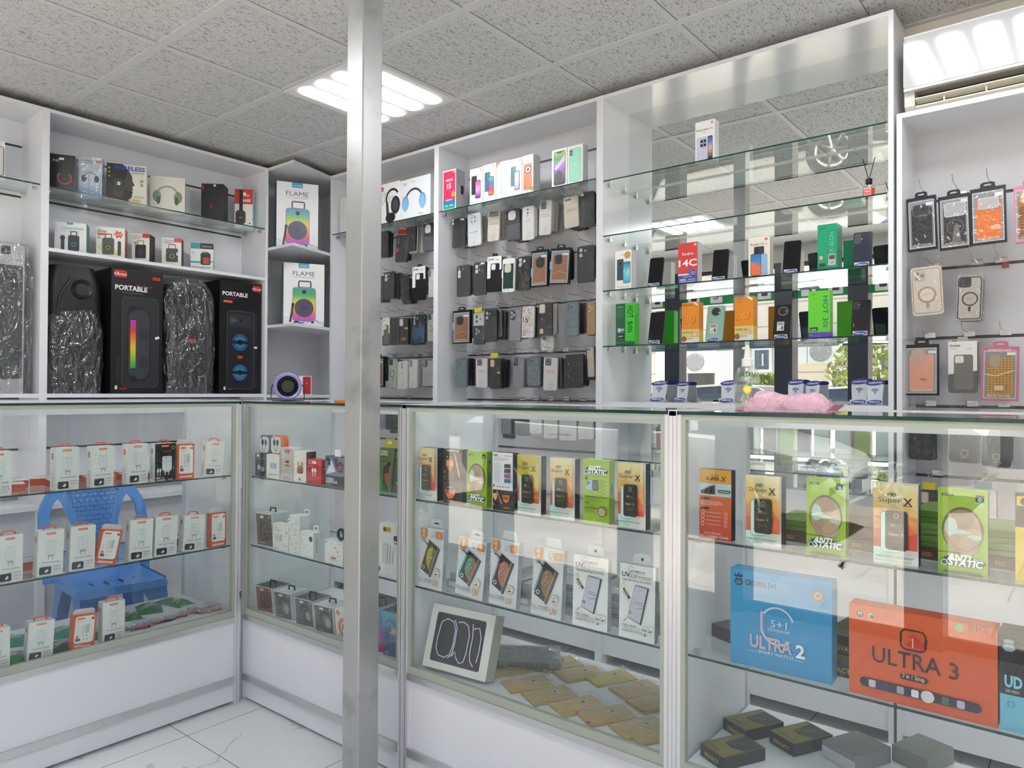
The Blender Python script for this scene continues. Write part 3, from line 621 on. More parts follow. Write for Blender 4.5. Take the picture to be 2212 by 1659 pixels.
carton('headphone_box', 'red and white BASS headphone box with pale blue right side', 'box', 507, 546, 408, GS, 'x', AX, yaw=-0.74, d=0.075, col='#e4e2de', rcol='#a9c6cf', tcol='#c84a38',
       front=[('r', 0, 0.62, 1, 1, '#c0392b'), ('t', 'DEEP', 0.66, 0.82, 0.11, '#e8c8c0', {'b': 0.02}), ('r', 0.48, 0.84, 0.62, 0.92, '#e8e8e8'), ('t', 'BASS', 0.66, 0.68, 0.15, '#f4f2ee', {'b': 0.03}), ('r', 0.26, 0.38, 0.46, 0.98, '#17171b'), ('rr', 0.06, 0.10, 0.62, 0.46, 0.2, '#141418'), ('ro', 0.12, 0.14, 0.56, 0.42, 0.16, 0.02, '#8a4a3a'), ('rr', 0.24, 0.2, 0.46, 0.36, 0.06, '#22252c'), ('t', 'BASS', 0.35, 0.26, 0.06, '#d8d8d8'), ('c', 0.85, 0.13, 0.08, '#f4f4f4'), ('c', 0.85, 0.13, 0.05, '#3a3a3a')],
       right=[z for k in range(3) for z in (('o', 0.5, 0.30 + 0.26 * k, 0.11, 0.04, '#2a2f36', (0, 180)), ('e', 0.39, 0.28 + 0.26 * k, 0.05, 0.09, '#20242a'), ('e', 0.61, 0.28 + 0.26 * k, 0.05, 0.09, '#20242a'))])
# speaker boxes on the white shelf
def minispk(cx, cz, w, h, glow, body='#2b3136'):
    return [('rr', cx - w / 2, cz - h / 2, cx + w / 2, cz + h / 2, 0.06, body), ('ro', cx - w * .3, cz + h / 2 - .02, cx + w * .3, cz + h / 2 + 0.14, 0.04, 0.035, body), ('e', cx, cz - h * 0.08, w * 0.33, w * 0.33, '#14181c'), ('e', cx, cz - h * .08, w * .27, w * .27, glow), ('e', cx, cz - h * .08, w * .10, w * .10, '#0f1316')]
MX = -4.275
carton('speaker_box', 'white wireless speaker box with teal side, first on the middle shelf', 'box', 118, 187, 478, MS, 'x', MX, yaw=-0.5, d=0.10, col='#e2e4e2', rcol='#4a9aa0', lcol='#4a9aa0',
       front=minispk(0.60, 0.34, 0.36, 0.5, '#1f6f80') + [('r', 0.38, 0.93, 0.58, 1.0, '#3f9cb0'), ('t', 'WIRELESS SPEAKER', 0.55, 0.78, 0.075, '#8fb0c0', {'w': 0.72, 'b': 0.01}), ('t', 'Light   Bass   Long', 0.5, 0.71, 0.03, '#3a9ac0', {'w': 0.55}), ('rr', 0.20, 0.06, 0.31, 0.50, 0.04, '#30353a'), ('e', 0.255, 0.50, 0.08, 0.09, '#20252a')])
carton('speaker_box', 'white and orange wireless speaker box with a red starburst', 'box', 208, 270, 489, MS, 'x', MX, yaw=-0.55, d=0.09, col='#e6e4dc', rcol='#c8653a', tcol='#d05a30',
       front=[('p', [(0.0, 0.36), (0.25, 0.52), (0.6, 0.4), (0.9, 0.12), (0.3, 0.16)], '#d6d88a')] + minispk(0.42, 0.40, 0.42, 0.52, '#6a7a3a', '#4a4d48') + [('rr', 0.75, 0.12, 0.87, 0.58, 0.05, '#3a3a3c'), ('t', 'Slive', 0.18, 0.82, 0.13, '#4a4a48', {'sh': 0.2}), ('rr', 0.05, 0.74, 0.38, 0.80, 0.02, '#c0483a'), ('p', [(0.60, 0.80), (0.68, 0.82), (0.70, 0.92), (0.78, 0.85), (0.88, 0.9), (0.87, 0.82), (0.96, 0.79), (0.88, 0.75), (0.90, 0.67), (0.79, 0.72), (0.71, 0.66), (0.69, 0.75)], '#d2382a'), ('t', 'LIVE', 0.785, 0.76, 0.07, '#f4e8d8', {'b': 0.02}), ('r', 0.0, 0.0, 1, 0.03, '#c8653a'), ('c', 0.1, 0.66, 0.06, '#9fb8b8')],
       right=[('e', 0.5, 0.35, 0.3, 0.6, '#7a3418')])
carton('speaker_box', 'white speaker box with a black right side, third on the middle shelf', 'box', 285, 323, 504, MS, 'x', MX, yaw=-0.72, d=0.10, col='#e4e2dc', rcol='#17161a', tcol='#1d1c20',
       front=minispk(0.50, 0.40, 0.62, 0.46, '#3a3f48', '#22262c') + [('r', 0.6, 0.86, 1.0, 1.0, '#c0332c'), ('t', 'BRAND AUDIO', 0.30, 0.90, 0.06, '#3a3a3a', {'w': 0.5}), ('t', 'SPEAKER', 0.30, 0.82, 0.07, '#3a3a3a', {'w': 0.44}), ('c', 0.2, 0.68, 0.09, '#93a8ac'), ('r', 0, 0, 1, 0.06, '#3b3030'), ('r', 0.08, 0.1, 0.28, 0.13, '#b03a34')], right=lines(0.2, 0.85, 0.8, 6, 0.1, 0.02, '#7a2a26'))
carton('speaker_box', 'white speaker box showing a grey speaker, fourth on the middle shelf', 'box', 350, 392, 513, MS, 'x', MX, yaw=-0.62, d=0.08, col='#e4e2dc', rcol='#33343a', tcol='#c83a30',
       front=[('p', [(0, 0.3), (0.3, 0.5), (0.9, 0.2), (0.5, 0.15)], '#d9d9b0')] + minispk(0.52, 0.42, 0.62, 0.46, '#7a6a3a', '#3a3f40') + [('r', 0.62, 0.86, 1.0, 1.0, '#d0463a'), ('t', 'WIRELESS', 0.33, 0.90, 0.06, '#3a3a3a', {'w': 0.5}), ('t', 'SPEAKER', 0.33, 0.82, 0.07, '#3a3a3a', {'w': 0.44}), ('r', 0, 0, 1, 0.05, '#4a4038'), ('r', 0.75, 0.42, 0.9, 0.52, '#d8d8d8'), ('r', 0.08, 0.08, 0.28, 0.12, '#b03a34')], right=[('e', 0.5, 0.35, 0.3, 0.5, '#1a1b20')])
carton('speaker_box', 'white and teal speaker box, last on the middle shelf', 'box', 412, 461, 524, MS, 'x', MX, yaw=-0.6, d=0.07, col='#e2e4e2', rcol='#c9c9c7', tcol='#4a9a9a',
       front=[('r', 0, 0.80, 0.42, 1.0, '#3f9698'), ('r', 0.42, 0.80, 1.0, 1.0, '#22262c'), ('t', 'WIRELESS', 0.70, 0.86, 0.07, '#bcd8d8', {'w': 0.46}), ('t', '3"', 0.12, 0.60, 0.12, '#6a9aa0'), ('rr', 0.44, 0.24, 0.88, 0.66, 0.08, '#2b2d33'), ('rr', 0.54, 0.28, 0.82, 0.50, 0.05, '#b8463a'), ('ro', 0.50, 0.50, 0.80, 0.70, 0.06, 0.04, '#2b2d33'), ('r', 0, 0.30, 0.44, 0.36, '#3f9698'), ('r', 0.88, 0.34, 1, 0.38, '#3f9698')] + lines(0.05, 0.14, 0.95, 2, 0.06, 0.025, '#8a9a9a'), right=lines(0.2, 0.3, 0.8, 3, 0.06, 0.03, '#5a5a5a'))
# ---- big speakers on the base shelf
BX = -4.17
RB = ['#2fa04a', '#8fbf3a', '#e0c83a', '#e8862e', '#d8382e', '#c03ab0']
o = carton('speaker_box', 'tall black PORTABLE speaker box with a rainbow light bar print', 'box', 241, 352, 577, BS, 'x', BX, d=0.22, col='#151416', rcol='#1b1a1e', lcol='#1a1416',
       front=[('rr', 0.06, 0.93, 0.28, 0.985, 0.01, '#c8322c'), ('t', 'KBroad', 0.17, 0.945, 0.055, '#f0e4e0', {'b': 0.01}), ('rr', 0.79, 0.935, 0.95, 0.96, 0.01, '#b8302a'), ('t', 'PORTABLE', 0.38, 0.83, 0.095, '#eeeeee', {'b': 0.03, 'w': 0.62}), ('t', 'Pro Sound', 0.62, 0.865, 0.05, '#a8322a', {'sh': 0.3, 'w': 0.3}), ('r', 0.2, 0.805, 0.6, 0.815, '#4a4a4c'),
              ('rr', 0.20, 0.05, 0.92, 0.78, 0.10, '#2c2d31'), ('ro', 0.20, 0.05, 0.92, 0.78, 0.10, 0.010, '#4b4d52'), ('c', 0.42, 0.67, 0.10, '#1a1b1e'), ('ro', 0.30, 0.10, 0.76, 0.70, 0.20, 0.022, '#17181b'), ('rr', 0.325, 0.12, 0.74, 0.68, 0.19, '#3b3c41'), ('c', 0.62, 0.48, 0.11, '#303136'), ('c', 0.62, 0.25, 0.11, '#303136'),
              ('rr', 0.355, 0.19, 0.475, 0.61, 0.055, '#2a2a2a'), ('g', 0.362, 0.205, 0.468, 0.595, RB, 20), ('rr', 0.10, 0.09, 0.16, 0.30, 0.02, '#26272a'), ('rr', 0.24, 0.09, 0.30, 0.30, 0.02, '#26272a'), ('t', '8', 0.10, 0.035, 0.075, '#eeeeee', {'b': 0.03}), ('r', 0.16, 0.035, 0.30, 0.045, '#a8322a'), ('c', 0.42, 0.12, 0.07, '#1c1d20')])
w, d, h = DIM[o.name]
def price(parent, x, z, r=0.0, s=1.0):
    mb = MB(); c_, n_ = math.cos(r), math.sin(r); q = [(-.011 * s, -.006 * s), (.011 * s, -.006 * s), (.011 * s, .006 * s), (-.011 * s, .006 * s)]
    mb.poly([(x + a * c_ - b_ * n_, -0.0035, z + a * n_ + b_ * c_) for a, b_ in q], M('#f4f4f2', 0.5)); p = mb.build('price_sticker', parent); return p
price(o, 0.39 * w, h * 0.46, 0.3, 1.1)
o = carton('speaker_box', 'tall black PORTABLE speaker box with two blue lit speaker rings', 'box', 475, 565, 604, BS, 'x', BX, d=0.22, col='#151416', rcol='#1b1a1e', lcol='#120f10',
       front=[('rr', 0.79, 0.93, 0.97, 0.985, 0.01, '#c8322c'), ('t', 'KBroad', 0.88, 0.945, 0.05, '#f0e4e0', {'b': 0.01}), ('t', 'PORTABLE', 0.36, 0.87, 0.085, '#eeeeee', {'b': 0.03, 'w': 0.60}), ('r', 0.09, 0.845, 0.42, 0.853, '#4a4a4c'), ('rr', 0.08, 0.805, 0.30, 0.83, 0.01, '#b8302a'), ('t', 'KTS-2030', 0.19, 0.81, 0.03, '#e8d0c8'),
              ('rr', 0.17, 0.04, 0.90, 0.74, 0.09, '#232428'), ('ro', 0.17, 0.04, 0.82, 0.74, 0.09, 0.012, '#5a5c60'), ('rr', 0.22, 0.60, 0.75, 0.71, 0.05, '#2f3236'), ('c', 0.50, 0.655, 0.035, '#0c0c0e'), ('p', [(0.24, 0.69), (0.46, 0.655), (0.24, 0.62)], '#4a5156'), ('c', 0.48, 0.46, 0.21, '#1a2228'), ('c', 0.48, 0.46, 0.19, '#2a4f8a'), ('c', 0.48, 0.46, 0.13, '#3f7a90'), ('rr', 0.28, 0.445, 0.68, 0.475, 0.02, '#20262c'), ('c', 0.48, 0.46, 0.06, '#14171a'),
              ('c', 0.48, 0.19, 0.20, '#1a2228'), ('c', 0.48, 0.19, 0.18, '#2a5fa0'), ('c', 0.48, 0.19, 0.12, '#3f7a90'), ('rr', 0.30, 0.176, 0.66, 0.204, 0.02, '#20262c'), ('c', 0.48, 0.19, 0.055, '#14171a'), ('rr', 0.42, 0.315, 0.54, 0.34, 0.02, '#c8432e'), ('rr', 0.14, 0.08, 0.20, 0.24, 0.02, '#2c2d30'), ('t', '8', 0.12, 0.035, 0.07, '#eeeeee', {'b': 0.03}), ('r', 0.17, 0.035, 0.30, 0.042, '#a8322a')])
w, d, h = DIM[o.name]; price(o, 0.36 * w, h * 0.42, 0.0)
SPK = M('#141517', 0.5, name='moulded_black_plastic'); GRL = M('#0c0d0e', 0.75, name='speaker_grille')
def shell(w, d, h, rx, bulge, name, parent, m, n=22, top=0.85, seed=1, amp=0.0, x0=0.0, z1=None, mat2=None):
    """rounded upright body lofted from rounded rectangles"""
    rnd = random.Random(seed); mb = MB(); rows = 15 if amp else 9; V = []
    for i in range(rows):
        f = i / (rows - 1); s = 1 + bulge * math.sin(PI * f); s *= 1.0 if f < 0.8 else 1.0 - (1 - top) * ((f - 0.8) / 0.2) ** 2
        ring = rrect(-w / 2 * s, -d / 2 * s, w / 2 * s, d / 2 * s, rx, n // 4)
        V.append([(x + x0 + rnd.uniform(-amp, amp), d / 2 + y + rnd.uniform(-amp, amp), h * f + (rnd.uniform(-amp, amp) if 0 < i < rows - 1 else 0)) for x, y in ring])
    k = len(V[0]); vs = [q for r in V for q in r]; fs = []
    for i in range(rows - 1):
        for j in range(k): fs.append((i * k + j, i * k + (j + 1) % k, (i + 1) * k + (j + 1) % k, (i + 1) * k + j))
    if not amp: fs += [tuple(range(k - 1, -1, -1)), tuple((rows - 1) * k + j for j in range(k))]
    else: fs += [tuple((rows - 1) * k + j for j in range(k))]
    return mb.add(vs, fs, m).build(name, parent, smooth=True)
def spk_at(u0, u1, vt, c, name, label, d=0.2, yaw=0.0):
    mid, w, rz = span(u0, u1, (vt + 850) / 2, 'x', c, yaw); h = on((u0 + u1) / 2, vt, 'x', c).z - BS
    r = thing(name, label, 'speaker', (mid.x, mid.y, BS), rz); return r, w, h, d
r, w, h, d = spk_at(104, 222, 574, -4.19, 'loudspeaker', 'moulded black loudspeaker half covered in crumpled clear plastic, beside the cabinet side')
shell(w, d, h, 0.05, 0.02, 'body', r, SPK, top=0.80)
mb = MB(); mb.lathe([(0.0, 0.006), (0.028, 0.004), (0.036, -0.004), (0.048, -0.010), (0.052, -0.006), (0.054, 0.01)], M('#1b1c1f', 0.35), 28, 'y', (w * 0.10, 0, h * 0.82)); mb.build('tweeter', r, smooth=True)
mb = MB(); mb.lathe([(0.0, 0.0), (w * 0.30, -0.006), (w * 0.36, -0.004), (w * 0.38, 0.01)], GRL, 32, 'y', (-w * 0.02, 0, h * 0.42)); mb.build('woofer_grille', r, smooth=True)
mb = MB(); mb.tube([(-w * .36, -0.002, h * .60), (-w * .30, -0.004, h * .76), (-w * .1, -0.004, h * .90)], 0.006, M('#26272a', 0.4)); mb.build('trim', r)
shell(w * 1.04, d * 1.05, h * 0.66, 0.05, 0.05, 'plastic_wrap', r, BAGB, seed=4, amp=0.007).location = (0, -0.012, 0)
r, w, h, d = spk_at(356, 462, 602, -4.19, 'loudspeaker', 'black loudspeaker fully bagged in clear plastic between the two PORTABLE boxes')
shell(w * 0.9, d, h * 0.95, 0.04, 0.0, 'body', r, SPK, top=0.78)
mb = MB(); mb.prism(rrect(-w * .33, h * .12, w * .33, h * .86, .03), -0.006, 0.012, GRL); mb.build('front_grille', r)
mb = MB(); mb.prism(rrect(-0.02, h * .44, 0.03, h * .475, .008), -0.012, -0.006, M('#b8392c', 0.4)); mb.build('badge', r)
mb = MB(); mb.tube([(-w * .36, -0.006, h * .2), (-w * .34, -0.008, h * .6), (-w * .2, -0.006, h * .9)], 0.005, M('#2a2b2e', 0.35)); mb.tube([(w * .36, -0.006, h * .2), (w * .36, -0.008, h * .6), (w * .25, -0.006, h * .86)], 0.005, M('#2a2b2e', 0.35)); mb.build('trim', r)
shell(w * 1.0, d * 1.08, h * 1.0, 0.04, 0.04, 'plastic_wrap', r, BAGB, seed=9, amp=0.006, top=0.7).location = (0.004, -0.014, 0)
# grey speaker in a bag, first cabinet
mid, w, rz = span(-75, 52, 690, 'x', -4.19); h = on(20, 527, 'x', -4.19).z - BS
r = thing('loudspeaker', 'grey grille speaker with silver frame in a clear bag at the left picture edge', 'speaker', (mid.x, mid.y, BS), rz)
SIL = M('#b9babd', 0.35, 0.3)
MB().box((-w / 2, 0, 0), (w / 2, 0.2, h), SIL).build('body', r, bevel=0.02)
mb = MB(); mb.prism(rrect(-w * .46, h * .10, w * .46, h * .86, .012), -0.006, 0.01, M('#3c4144', 0.7)); mb.build('front_grille', r)
mb = MB(); mb.prism(rrect(w * .08, h * .93, w * .24, h * .985, .004), -0.004, 0.006, M('#2a2a2c', 0.4)); mb.build('badge', r)
shell(w * 1.10, 0.235, h * 1.01, 0.03, 0.05, 'plastic_wrap', r, BAGB, seed=21, amp=0.008, top=0.95).location = (0.012, -0.02, 0)
carton('router_box', 'white box with grey icon side on the glass shelf at the left picture edge', 'box', -50, 11, 306, GS, 'x', -4.24, d=0.09, col='#e6e4e2', rcol='#b9b8ba', h=0.20,
       front=[('rr', 0.55, 0.15, 0.96, 0.85, 0.1, '#d2d0cc'), ('ro', 0.55, 0.12, 0.97, 0.86, 0.12, 0.03, '#4a4846')], right=[('c', 0.62, 0.2 + 0.12 * k, 0.09, '#84848a') for k in range(6)] + [('r', 0.1, 0.3, 0.2, 0.6, '#8a4a44')])
# ---- corner shelf boxes and what stands at the corner
FL = ['#b65bc0', '#d86a6a', '#e8a05a', '#d8d05a', '#7ac07a', '#3fa0b8']
def flame(label, u0, u1, vt, zb, yaw, cols, c):
    o = carton('speaker_box', label, 'box', u0, u1, vt, zb, 'x', c, yaw=yaw, d=0.17, col='#e9e9ea', lcol='#3f8f98', tcol='#e4e4e6', rcol='#8fbac4',
       front=[('r', 0.36, 0.925, 0.62, 1.0, '#3a9cc0'), ('t', 'meirende', 0.49, 0.945, 0.045, '#dff0f8', {'w': 0.2}), ('t', 'FLAME', 0.49, 0.80, 0.115, '#5a5d64', {'w': 0.54}), ('t', 'LIGHT WIRELESS SPEAKER', 0.49, 0.765, 0.03, '#8a8f98', {'w': 0.5}), ('ro', 0.35, 0.60, 0.68, 0.725, 0.05, 0.035, '#4a4f5c'),
              ('rr', 0.215, 0.075, 0.79, 0.615, 0.08, '#9a7ab0'), ('g', 0.23, 0.09, 0.775, 0.60, cols, 18), ('c', 0.50, 0.545, 0.055, '#1f3a3c'), ('c', 0.50, 0.545, 0.032, '#0e1c20'), ('c', 0.50, 0.29, 0.232, '#3a3548'), ('c', 0.50, 0.29, 0.19, '#4a4560'), ('o', 0.50, 0.29, 0.20, 0.012, '#6a6480'), ('c', 0.50, 0.29, 0.05, '#1c1a24'), ('t', 'flame', 0.50, 0.284, 0.018, '#d8d8e0'),
              ('r', 0.27, 0.05, 0.33, 0.08, '#2a2a30'), ('r', 0.68, 0.05, 0.74, 0.08, '#2a2a30'), ('l', [(0.16, 0.06), (0.20, 0.20), (0.225, 0.33)], 0.05, '#22232a'), ('e', 0.228, 0.335, 0.035, 0.05, '#18191f'), ('l', [(0.25, 0.05), (0.34, 0.07), (0.42, 0.045), (0.50, 0.06)], 0.03, '#26262c'), ('l', [(0.0, 0.13), (0.3, 0.10), (0.7, 0.12), (0.95, 0.02)], 0.008, '#a58ad0'), ('l', [(0.0, 0.09), (0.3, 0.03), (0.8, 0.10), (1.0, 0.06)], 0.008, '#7ac0d0'), ('l', [(0.75, 0.10), (0.95, 0.07), (0.99, 0.0)], 0.012, '#9ad0d8')])
    return o
flame('white FLAME speaker box on the upper corner shelf', 598, 688, 390, 2.2372, -0.50, FL, -4.12)
flame('white FLAME speaker box on the lower corner shelf', 613, 701, 566, 1.7382, -0.50, ['#c05ac8', '#e0705a', '#e8b04a', '#cfd04a', '#4fae6a', '#3aa08a'], -4.08)
carton('phone_box', 'white phone box with red phone print on the counter corner behind the purple fan', 'box', 647, 673, 812, 1.2902, 'x', -3.985, yaw=-0.60, d=0.05, col='#e6ddd8', front=[('rr', 0.28, 0.03, 0.95, 0.96, 0.10, '#a8242c'), ('c', 0.62, 0.62, 0.05, '#e8c8c4')])
# ================================================================== goods in the left counter
SA1, SA2, SD = 0.9602, 0.6652, 0.3802
LIFT = 0.0
CAX = CFX - 0.036
ORG = '#e0653a'
def charger_art(dark=False):
    a = [('rr', 0.30, 0.905, 0.68, 0.955, 0.05, ORG), ('t', 'denmen', 0.49, 0.918, 0.055, '#f6d8cc', {'w': 0.28, 'b': 0.01})]
    if not dark:
        a += [('rr', 0.30, 0.46, 0.70, 0.78, 0.05, '#b8c4c6'), ('rr', 0.31, 0.47, 0.69, 0.775, 0.045, '#d6dedd'), ('p', [(0.43, 0.735), (0.49, 0.755), (0.50, 0.748), (0.44, 0.73)], '#24282c'), ('t', 'denmen', 0.49, 0.64, 0.04, '#9aa8aa', {'w': 0.2}),
              ('r', 0.38, 0.42, 0.62, 0.46, '#a4b0b2'), ('r', 0.40, 0.37, 0.425, 0.42, '#8b979a'), ('r', 0.57, 0.37, 0.595, 0.42, '#8b979a'), ('r', 0.405, 0.35, 0.42, 0.375, '#2c3032'), ('r', 0.575, 0.35, 0.59, 0.375, '#2c3032'),
              ('t', 'FAST QC3.0 CHARGER', 0.52, 0.285, 0.05, '#3a3f42', {'w': 0.68, 'b': 0.01}), ('rr', 0.08, 0.04, 0.54, 0.205, 0.05, '#2a2433'), ('p', [(0.28, 0.09), (0.36, 0.075), (0.44, 0.12), (0.37, 0.155)], '#dfe3e4'),
              ('o', 0.62, 0.205, 0.022, 0.01, '#6a6e70'), ('r', 0.66, 0.195, 0.9, 0.21, '#8a8e90'), ('t', '3.0', 0.70, 0.115, 0.105, '#4a4e50', {'sx': 0.9}), ('t', 'A', 0.87, 0.115, 0.105, '#d0705a'), ('r', 0.6, 0.07, 0.86, 0.08, '#9a9ea0')]
    else:
        a += [('c', 0.86, 0.88, 0.085, '#b8b08a'), ('c', 0.86, 0.88, 0.06, '#2c3a2a'), ('r', 0.34, 0.775, 0.8, 0.79, '#b04a34'), ('r', 0.44, 0.80, 0.72, 0.812, '#8a5a4a'), ('rr', 0.34, 0.28, 0.80, 0.66, 0.07, '#d2dadb'), ('p', [(0.50, 0.61), (0.56, 0.635), (0.57, 0.625), (0.51, 0.60)], '#22262a'), ('t', 'denmen', 0.57, 0.50, 0.04, '#a4aeb0', {'w': 0.22}),
              ('r', 0.42, 0.24, 0.72, 0.28, '#b9c2c4'), ('r', 0.46, 0.16, 0.495, 0.24, '#d8dedf'), ('r', 0.63, 0.16, 0.665, 0.24, '#d8dedf'), ('rr', 0.10, 0.24, 0.17, 0.34, 0.02, '#dfe3e4'), ('rr', 0.21, 0.24, 0.28, 0.34, 0.02, '#dfe3e4'), ('r', 0.12, 0.14, 0.14, 0.24, '#dfe3e4'), ('r', 0.23, 0.14, 0.25, 0.24, '#dfe3e4'),
              ('t', 'FAST', 0.05, 0.075, 0.065, '#f0f0f0', {'a': 'l', 'b': 0.02}), ('rr', 0.29, 0.08, 0.44, 0.11, 0.02, ORG), ('t', 'CHARGER', 0.05, 0.015, 0.065, '#f0f0f0', {'a': 'l', 'b': 0.02}), ('r', 0.6, 0.03, 0.85, 0.05, '#c8c8c8'), ('t', 'A 59 V', 0.90, 0.35, 0.05, '#e8e8e8', {'r': 90})]
    return a
def charger_side(dark=False):
    return [('rr', 0.25, 0.72, 0.60, 0.88, 0.15, '#d8785c')] + [('c', 0.5, 0.1 + 0.07 * k, 0.06, '#6a6e70') for k in range(5)]
CARD = [('rr', 0.11, 0.16, 0.92, 0.965, 0.12, '#e9e7e2'), ('rr', 0.18, 0.86, 0.50, 0.915, 0.05, ORG), ('t', 'denmen', 0.34, 0.875, 0.045, '#f6d8cc', {'w': 0.24}), ('t', 'Travel Set', 0.28, 0.79, 0.05, '#b88a6a', {'w': 0.32}), ('c', 0.84, 0.875, 0.07, '#a88a3a'), ('c', 0.84, 0.875, 0.045, '#3a4a34'),
        ('rr', 0.40, 0.44, 0.70, 0.70, 0.03, '#cfd5d4'), ('p', [(0.58, 0.44), (0.72, 0.48), (0.72, 0.72), (0.58, 0.70)], '#b3bcbc'), ('l', [(0.24, 0.62), (0.23, 0.42)], 0.05, '#dcdcd8'), ('r', 0.46, 0.36, 0.49, 0.40, '#2a2c2e'), ('r', 0.62, 0.36, 0.65, 0.40, '#2a2c2e'), ('c', 0.24, 0.36, 0.06, '#d0603c'), ('rr', 0.16, 0.23, 0.36, 0.31, 0.04, '#2f5f8a'),
        ('c', 0.50, 0.27, 0.02, '#2c2c2c'), ('c', 0.66, 0.27, 0.02, '#2c2c2c'), ('t', '18W', 0.30, 0.045, 0.12, '#f8ede6', {'b': 0.03}), ('r', 0.46, 0.05, 0.84, 0.10, '#f0d2c4')]
HND = M('#ee5a38', 0.35, name='orange_handle_plastic')
def charger(label, u0, u1, vt, zb, c=None, yaw=0.06, dark=False, tilt=0.0, lean=0.0):
    c = CAX if c is None else c
    o = carton('charger_box', label, 'box', u0, u1, vt, zb, 'x', c, yaw=yaw, d=0.045, col='#16161b' if dark else '#dfe3e0', lcol='#e2e4e2', rcol='#d8dcda', tcol='#e8eae8', front=charger_art(dark), left=charger_side(dark), group='charger boxes with orange handles', tilt=tilt)
    w, d, h = DIM[o.name]; mb = MB(); t = 0.0035; pr = [(-0.022, 0), (-0.0215, 0.008), (-0.012, 0.0135), (0.012, 0.0135), (0.0215, 0.008), (0.022, 0)]; inn = [(-0.016, 0), (-0.016, 0.006), (-0.010, 0.0095), (0.010, 0.0095), (0.016, 0.006), (0.016, 0)]
    n = len(pr); y0, y1 = d / 2 - .0008, d / 2 + .0008; vs = [(a, y0, h + b) for a, b in pr + inn] + [(a, y1, h + b) for a, b in pr + inn]
    fs = []
    for i in range(n - 1): fs += [(i, n + i, n + i + 1, i + 1), (2 * n + i, 2 * n + i + 1, 3 * n + i + 1, 3 * n + i), (i, i + 1, 2 * n + i + 1, 2 * n + i), (n + i, 3 * n + i, 3 * n + i + 1, n + i + 1)]
    mb.add(vs, fs, HND).build('carry_handle', o)
    if lean: o.rotation_euler = (Matrix.Rotation(o.rotation_euler.z, 3, 'Z') @ Matrix.Rotation(-tilt, 3, 'X') @ Matrix.Rotation(lean, 3, 'Y')).to_euler(); o.location.z += w / 2 * math.sin(abs(lean))
    return o
def card18(label, u0, u1, vt, zb, yaw=0.0, tilt=0.0, lean=0.0, c=None):
    c = CAX if c is None else c
    o = carton('charger_box', label, 'box', u0, u1, vt, zb, 'x', c, yaw=yaw, d=0.03, col='#d2541f', lcol='#cf5a2a', rcol='#cf5a2a', tcol='#d85f2c', front=CARD, left=[('t', 'denmen', 0.65, 0.35, 0.35, '#f4d8c8', {'r': 90})], group='orange framed charger boxes', tilt=tilt)
    w, d, h = DIM[o.name]; MB().prism([(-w * .45, 0), (w * .45, 0), (w * .45, .012), (w * .36, .019), (-w * .36, .019), (-w * .45, .012)], d / 2 - .0006, d / 2 + .0006, M('#cfd3d2', 0.4)).build('hang_tab', o, loc=(0, 0, h))
    if lean: o.rotation_euler = (Matrix.Rotation(o.rotation_euler.z, 3, 'Z') @ Matrix.Rotation(-tilt, 3, 'X') @ Matrix.Rotation(lean, 3, 'Y')).to_euler(); o.location.z += w / 2 * math.sin(abs(lean))
    return o
charger('white charger box at the left picture edge, top shelf of the left counter', -30, 26, 977, SA1)
charger('white charger box left of its two twins on the top shelf, left counter', 121, 171, 968, SA1)
charger('white charger box in the middle of three twins, top shelf of the left counter', 200, 246, 965, SA1)
charger('white charger box beside the black one, top shelf of the left counter', 277, 320, 960, SA1)
charger('black charger box with white plug print on the top shelf of the left counter', 335, 380, 959, SA1, dark=True, yaw=-0.02)
card18('white and orange 18W charger box beside the black charger box', 383, 420, 960, SA1, yaw=-0.12)
charger('white charger box leaning at the right end of the top shelf, left counter', 441, 480, 957, SA1, yaw=-0.1, lean=0.09)
charger('white charger box cut by the left picture edge, middle shelf of the left counter', -5, 50, 1160, SA2, yaw=0.0)
charger('white charger box second from the left on the middle shelf, left counter', 80, 136, 1150, SA2, yaw=-0.04, lean=0.03)
charger('white charger box left of the leaning orange box, middle shelf', 151, 205, 1140, SA2, yaw=-0.04, lean=0.02)
card18('orange 18W charger box leaning sideways in front of the blue chair', 203, 250, 1152, SA2, yaw=-0.1, lean=0.20)
charger('white charger box right of the leaning orange box, middle shelf', 279, 329, 1126, SA2, yaw=-0.08, lean=0.03)
charger('white charger box below the black charger box, middle shelf', 334, 382, 1119, SA2, yaw=-0.08, lean=0.03)
charger('white charger box second from the right end, middle shelf of the left counter', 395, 440, 1117, SA2, yaw=-0.08, lean=0.05)
card18('orange 18W charger box upright at the right end of the middle shelf', 454, 489, 1110, SA2, yaw=-0.02)
charger('white charger box cut by the left picture edge on the counter floor', -30, 22, 1365, SD)
charger('white charger box on the counter floor between the green pouches', 58, 114, 1350, SD, yaw=-0.06, lean=0.05)
card18('orange 18W charger box on the counter floor', 152, 204, 1336, SD, yaw=-0.05, lean=0.08)
charger('white charger box standing on the counter floor beside the red strapped trinkets', 222, 270, 1304, SD, yaw=-0.04, lean=0.0)
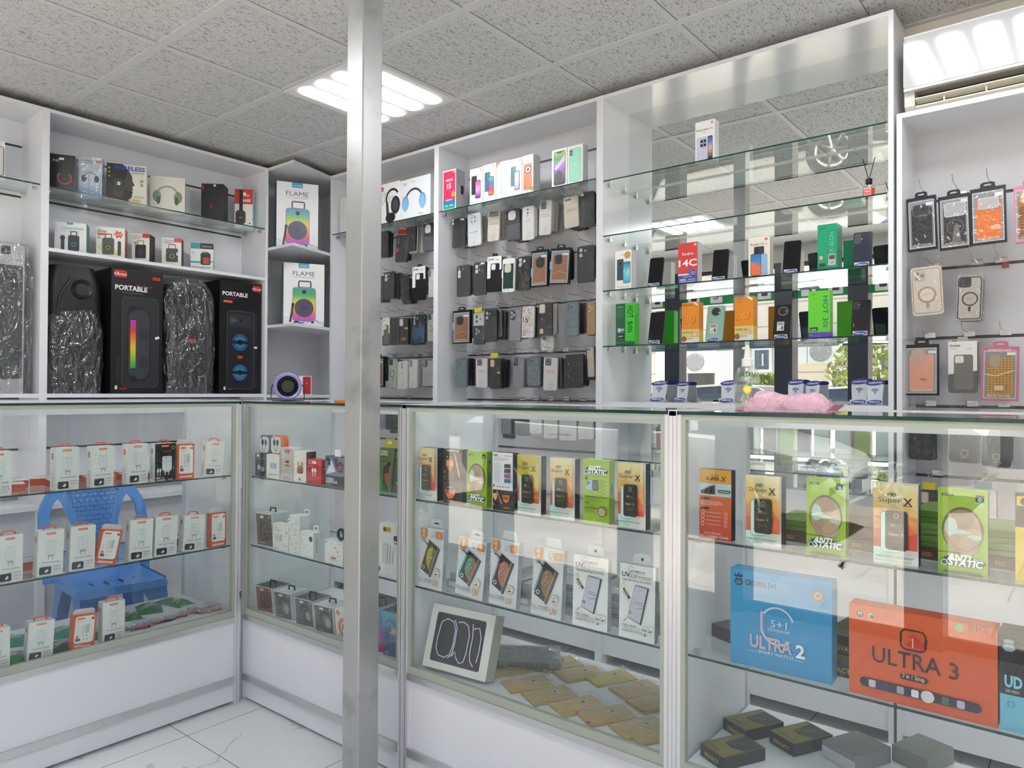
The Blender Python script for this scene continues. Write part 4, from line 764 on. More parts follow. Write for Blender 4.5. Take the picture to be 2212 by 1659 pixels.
# flat orange rimmed boxes lying behind on the glass shelves
def flatbox(x, y, z, rz, label, sx=0.10, sy=0.16, h=0.025):
    mb = MB(); O = M('#c2512a', 0.4); mb.box((-sx / 2, -sy / 2, 0), (sx / 2, sy / 2, h), O, t=M('#d9d6d0', 0.4))
    mb.box((-sx / 2, -sy / 2, h), (sx / 2, -sy / 2 + .012, h + .0003), O); art(mb, lambda a, b_, k: (a - sx / 2, b_ - sy / 2, h + 0.0003 * (k + 1)), sx, sy, [('r', 0.30, 0.45, 0.7, 0.55, '#b8b4b0'), ('r', 0.0, 0.9, 1, 1, '#c2512a')])
    o = mb.build('cable_box'); o.location = (x, y, z); o.rotation_euler = (0, 0, rz); return tag(o, label, 'box', 'flat orange boxes lying on the glass shelves')
FB = 'flat white topped orange box lying behind the standing charger boxes on the top shelf'
for x, y, rz, lv in ((-2.985, 0.865, 1.35, 0), (-3.09, 0.90, 1.5, 0), (-3.10, 1.02, 1.2, 0), (-2.99, 1.04, 1.45, 0), (-3.0, 1.17, 1.5, 0), (-3.11, 1.17, 1.35, 0), (-3.0, 1.30, 1.6, 0), (-3.11, 1.32, 1.5, 0), (-3.02, 1.46, 1.4, 0)): flatbox(x, y, SA1, rz, FB, 0.095, 0.10)
for x, y, rz in ((-3.02, 0.93, 0.2), (-3.03, 1.10, 1.4), (-3.05, 1.34, 1.5), (-3.03, 1.50, 1.4)): flatbox(x, y, SA2, rz, 'flat orange edged box lying behind the charger boxes on the middle shelf', 0.05, 0.09, 0.03)
mb = MB(); mb.lathe([(0, 0.006), (0.012, 0.005), (0.017, 0.001), (0.017, 0), (0, 0)], M('#8a8d92', 0.25, 0.6), 20); o = mb.build('metal_cap'); p = on(488, 1017, 'z', SA1 + 0.002); o.location = (p.x, min(p.y, 1.59), SA1); tag(o, 'small round metal cap at the right end of the top shelf', 'cap')
# pouches on the counter floor
def pouch(u, v, label, col, sx=0.10, sy=0.14, rz=0.4, deco='#dfe8d8', h=0.018):
    p = on(u, v, 'z', SD + 0.005); rnd = random.Random(int(u)); mb = MB(); n, m_ = 9, 7; V = []
    for i in range(n):
        for j in range(m_):
            a, b_ = i / (n - 1) * 2 - 1, j / (m_ - 1) * 2 - 1; z = h * max(0, (1 - a * a)) ** .6 * max(0, (1 - b_ * b_)) ** .6 + rnd.uniform(0, .004) * (abs(a) < 1 and abs(b_) < 1)
            V.append((a * sx / 2, b_ * sy / 2, 0.0006 + z))
    F = [(i * m_ + j, (i + 1) * m_ + j, (i + 1) * m_ + j + 1, i * m_ + j + 1) for i in range(n - 1) for j in range(m_ - 1)]
    k = len(V); mb.add(V + [(x, y, 0) for x, y, z in V], F + [tuple(k + q for q in f[::-1]) for f in F], M(col, 0.3))
    for q in range(4):
        a0 = -0.36 + 0.12 * q; L = []; R_ = []
        for i in range(9):
            a = i / 8 * 1.4 - 0.7; b_ = a0 + 0.25 * math.sin(a * 2.2); z = h * max(0, 1 - a * a) ** .6 * max(0, 1 - b_ * b_) ** .6 + 0.0058
            L.append((a * sx / 2, (b_ - .03) * sy / 2, z)); R_.append((a * sx / 2, (b_ + .03) * sy / 2, z))
        mb.add(L + R_, [(9 + i, 10 + i, i + 1, i) for i in range(8)] if q % 2 == 0 else [(9 + i, 10 + i, i + 1, i) for i in range(2, 6)], M(deco, 0.4))
    o = mb.build('pouch', smooth=True); o.location = (min(p.x, -2.928), p.y, SD); o.rotation_euler = (0, 0, rz); return tag(o, label, 'pouch')
G1, G2 = '#1f6a35', '#2a8a78'
pouch(22, 1385, 'teal foil pouch behind the white box at the left edge of the counter floor', G2, rz=1.2)
pouch(28, 1425, 'dark green foil pouch in front of the teal one at the left edge', G1, rz=1.0)
pouch(133, 1366, 'teal foil pouch left of the orange box on the counter floor', G2, rz=1.3); pouch(128, 1398, 'dark foil pouch with pale swirl left of the orange box', '#26332c', rz=1.5)
pouch(210, 1368, 'green foil pouch behind the white box on the counter floor', G1, rz=1.4); pouch(283, 1331, 'small green pouch behind the red strapped trinkets', G1, 0.07, 0.10, 1.4)
pouch(322, 1314, 'green pouch with white swirls at the back of the counter floor', '#1f7a32', 0.10, 0.15, 1.2); pouch(377, 1300, 'green pouch with pinched end in the back right corner of the counter floor', '#1f7a32', 0.085, 0.17, 1.75)
def trinket(u, v, label, rz, beads):
    p = on(u, v, 'z', SD); r = thing('phone_strap', label, 'strap', (p.x, p.y, SD), rz, 'bagged phone straps on the counter floor'); R_ = M('#c4472c', 0.5)
    mb = MB(); mb.tube([(-.04, 0, .004), (-.02, .008, .006), (.0, 0, .005), (.02, -.008, .006), (.045, 0, .004)], 0.0035, R_, 6); mb.tube([(0, 0, .005), (.01, .02, .006), (-.01, .035, .004)], 0.003, R_, 6); mb.build('cord', r)
    mb = MB()
    for i, c_ in enumerate(beads): mb.lathe([(0, .0), (.008, .003), (.009, .008), (.006, .013), (0, .015)], M(c_, 0.3), 10, 'z', (-.03 + .02 * i, .012 * (-1) ** i, 0))
    mb.build('charm', r, smooth=True); MB().box((-.055, -.03, .0001), (.055, .045, .0006), M('#d5d8d6', 0.4)).build('backing_card', r); MB().box((-.056, -.031, .0165), (.056, .046, .0168), FILM).build('clear_bag', r)
for i, (u, v, rz, bd_) in enumerate(((292, 1360, 1.3, ('#7a8a90', '#6a8a80')), (318, 1352, 1.4, ('#8a9aa0',)), (345, 1343, 1.3, ('#c8b86a', '#7a9a7a')), (375, 1336, 1.5, ('#3a5a8a', '#8aa85a')), (400, 1328, 1.4, ('#a8c0a0', '#c86a4a')), (425, 1318, 1.3, ('#7a6a9a', '#4a3a2a')), (455, 1322, 1.4, ('#4a3426', '#c8a86a')), (470, 1312, 1.5, ('#3a4a2a', '#d0c08a')))):
    trinket(u, v, ('red corded phone strap nearest the white charger box', 'second red corded strap from the white charger box', 'red corded strap with yellow charm', 'red corded strap with blue and green charms', 'red corded strap with pale green charm', 'red corded strap with violet charm at the back', 'brown beaded strap near the counter corner', 'dark green beaded strap in the front right corner')[i], rz, bd_)
# ================================================================== goods in the counter behind the post
CB1, CB2 = 0.9512, 0.6572
CBY = CFY + 0.040
def ear(label, u0, u1, vt, zb, col, front, d=0.045, c=CBY, yaw=0.0, name='earphone_box', rcol=None, tcol=None, group='earphone boxes', h=None, right=()):
    return carton(name, label, 'box', u0, u1, vt, zb, 'y', c, yaw=yaw, d=d, col=col, front=front, rcol=rcol, tcol=tcol, group=group, h=h, right=right)
def buds(cx, cz, s, col): return [('e', cx - s, cz, s * .8, s * 1.1, col), ('e', cx + s, cz, s * .8, s * 1.1, col), ('rr', cx - s * 1.1, cz - s * 3.0, cx - s * .6, cz, s * .2, col), ('rr', cx + s * .6, cz - s * 3.0, cx + s * 1.1, cz, s * .2, col)]
e1 = ear('black earphone box with pale buds, left end of the top shelf', 552, 575, 979, CB1, '#23282e', [('r', 0.12, 0.86, 0.4, 0.97, '#dcdcdc'), ('t', 'BLUETOOTH', 0.5, 0.76, 0.10, '#9aa0a4', {'w': 0.8}), ('e', 0.35, 0.40, 0.16, 0.13, '#a9b4cc'), ('e', 0.70, 0.34, 0.16, 0.13, '#8894b4')], rcol='#d8d8d6')
e2 = ear('white earphone box with lilac earbuds on the top shelf', 577, 604, 980, CB1, '#e2e0da', [('e', 0.32, 0.52, 0.09, 0.15, '#a4a4c0'), ('e', 0.50, 0.52, 0.09, 0.17, '#b4b4cc'), ('e', 0.68, 0.52, 0.09, 0.15, '#a4a4c0'), ('t', 'Buds2 PRO7', 0.5, 0.12, 0.07, '#5a5a58', {'w': 0.6}), ('o', 0.5, 0.86, 0.06, 0.012, '#b8b4ac')])
def roundcase(e, label, dx, col):
    w, d, h = DIM[e.name]; r = thing('earphone_case', label, 'case', (e.location.x + dx, e.location.y + 0.012, e.location.z + h + 0.0005), group='rounded earphone cases'); s = 0.078
    mb = MB(); mb.prism(rrect(-s / 2, 0, s / 2, s, 0.022), 0.0, 0.034, M(col, 0.25)); mb.build('shell', r, bevel=0.002)
    mb = MB(); mb.prism(rrect(-s / 2 + .005, .005, s / 2 - .005, s - .005, .018), -0.002, 0.0, M('#cfd6d8', 0.4)); fm = lambda x, z, k: (x - s / 2, -0.0023 - 0.0002 * k, z)
    art(mb, fm, s, s, [('e', 0.36, 0.62, 0.12, 0.17, '#1d2025'), ('e', 0.66, 0.62, 0.12, 0.17, '#1d2025'), ('l', [(0.34, 0.5), (0.36, 0.2), (0.5, 0.14)], 0.04, '#1d2025'), ('l', [(0.66, 0.5), (0.62, 0.2), (0.5, 0.14)], 0.04, '#1d2025'), ('c', 0.3, 0.86, 0.05, '#2a2a2a')]); mb.build('printed_face', r)
    return r
roundcase(e1, 'blue rimmed rounded earphone case stacked on the black box', 0.008, '#23406e'); roundcase(e2, 'orange rimmed rounded earphone case stacked on the white box', 0.002, '#e06a2a')
o = ear('clear blister pack of white and orange earbuds on the top shelf', 606, 633, 966, CB1, '#d9dcda', [('ro', 0.04, 0.02, 0.96, 0.98, 0.2, 0.04, '#d8a890'), ('rr', 0.34, 0.84, 0.76, 0.94, 0.1, '#d2452c'), ('t', 'HF', 0.55, 0.865, 0.08, '#f0e0d8'), ('rr', 0.26, 0.40, 0.86, 0.66, 0.1, '#e6dcc8'), ('ro', 0.26, 0.40, 0.86, 0.66, 0.1, 0.03, '#c8b49a'), ('rr', 0.42, 0.53, 0.72, 0.61, 0.05, '#2f3436'), ('rr', 0.40, 0.44, 0.74, 0.48, 0.04, '#5a4a3a'), ('c', 0.42, 0.26, 0.11, '#c8c4bc'), ('c', 0.70, 0.26, 0.11, '#c8c4bc'), ('t', 'HEADPHONE', 0.12, 0.45, 0.09, '#9a9c98', {'r': 90}), ('r', 0.3, 0.06, 0.8, 0.10, '#d08a6a')])
w, d, h = DIM[o.name]; MB().box((-w / 2 - .001, -.006, .002), (w / 2 + .001, -.0015, h - .004), FILM).build('blister', o)
ear('white earphone box with brown charging case, black right side', 635, 662, 974, CB1, '#e4e2dc', [('o', 0.5, 0.90, 0.04, 0.012, '#a8a49c'), ('e', 0.36, 0.60, 0.10, 0.09, '#b09a86'), ('e', 0.66, 0.60, 0.10, 0.09, '#b09a86'), ('rr', 0.28, 0.28, 0.76, 0.54, 0.12, '#a07a62'), ('r', 0.28, 0.40, 0.76, 0.415, '#6a4a3a'), ('rr', 0.28, 0.28, 0.76, 0.40, 0.10, '#8a5e48'), ('c', 0.5, 0.09, 0.07, '#2a2a2c'), ('t', 'TWS 5.3', 0.22, 0.82, 0.05, '#8a8680')], rcol='#2a2c30')
ear('red i12 earphone box with white earbuds on the top shelf', 663, 695, 991, CB1, '#c02f36', [('t', 'i12', 0.26, 0.80, 0.17, '#f0d4d4', {'b': 0.01}), ('r', 0.40, 0.82, 0.64, 0.95, '#e8e4e0'), ('p', [(0.55, 0.97), (0.98, 0.97), (0.98, 0.62)], '#d85258')] + buds(0.50, 0.56, 0.085, '#f2eeec') + lines(0.08, 0.72, 0.5, 2, 0.04, 0.015, '#e0a0a0'), rcol='#a8242c')
o = ear('black stereo earphone box printed with metallic machinery, beside the post', 703, 748, 984, CB1, '#1c1e24', [('r', 0.0, 0.36, 1, 0.97, '#6d7490'), ('p', [(0.05, 0.4), (0.3, 0.9), (0.5, 0.5)], '#c9cfe2'), ('p', [(0.4, 0.95), (0.55, 0.5), (0.62, 0.92)], '#39405a'), ('c', 0.72, 0.66, 0.16, '#3a2c34'), ('c', 0.72, 0.66, 0.10, '#8a4a4a'), ('p', [(0.1, 0.7), (0.2, 0.95), (0.28, 0.7)], '#2a3048'), ('r', 0.04, 0.84, 0.18, 0.95, '#14161c'), ('t', 'STEREO', 0.06, 0.20, 0.075, '#e4e4e4', {'a': 'l', 'b': 0.03}), ('t', 'EARPHONE', 0.06, 0.11, 0.075, '#e4e4e4', {'a': 'l', 'b': 0.03})] + lines(0.06, 0.06, 0.4, 2, 0.03, 0.012, '#a0a0a0'))
w, d, h = DIM[o.name]; MB().prism([(-.016, 0), (.022, 0), (.022, .022), (.016, .027), (-.012, .027), (-.016, .022)], 0.0, 0.001, M('#e6e6e4', 0.4)).build('hang_tab', o, loc=(0.01, 0, h))
# middle shelf
def wbox(label, u0, u1, vt, zb, front, d=0.035, h=None, c=CBY, tab=True, right=()):
    o = carton('charger_box', label, 'box', u0, u1, vt, zb, 'y', c, d=d, col='#e4e5e3', rcol='#d2d3d3', front=front, h=h, right=right, group='small white accessory boxes')
    if tab:
        w, d, h = DIM[o.name]; mb = MB(); mb.prism(rrect(-.004, 0, .030, .022, .004), 0, .001, M('#dcdedd', 0.4)); mb.prism(rrect(.004, .008, .022, .014, .003), -.0004, .0014, M('#4a4e50', 0.5)); mb.build('hang_tab', o, loc=(0, d - .001, h))
    return o
PLUG = [('rr', 0.14, 0.34, 0.56, 0.60, 0.03, '#cfd4d4'), ('p', [(0.42, 0.34), (0.58, 0.38), (0.58, 0.62), (0.42, 0.60)], '#b8bfc0'), ('l', [(0.56, 0.30), (0.72, 0.18), (0.92, 0.24)], 0.035, '#c2c8c8'), ('t', '5.0A', 0.10, 0.82, 0.07, '#c87a6a', {'a': 'l'}), ('c', 0.86, 0.72, 0.05, '#d08a8a'), ('r', 0.1, 0.76, 0.5, 0.78, '#c0a09a'), ('r', 0.08, 0.06, 0.4, 0.08, '#a8acac')]
wbox('white charger box printed with an adapter and cable, middle shelf by the headphone box', 590, 624, 1129, CB2, PLUG)
E17 = [('c', 0.10, 0.88, 0.04, '#2c2e30'), ('t', '17', 0.60, 0.24, 0.17, '#7a7e80'), ('r', 0.5, 0.62, 0.8, 0.64, '#8a8e90'), ('o', 0.7, 0.72, 0.07, 0.015, '#8a8e90'), ('r', 0.2, 0.5, 0.24, 0.6, '#6a6e70'), ('r', 0.32, 0.5, 0.36, 0.6, '#6a6e70'), ('r', 0.5, 0.10, 0.74, 0.13, '#8a8e90')]
o = wbox('white 17 accessory box, lower of the stacked pair', 625, 648, 1158, CB2, E17, tab=False, d=0.05)
w, d, h = DIM[o.name]; p2 = wbox('white 17 accessory box, upper of the stacked pair', 625, 648, 1112, CB2 + h + 0.0003, E17, d=0.05)
wbox('white cable box with dark round badge, middle shelf', 649, 677, 1146, CB2, [('c', 0.80, 0.74, 0.13, '#22283a'), ('o', 0.80, 0.74, 0.10, 0.015, '#7a8aa8'), ('l', [(0.12, 0.62), (0.2, 0.30), (0.45, 0.40), (0.55, 0.52)], 0.03, '#b0b6b6'), ('rr', 0.1, 0.58, 0.16, 0.68, 0.02, '#9aa0a0'), ('t', 'DATA CABLE', 0.36, 0.84, 0.05, '#c08a84', {'w': 0.5})], right=[('r', 0.4, 0.2, 0.5, 0.8, '#9aa0a0')])
o = wbox('white cable box with black ring reel on top, next to the post', 702, 741, 1164, CB2, [('c', 0.08, 0.90, 0.03, '#2c2e30'), ('o', 0.36, 0.88, 0.04, 0.01, '#8a8e90'), ('t', 'TYPE-C', 0.84, 0.86, 0.045, '#6a6e70'), ('l', [(0.12, 0.52), (0.22, 0.42), (0.30, 0.30), (0.70, 0.30), (0.85, 0.42)], 0.02, '#a8aeae'), ('rr', 0.56, 0.66, 0.62, 0.72, 0.01, '#3a3e40'), ('rr', 0.70, 0.52, 0.76, 0.58, 0.01, '#3a3e40'), ('rr', 0.36, 0.21, 0.62, 0.27, 0.03, '#c03a3a'), ('r', 0.26, 0.14, 0.76, 0.16, '#b08a8a')], tab=False)
w, d, h = DIM[o.name]; mb = MB(); mb.tube([(0.018 * math.cos(a * PI / 10), 0, 0.018 * math.sin(a * PI / 10)) for a in range(20)], 0.006, BLACK, 8, closed=True); q = mb.build('cable_reel', smooth=True); q.location = (o.location.x + w * .16, o.location.y + .02, o.location.z + h + .024); tag(q, 'small black ring reel on the white cable box', 'reel')
# trapezoid headphone boxes with clear fronts
def trap(label, u0, u1, vt, zb, pic, side='#cfd2d4', topc='#2a2c30', c=CBY, lean=0.0, hoop=True, topd=0.085, botd=0.055, yaw=0.10):
    mid, w, rz = span(u0, u1, vt, 'y', c, yaw); h = on(u0, vt, 'y', c).z - zb
    r = thing('headphone_box', label, 'box', (mid.x, mid.y, zb), rz, 'wedge shaped headphone boxes')
    mb = MB(); S = M(side, 0.3); vs = [(-w / 2, 0, 0), (w / 2, 0, 0), (w / 2, botd, 0), (-w / 2, botd, 0), (-w / 2, -0.012, h), (w / 2, -0.012, h), (w / 2, topd, h), (-w / 2, topd, h)]
    mb.add(vs, [(0, 3, 2, 1), (2, 3, 7, 6), (3, 0, 4, 7), (1, 2, 6, 5), (0, 1, 5, 4)], S); mb.add(vs, [(4, 5, 6, 7)], M(topc, 0.25))
    fm = lambda x, z, k: (x - w / 2, -0.012 * z / h - 0.0004 * (k + 1), z); art(mb, fm, w, h, pic); mb.build('carton', r)
    MB().add([(-w / 2 + .004, -.004, .006), (w / 2 - .004, -.004, .006), (w / 2 - .004, -.0165, h - .006), (-w / 2 + .004, -.0165, h - .006)], [(0, 1, 2, 3)], FILM).build('window_film', r)
    if hoop:
        mb = MB(); mb.tube([(-.018, topd * .45, h), (-.016, topd * .45, h + .016), (.016, topd * .45, h + .016), (.018, topd * .45, h)], 0.0035, BLACK, 8); mb.build('carry_handle', r, smooth=True)
    return r
def cans(bg, band, cup, pad): return [('r', 0.04, 0.03, 0.96, 0.97, bg), ('r', 0.3, 0.84, 0.5, 0.92, '#e4e4e4'), ('o', 0.56, 0.52, 0.25, 0.09, band, (40, 200)), ('e', 0.66, 0.42, 0.20, 0.24, cup), ('e', 0.72, 0.40, 0.13, 0.17, pad), ('c', 0.86, 0.90, 0.05, '#c8a85a'), ('r', 0.1, 0.1, 0.5, 0.13, '#b0a89c')]
trap('grey wedge headphone box with brown print at the left end of the middle shelf', 556, 592, 1105, CB2, cans('#5e4a44', '#22282a', '#1f2c2e', '#3a5450'), '#c6cbcd', '#c6cbcd')
trap('wedge headphone box with a red print, left end of the counter floor', 556, 592, 1262, SD, cans('#84403a', '#3a3034', '#2a2c30', '#4a4a4c'), lean=0.1)
trap('wedge headphone box with white top, second on the counter floor', 596, 633, 1274, SD, cans('#5f6462', '#33363a', '#8f826e', '#b8a88c'), topc='#c6cacc')
trap('wedge headphone box with black top, third on the counter floor', 640, 680, 1288, SD, cans('#5a5f60', '#2a2c30', '#3a3c40', '#a89c80'))
trap('wedge headphone box with white top beside the post', 682, 724, 1302, SD, cans('#565c60', '#2c2e34', '#7a7468', '#b8ac94'), topc='#c6cacc')
trap('white wedge headphone box with orange ring print beside the post', 728, 768, 1312, SD, [('c', 0.16, 0.88, 0.1, '#d8763a'), ('o', 0.5, 0.42, 0.3, 0.14, '#d8763a'), ('c', 0.5, 0.42, 0.16, '#4a4a4e'), ('r', 0.1, 0.1, 0.8, 0.13, '#a8a8a8')], '#dadcdc', '#dadcdc', hoop=False)
# right of the post
def hangpack(label, u0, u1, vt, zb, head, body, c, extra=(), tilt=0.12):
    mid, w, rz = span(u0, u1, vt, 'y', c); h = on(u0, vt, 'y', c).z - zb
    r = thing('earphone_pack', label, 'pack', (mid.x, mid.y + 0.015, zb + .004), 0.0, 'hanging earphone packs', rx=-tilt)
    mb = MB(); mb.box((-w / 2, 0, 0), (w / 2, .018, h * .82), M(body, 0.3)); art(mb, face('f', w, .018, h), w, h, list(extra)); mb.build('pack_body', r)
    mb = MB(); mb.prism([(-w * .42, h * .80), (w * .42, h * .80), (w * .46, h * .9), (w * .25, h), (-w * .25, h), (-w * .46, h * .9)], .008, .010, M(head, 0.35)); mb.prism([(.012 * math.cos(q * PI / 8), h * .92 + .006 * math.sin(q * PI / 8)) for q in range(16)], .0074, .0078, M('#e8e8e0', 0.4)); mb.build('header_card', r)
    return r
EP = [('t', 'STEREO', 0.30, 0.72, 0.10, '#e8e8e8', {'b': 0.02, 'w': 0.5}), ('t', 'EARPHONE', 0.30, 0.67, 0.09, '#e8e8e8', {'b': 0.02, 'w': 0.5}), ('p', [(0.3, 0.25), (0.9, 0.10), (0.95, 0.55), (0.6, 0.62)], '#8a5a3c'), ('e', 0.55, 0.42, 0.2, 0.2, '#3a1f18'), ('l', [(0.4, 0.35), (0.5, 0.15), (0.75, 0.05)], 0.06, '#15151a'), ('e', 0.72, 0.52, 0.13, 0.1, '#1a1c22')]
hangpack('earphone pack with yellow header just right of the post', 806, 838, 948, CB1, '#b9b02c', '#4a6a3a', CBY, EP + [('p', [(0.02, 0.02), (0.5, 0.02), (0.3, 0.3), (0.02, 0.4)], '#2f8a3c')])
hangpack('earphone pack with green header beside the counter post', 841, 866, 952, CB1, '#2f8a4a', '#4a4e50', CBY, [('t', 'STEREO', 0.4, 0.72, 0.10, '#e8e8e8', {'b': 0.02, 'w': 0.6}), ('t', 'EARPHONE', 0.4, 0.67, 0.09, '#e8e8e8', {'b': 0.02, 'w': 0.6}), ('e', 0.6, 0.5, 0.2, 0.16, '#d8dadc'), ('l', [(0.5, 0.45), (0.3, 0.2), (0.7, 0.08)], 0.05, '#d8dadc'), ('e', 0.4, 0.25, 0.16, 0.12, '#1a1c22')])
carton('power_bank_box', 'tall white power bank box with a yellow label right of the post', 'box', 812, 864, 1130, CB2, 'y', CBY, d=0.05, col='#e2e3e2', rcol='#c8cac9', front=[('rr', 0.30, 0.86, 0.62, 0.97, 0.03, '#d8c42c'), ('t', '20W', 0.52, 0.89, 0.08, '#3a3a20'), ('c', 0.38, 0.915, 0.06, '#5a5020'), ('rr', 0.76, 0.72, 0.94, 0.82, 0.02, '#33373a'), ('t', '10000', 0.85, 0.66, 0.05, '#3a3e40', {'b': 0.02}), ('rr', 0.32, 0.26, 0.52, 0.64, 0.03, '#c9cecf'), ('ro', 0.32, 0.26, 0.52, 0.64, 0.03, 0.01, '#9aa2a6'), ('l', [(0.62, 0.62), (0.60, 0.30), (0.66, 0.28)], 0.03, '#b2b8ba'), ('l', [(0.76, 0.60), (0.72, 0.28)], 0.03, '#9aa0a4'), ('c', 0.14, 0.14, 0.07, '#3a3e3a'), ('t', '2025', 0.55, 0.03, 0.07, '#b0b6b8')])
trap('pink and violet wedge headphone box right of the post', 792, 828, 1302, SD, [('g', 0, 0, 1, 1, ['#c43a72', '#a05aa8', '#5a8ac0'], 14), ('e', 0.75, 0.72, 0.3, 0.16, '#3f8a78'), ('l', [(0.7, 0.6), (0.6, 0.3), (0.75, 0.1)], 0.04, '#4a6a8a'), ('c', 0.85, 0.93, 0.06, '#d8a85a')], '#d4d4d6')
trap('blue wedge headphone box VG7 beside the counter post', 829, 866, 1316, SD, [('g', 0, 0, 1, 1, ['#2c4a86', '#2f7aa8', '#4ab4c8'], 14), ('o', 0.5, 0.66, 0.30, 0.06, '#3a4a6a', (20, 160)), ('e', 0.62, 0.58, 0.22, 0.14, '#c8b49a'), ('e', 0.40, 0.60, 0.16, 0.12, '#5a6a7a'), ('l', [(0.62, 0.5), (0.6, 0.2), (0.66, 0.05)], 0.03, '#22304a'), ('t', 'VG7', 0.22, 0.05, 0.10, '#e8e8f0', {'b': 0.02}), ('c', 0.85, 0.93, 0.07, '#d8a85a')] + [('r', 0.1, 0.2 + 0.06 * k, 0.42, 0.225 + 0.06 * k, '#243c6a') for k in range(6)], '#d4d4d6')
# ================================================================== screen protector boxes in the middle and right counters
def tri_field(cols, seed, y0=0.2):
    rnd = random.Random(seed); n, m_ = 4, 8; P = {}
    for i in range(n + 1):
        for j in range(m_ + 1): P[i, j] = (min(1, max(0, i / n + (rnd.uniform(-.1, .1) if 0 < i < n else 0))), y0 + (1 - y0) * j / m_ + (rnd.uniform(-.05, .05) if 0 < j < m_ else 0))
    out = []
    for i in range(n):
        for j in range(m_):
            for t_ in (((i, j), (i + 1, j), (i, j + 1)), ((i + 1, j), (i + 1, j + 1), (i, j + 1))):
                f = max(0, min(1, j / (m_ - 1) + rnd.uniform(-.13, .13) + (0.12 if i in (1, 2) else -.03))); q = f * (len(cols) - 1); a = min(int(q), len(cols) - 2); q -= a
                c0, c1 = rgb(cols[a]), rgb(cols[a + 1]); out.append(('p', [P[k] for k in t_], tuple(round(c0[k] * (1 - q) + c1[k] * q, 3) for k in range(3))))
    return out
SXC = ['#c8432e', '#d86a3a', '#dd9a4a', '#d8b46a', '#d9c48a', '#dbd0a4']
SXY = ['#c05030', '#cf7a34', '#d0a838', '#c8b42e', '#c0b034', '#b8a83a']
def superx(seed, cols=SXC, back=False):
    if back:
        return [('r', 0, 0, 1, 1, '#b8452a'), ('g', 0, 0.10, 1, 0.64, ['#b8402a', '#c06030'], 8), ('r', 0, 0.80, 1, 1, '#c89430'), ('r', 0, 0.62, 1, 0.80, '#a9c0cc'), ('t', '100% ESD', 0.48, 0.905, 0.055, '#3a2a10', {'w': 0.3}), ('t', 'SUPER', 0.43, 0.845, 0.10, '#2a2014', {'b': 0.02, 'w': 0.42}), ('t', 'X', 0.74, 0.835, 0.16, '#2a2014', {'sh': 0.3}),
                ] + [('r', 0.06 + 0.075 * k, 0.645, 0.13 + 0.075 * k, 0.70 + 0.016 * k, ('#2a1c18', '#3a2a22')[k % 2]) for k in range(6)] + [('rr', 0.60, 0.675, 0.98, 0.715, 0.02, '#1c1a18'), ('rr', 0.62, 0.685, 0.95, 0.702, 0.01, '#b8a860'), ('r', 0.06, 0.57, 0.33, 0.59, '#2a1a14')] + lines(0.06, 0.545, 0.92, 4, 0.018, 0.006, '#e8c4b0') + [('r', 0.06, 0.43, 0.33, 0.45, '#2a1a14')] + [z for k in range(4) for z in (('o', 0.14, 0.385 - 0.055 * k, 0.05, 0.012, '#f0d0c0'), ('r', 0.24, 0.385 - 0.055 * k, 0.7, 0.39 - 0.055 * k, '#e8c4b0'), ('o', 0.86, 0.385 - 0.055 * k, 0.04, 0.01, '#f0d0c0'))] + [('t', 'EDGE TO EDGE', 0.46, 0.085, 0.04, '#f4e4dc', {'w': 0.5}), ('t', 'BIG CURVED GLASS', 0.5, 0.035, 0.06, '#f4e4dc', {'w': 0.88})]
    return [('r', 0, 0, 1, 0.21, '#dfe6e4')] + [('r', 0, 0.0, 0.42, 0.2, '#c4e2de')] + tri_field(cols, seed, 0.205) + [('t', 'ESD', 0.44, 0.845, 0.085, '#2c2a22', {'b': 0.03, 'sh': 0.18}), ('t', 'Super', 0.40, 0.775, 0.115, '#4a4030', {'w': 0.52}), ('t', 'X', 0.80, 0.745, 0.19, '#2c2418', {'b': 0.012}), ('r', 0.70, 0.875 - .135, 0.80, 0.745, '#2c2418'), ('r', 0.80, 0.74, 0.90, 0.745, '#2c2418'),
            ('rr', 0.20, 0.165, 0.66, 0.66, 0.10, '#b8dcd8'), ('ro', 0.20, 0.165, 0.66, 0.66, 0.10, 0.008, '#3a4a4c'), ('rr', 0.30, 0.195, 0.80, 0.68, 0.08, '#151416'), ('ro', 0.31, 0.20, 0.66, 0.66, 0.07, 0.008, '#5a6264'), ('o', 0.55, 0.615, 0.05, 0.02, '#a89a70'), ('r', 0.47, 0.57, 0.65, 0.578, '#8a7c58'), ('t', 'ESD', 0.48, 0.49, 0.045, '#d8c48a', {'b': 0.02}), ('r', 0.56, 0.495, 0.66, 0.502, '#8a7c58'), ('r', 0.44, 0.475, 0.66, 0.48, '#8a7c58'),
            ('t', 'Super X', 0.55, 0.375, 0.07, '#c8a45a', {'w': 0.34, 'b': 0.01}), ('r', 0.42, 0.32, 0.66, 0.326, '#7a6c4c'), ('r', 0.42, 0.30, 0.66, 0.306, '#7a6c4c'), ('r', 0.08, 0.115, 0.28, 0.121, '#4a5254'), ('r', 0.12, 0.104, 0.28, 0.109, '#4a5254'), ('t', 'EDGE TO EDGE', 0.50, 0.105, 0.04, '#4a5254', {'w': 0.40, 'b': 0.02}), ('r', 0.72, 0.115, 0.94, 0.121, '#4a5254'), ('r', 0.72, 0.104, 0.90, 0.109, '#4a5254'), ('t', 'BIG  CURVED  GLASS', 0.50, 0.055, 0.055, '#8f8a70', {'w': 0.80})]
SXR = [('t', '10', 0.5, 0.84, 0.42, '#4a58b8'), ('t', 'ESD', 0.5, 0.76, 0.25, '#3a3f5a', {'w': 0.6}), ('r', 0.35, 0.35, 0.45, 0.60, '#2c3252'), ('r', 0.55, 0.35, 0.65, 0.60, '#2c3252')]
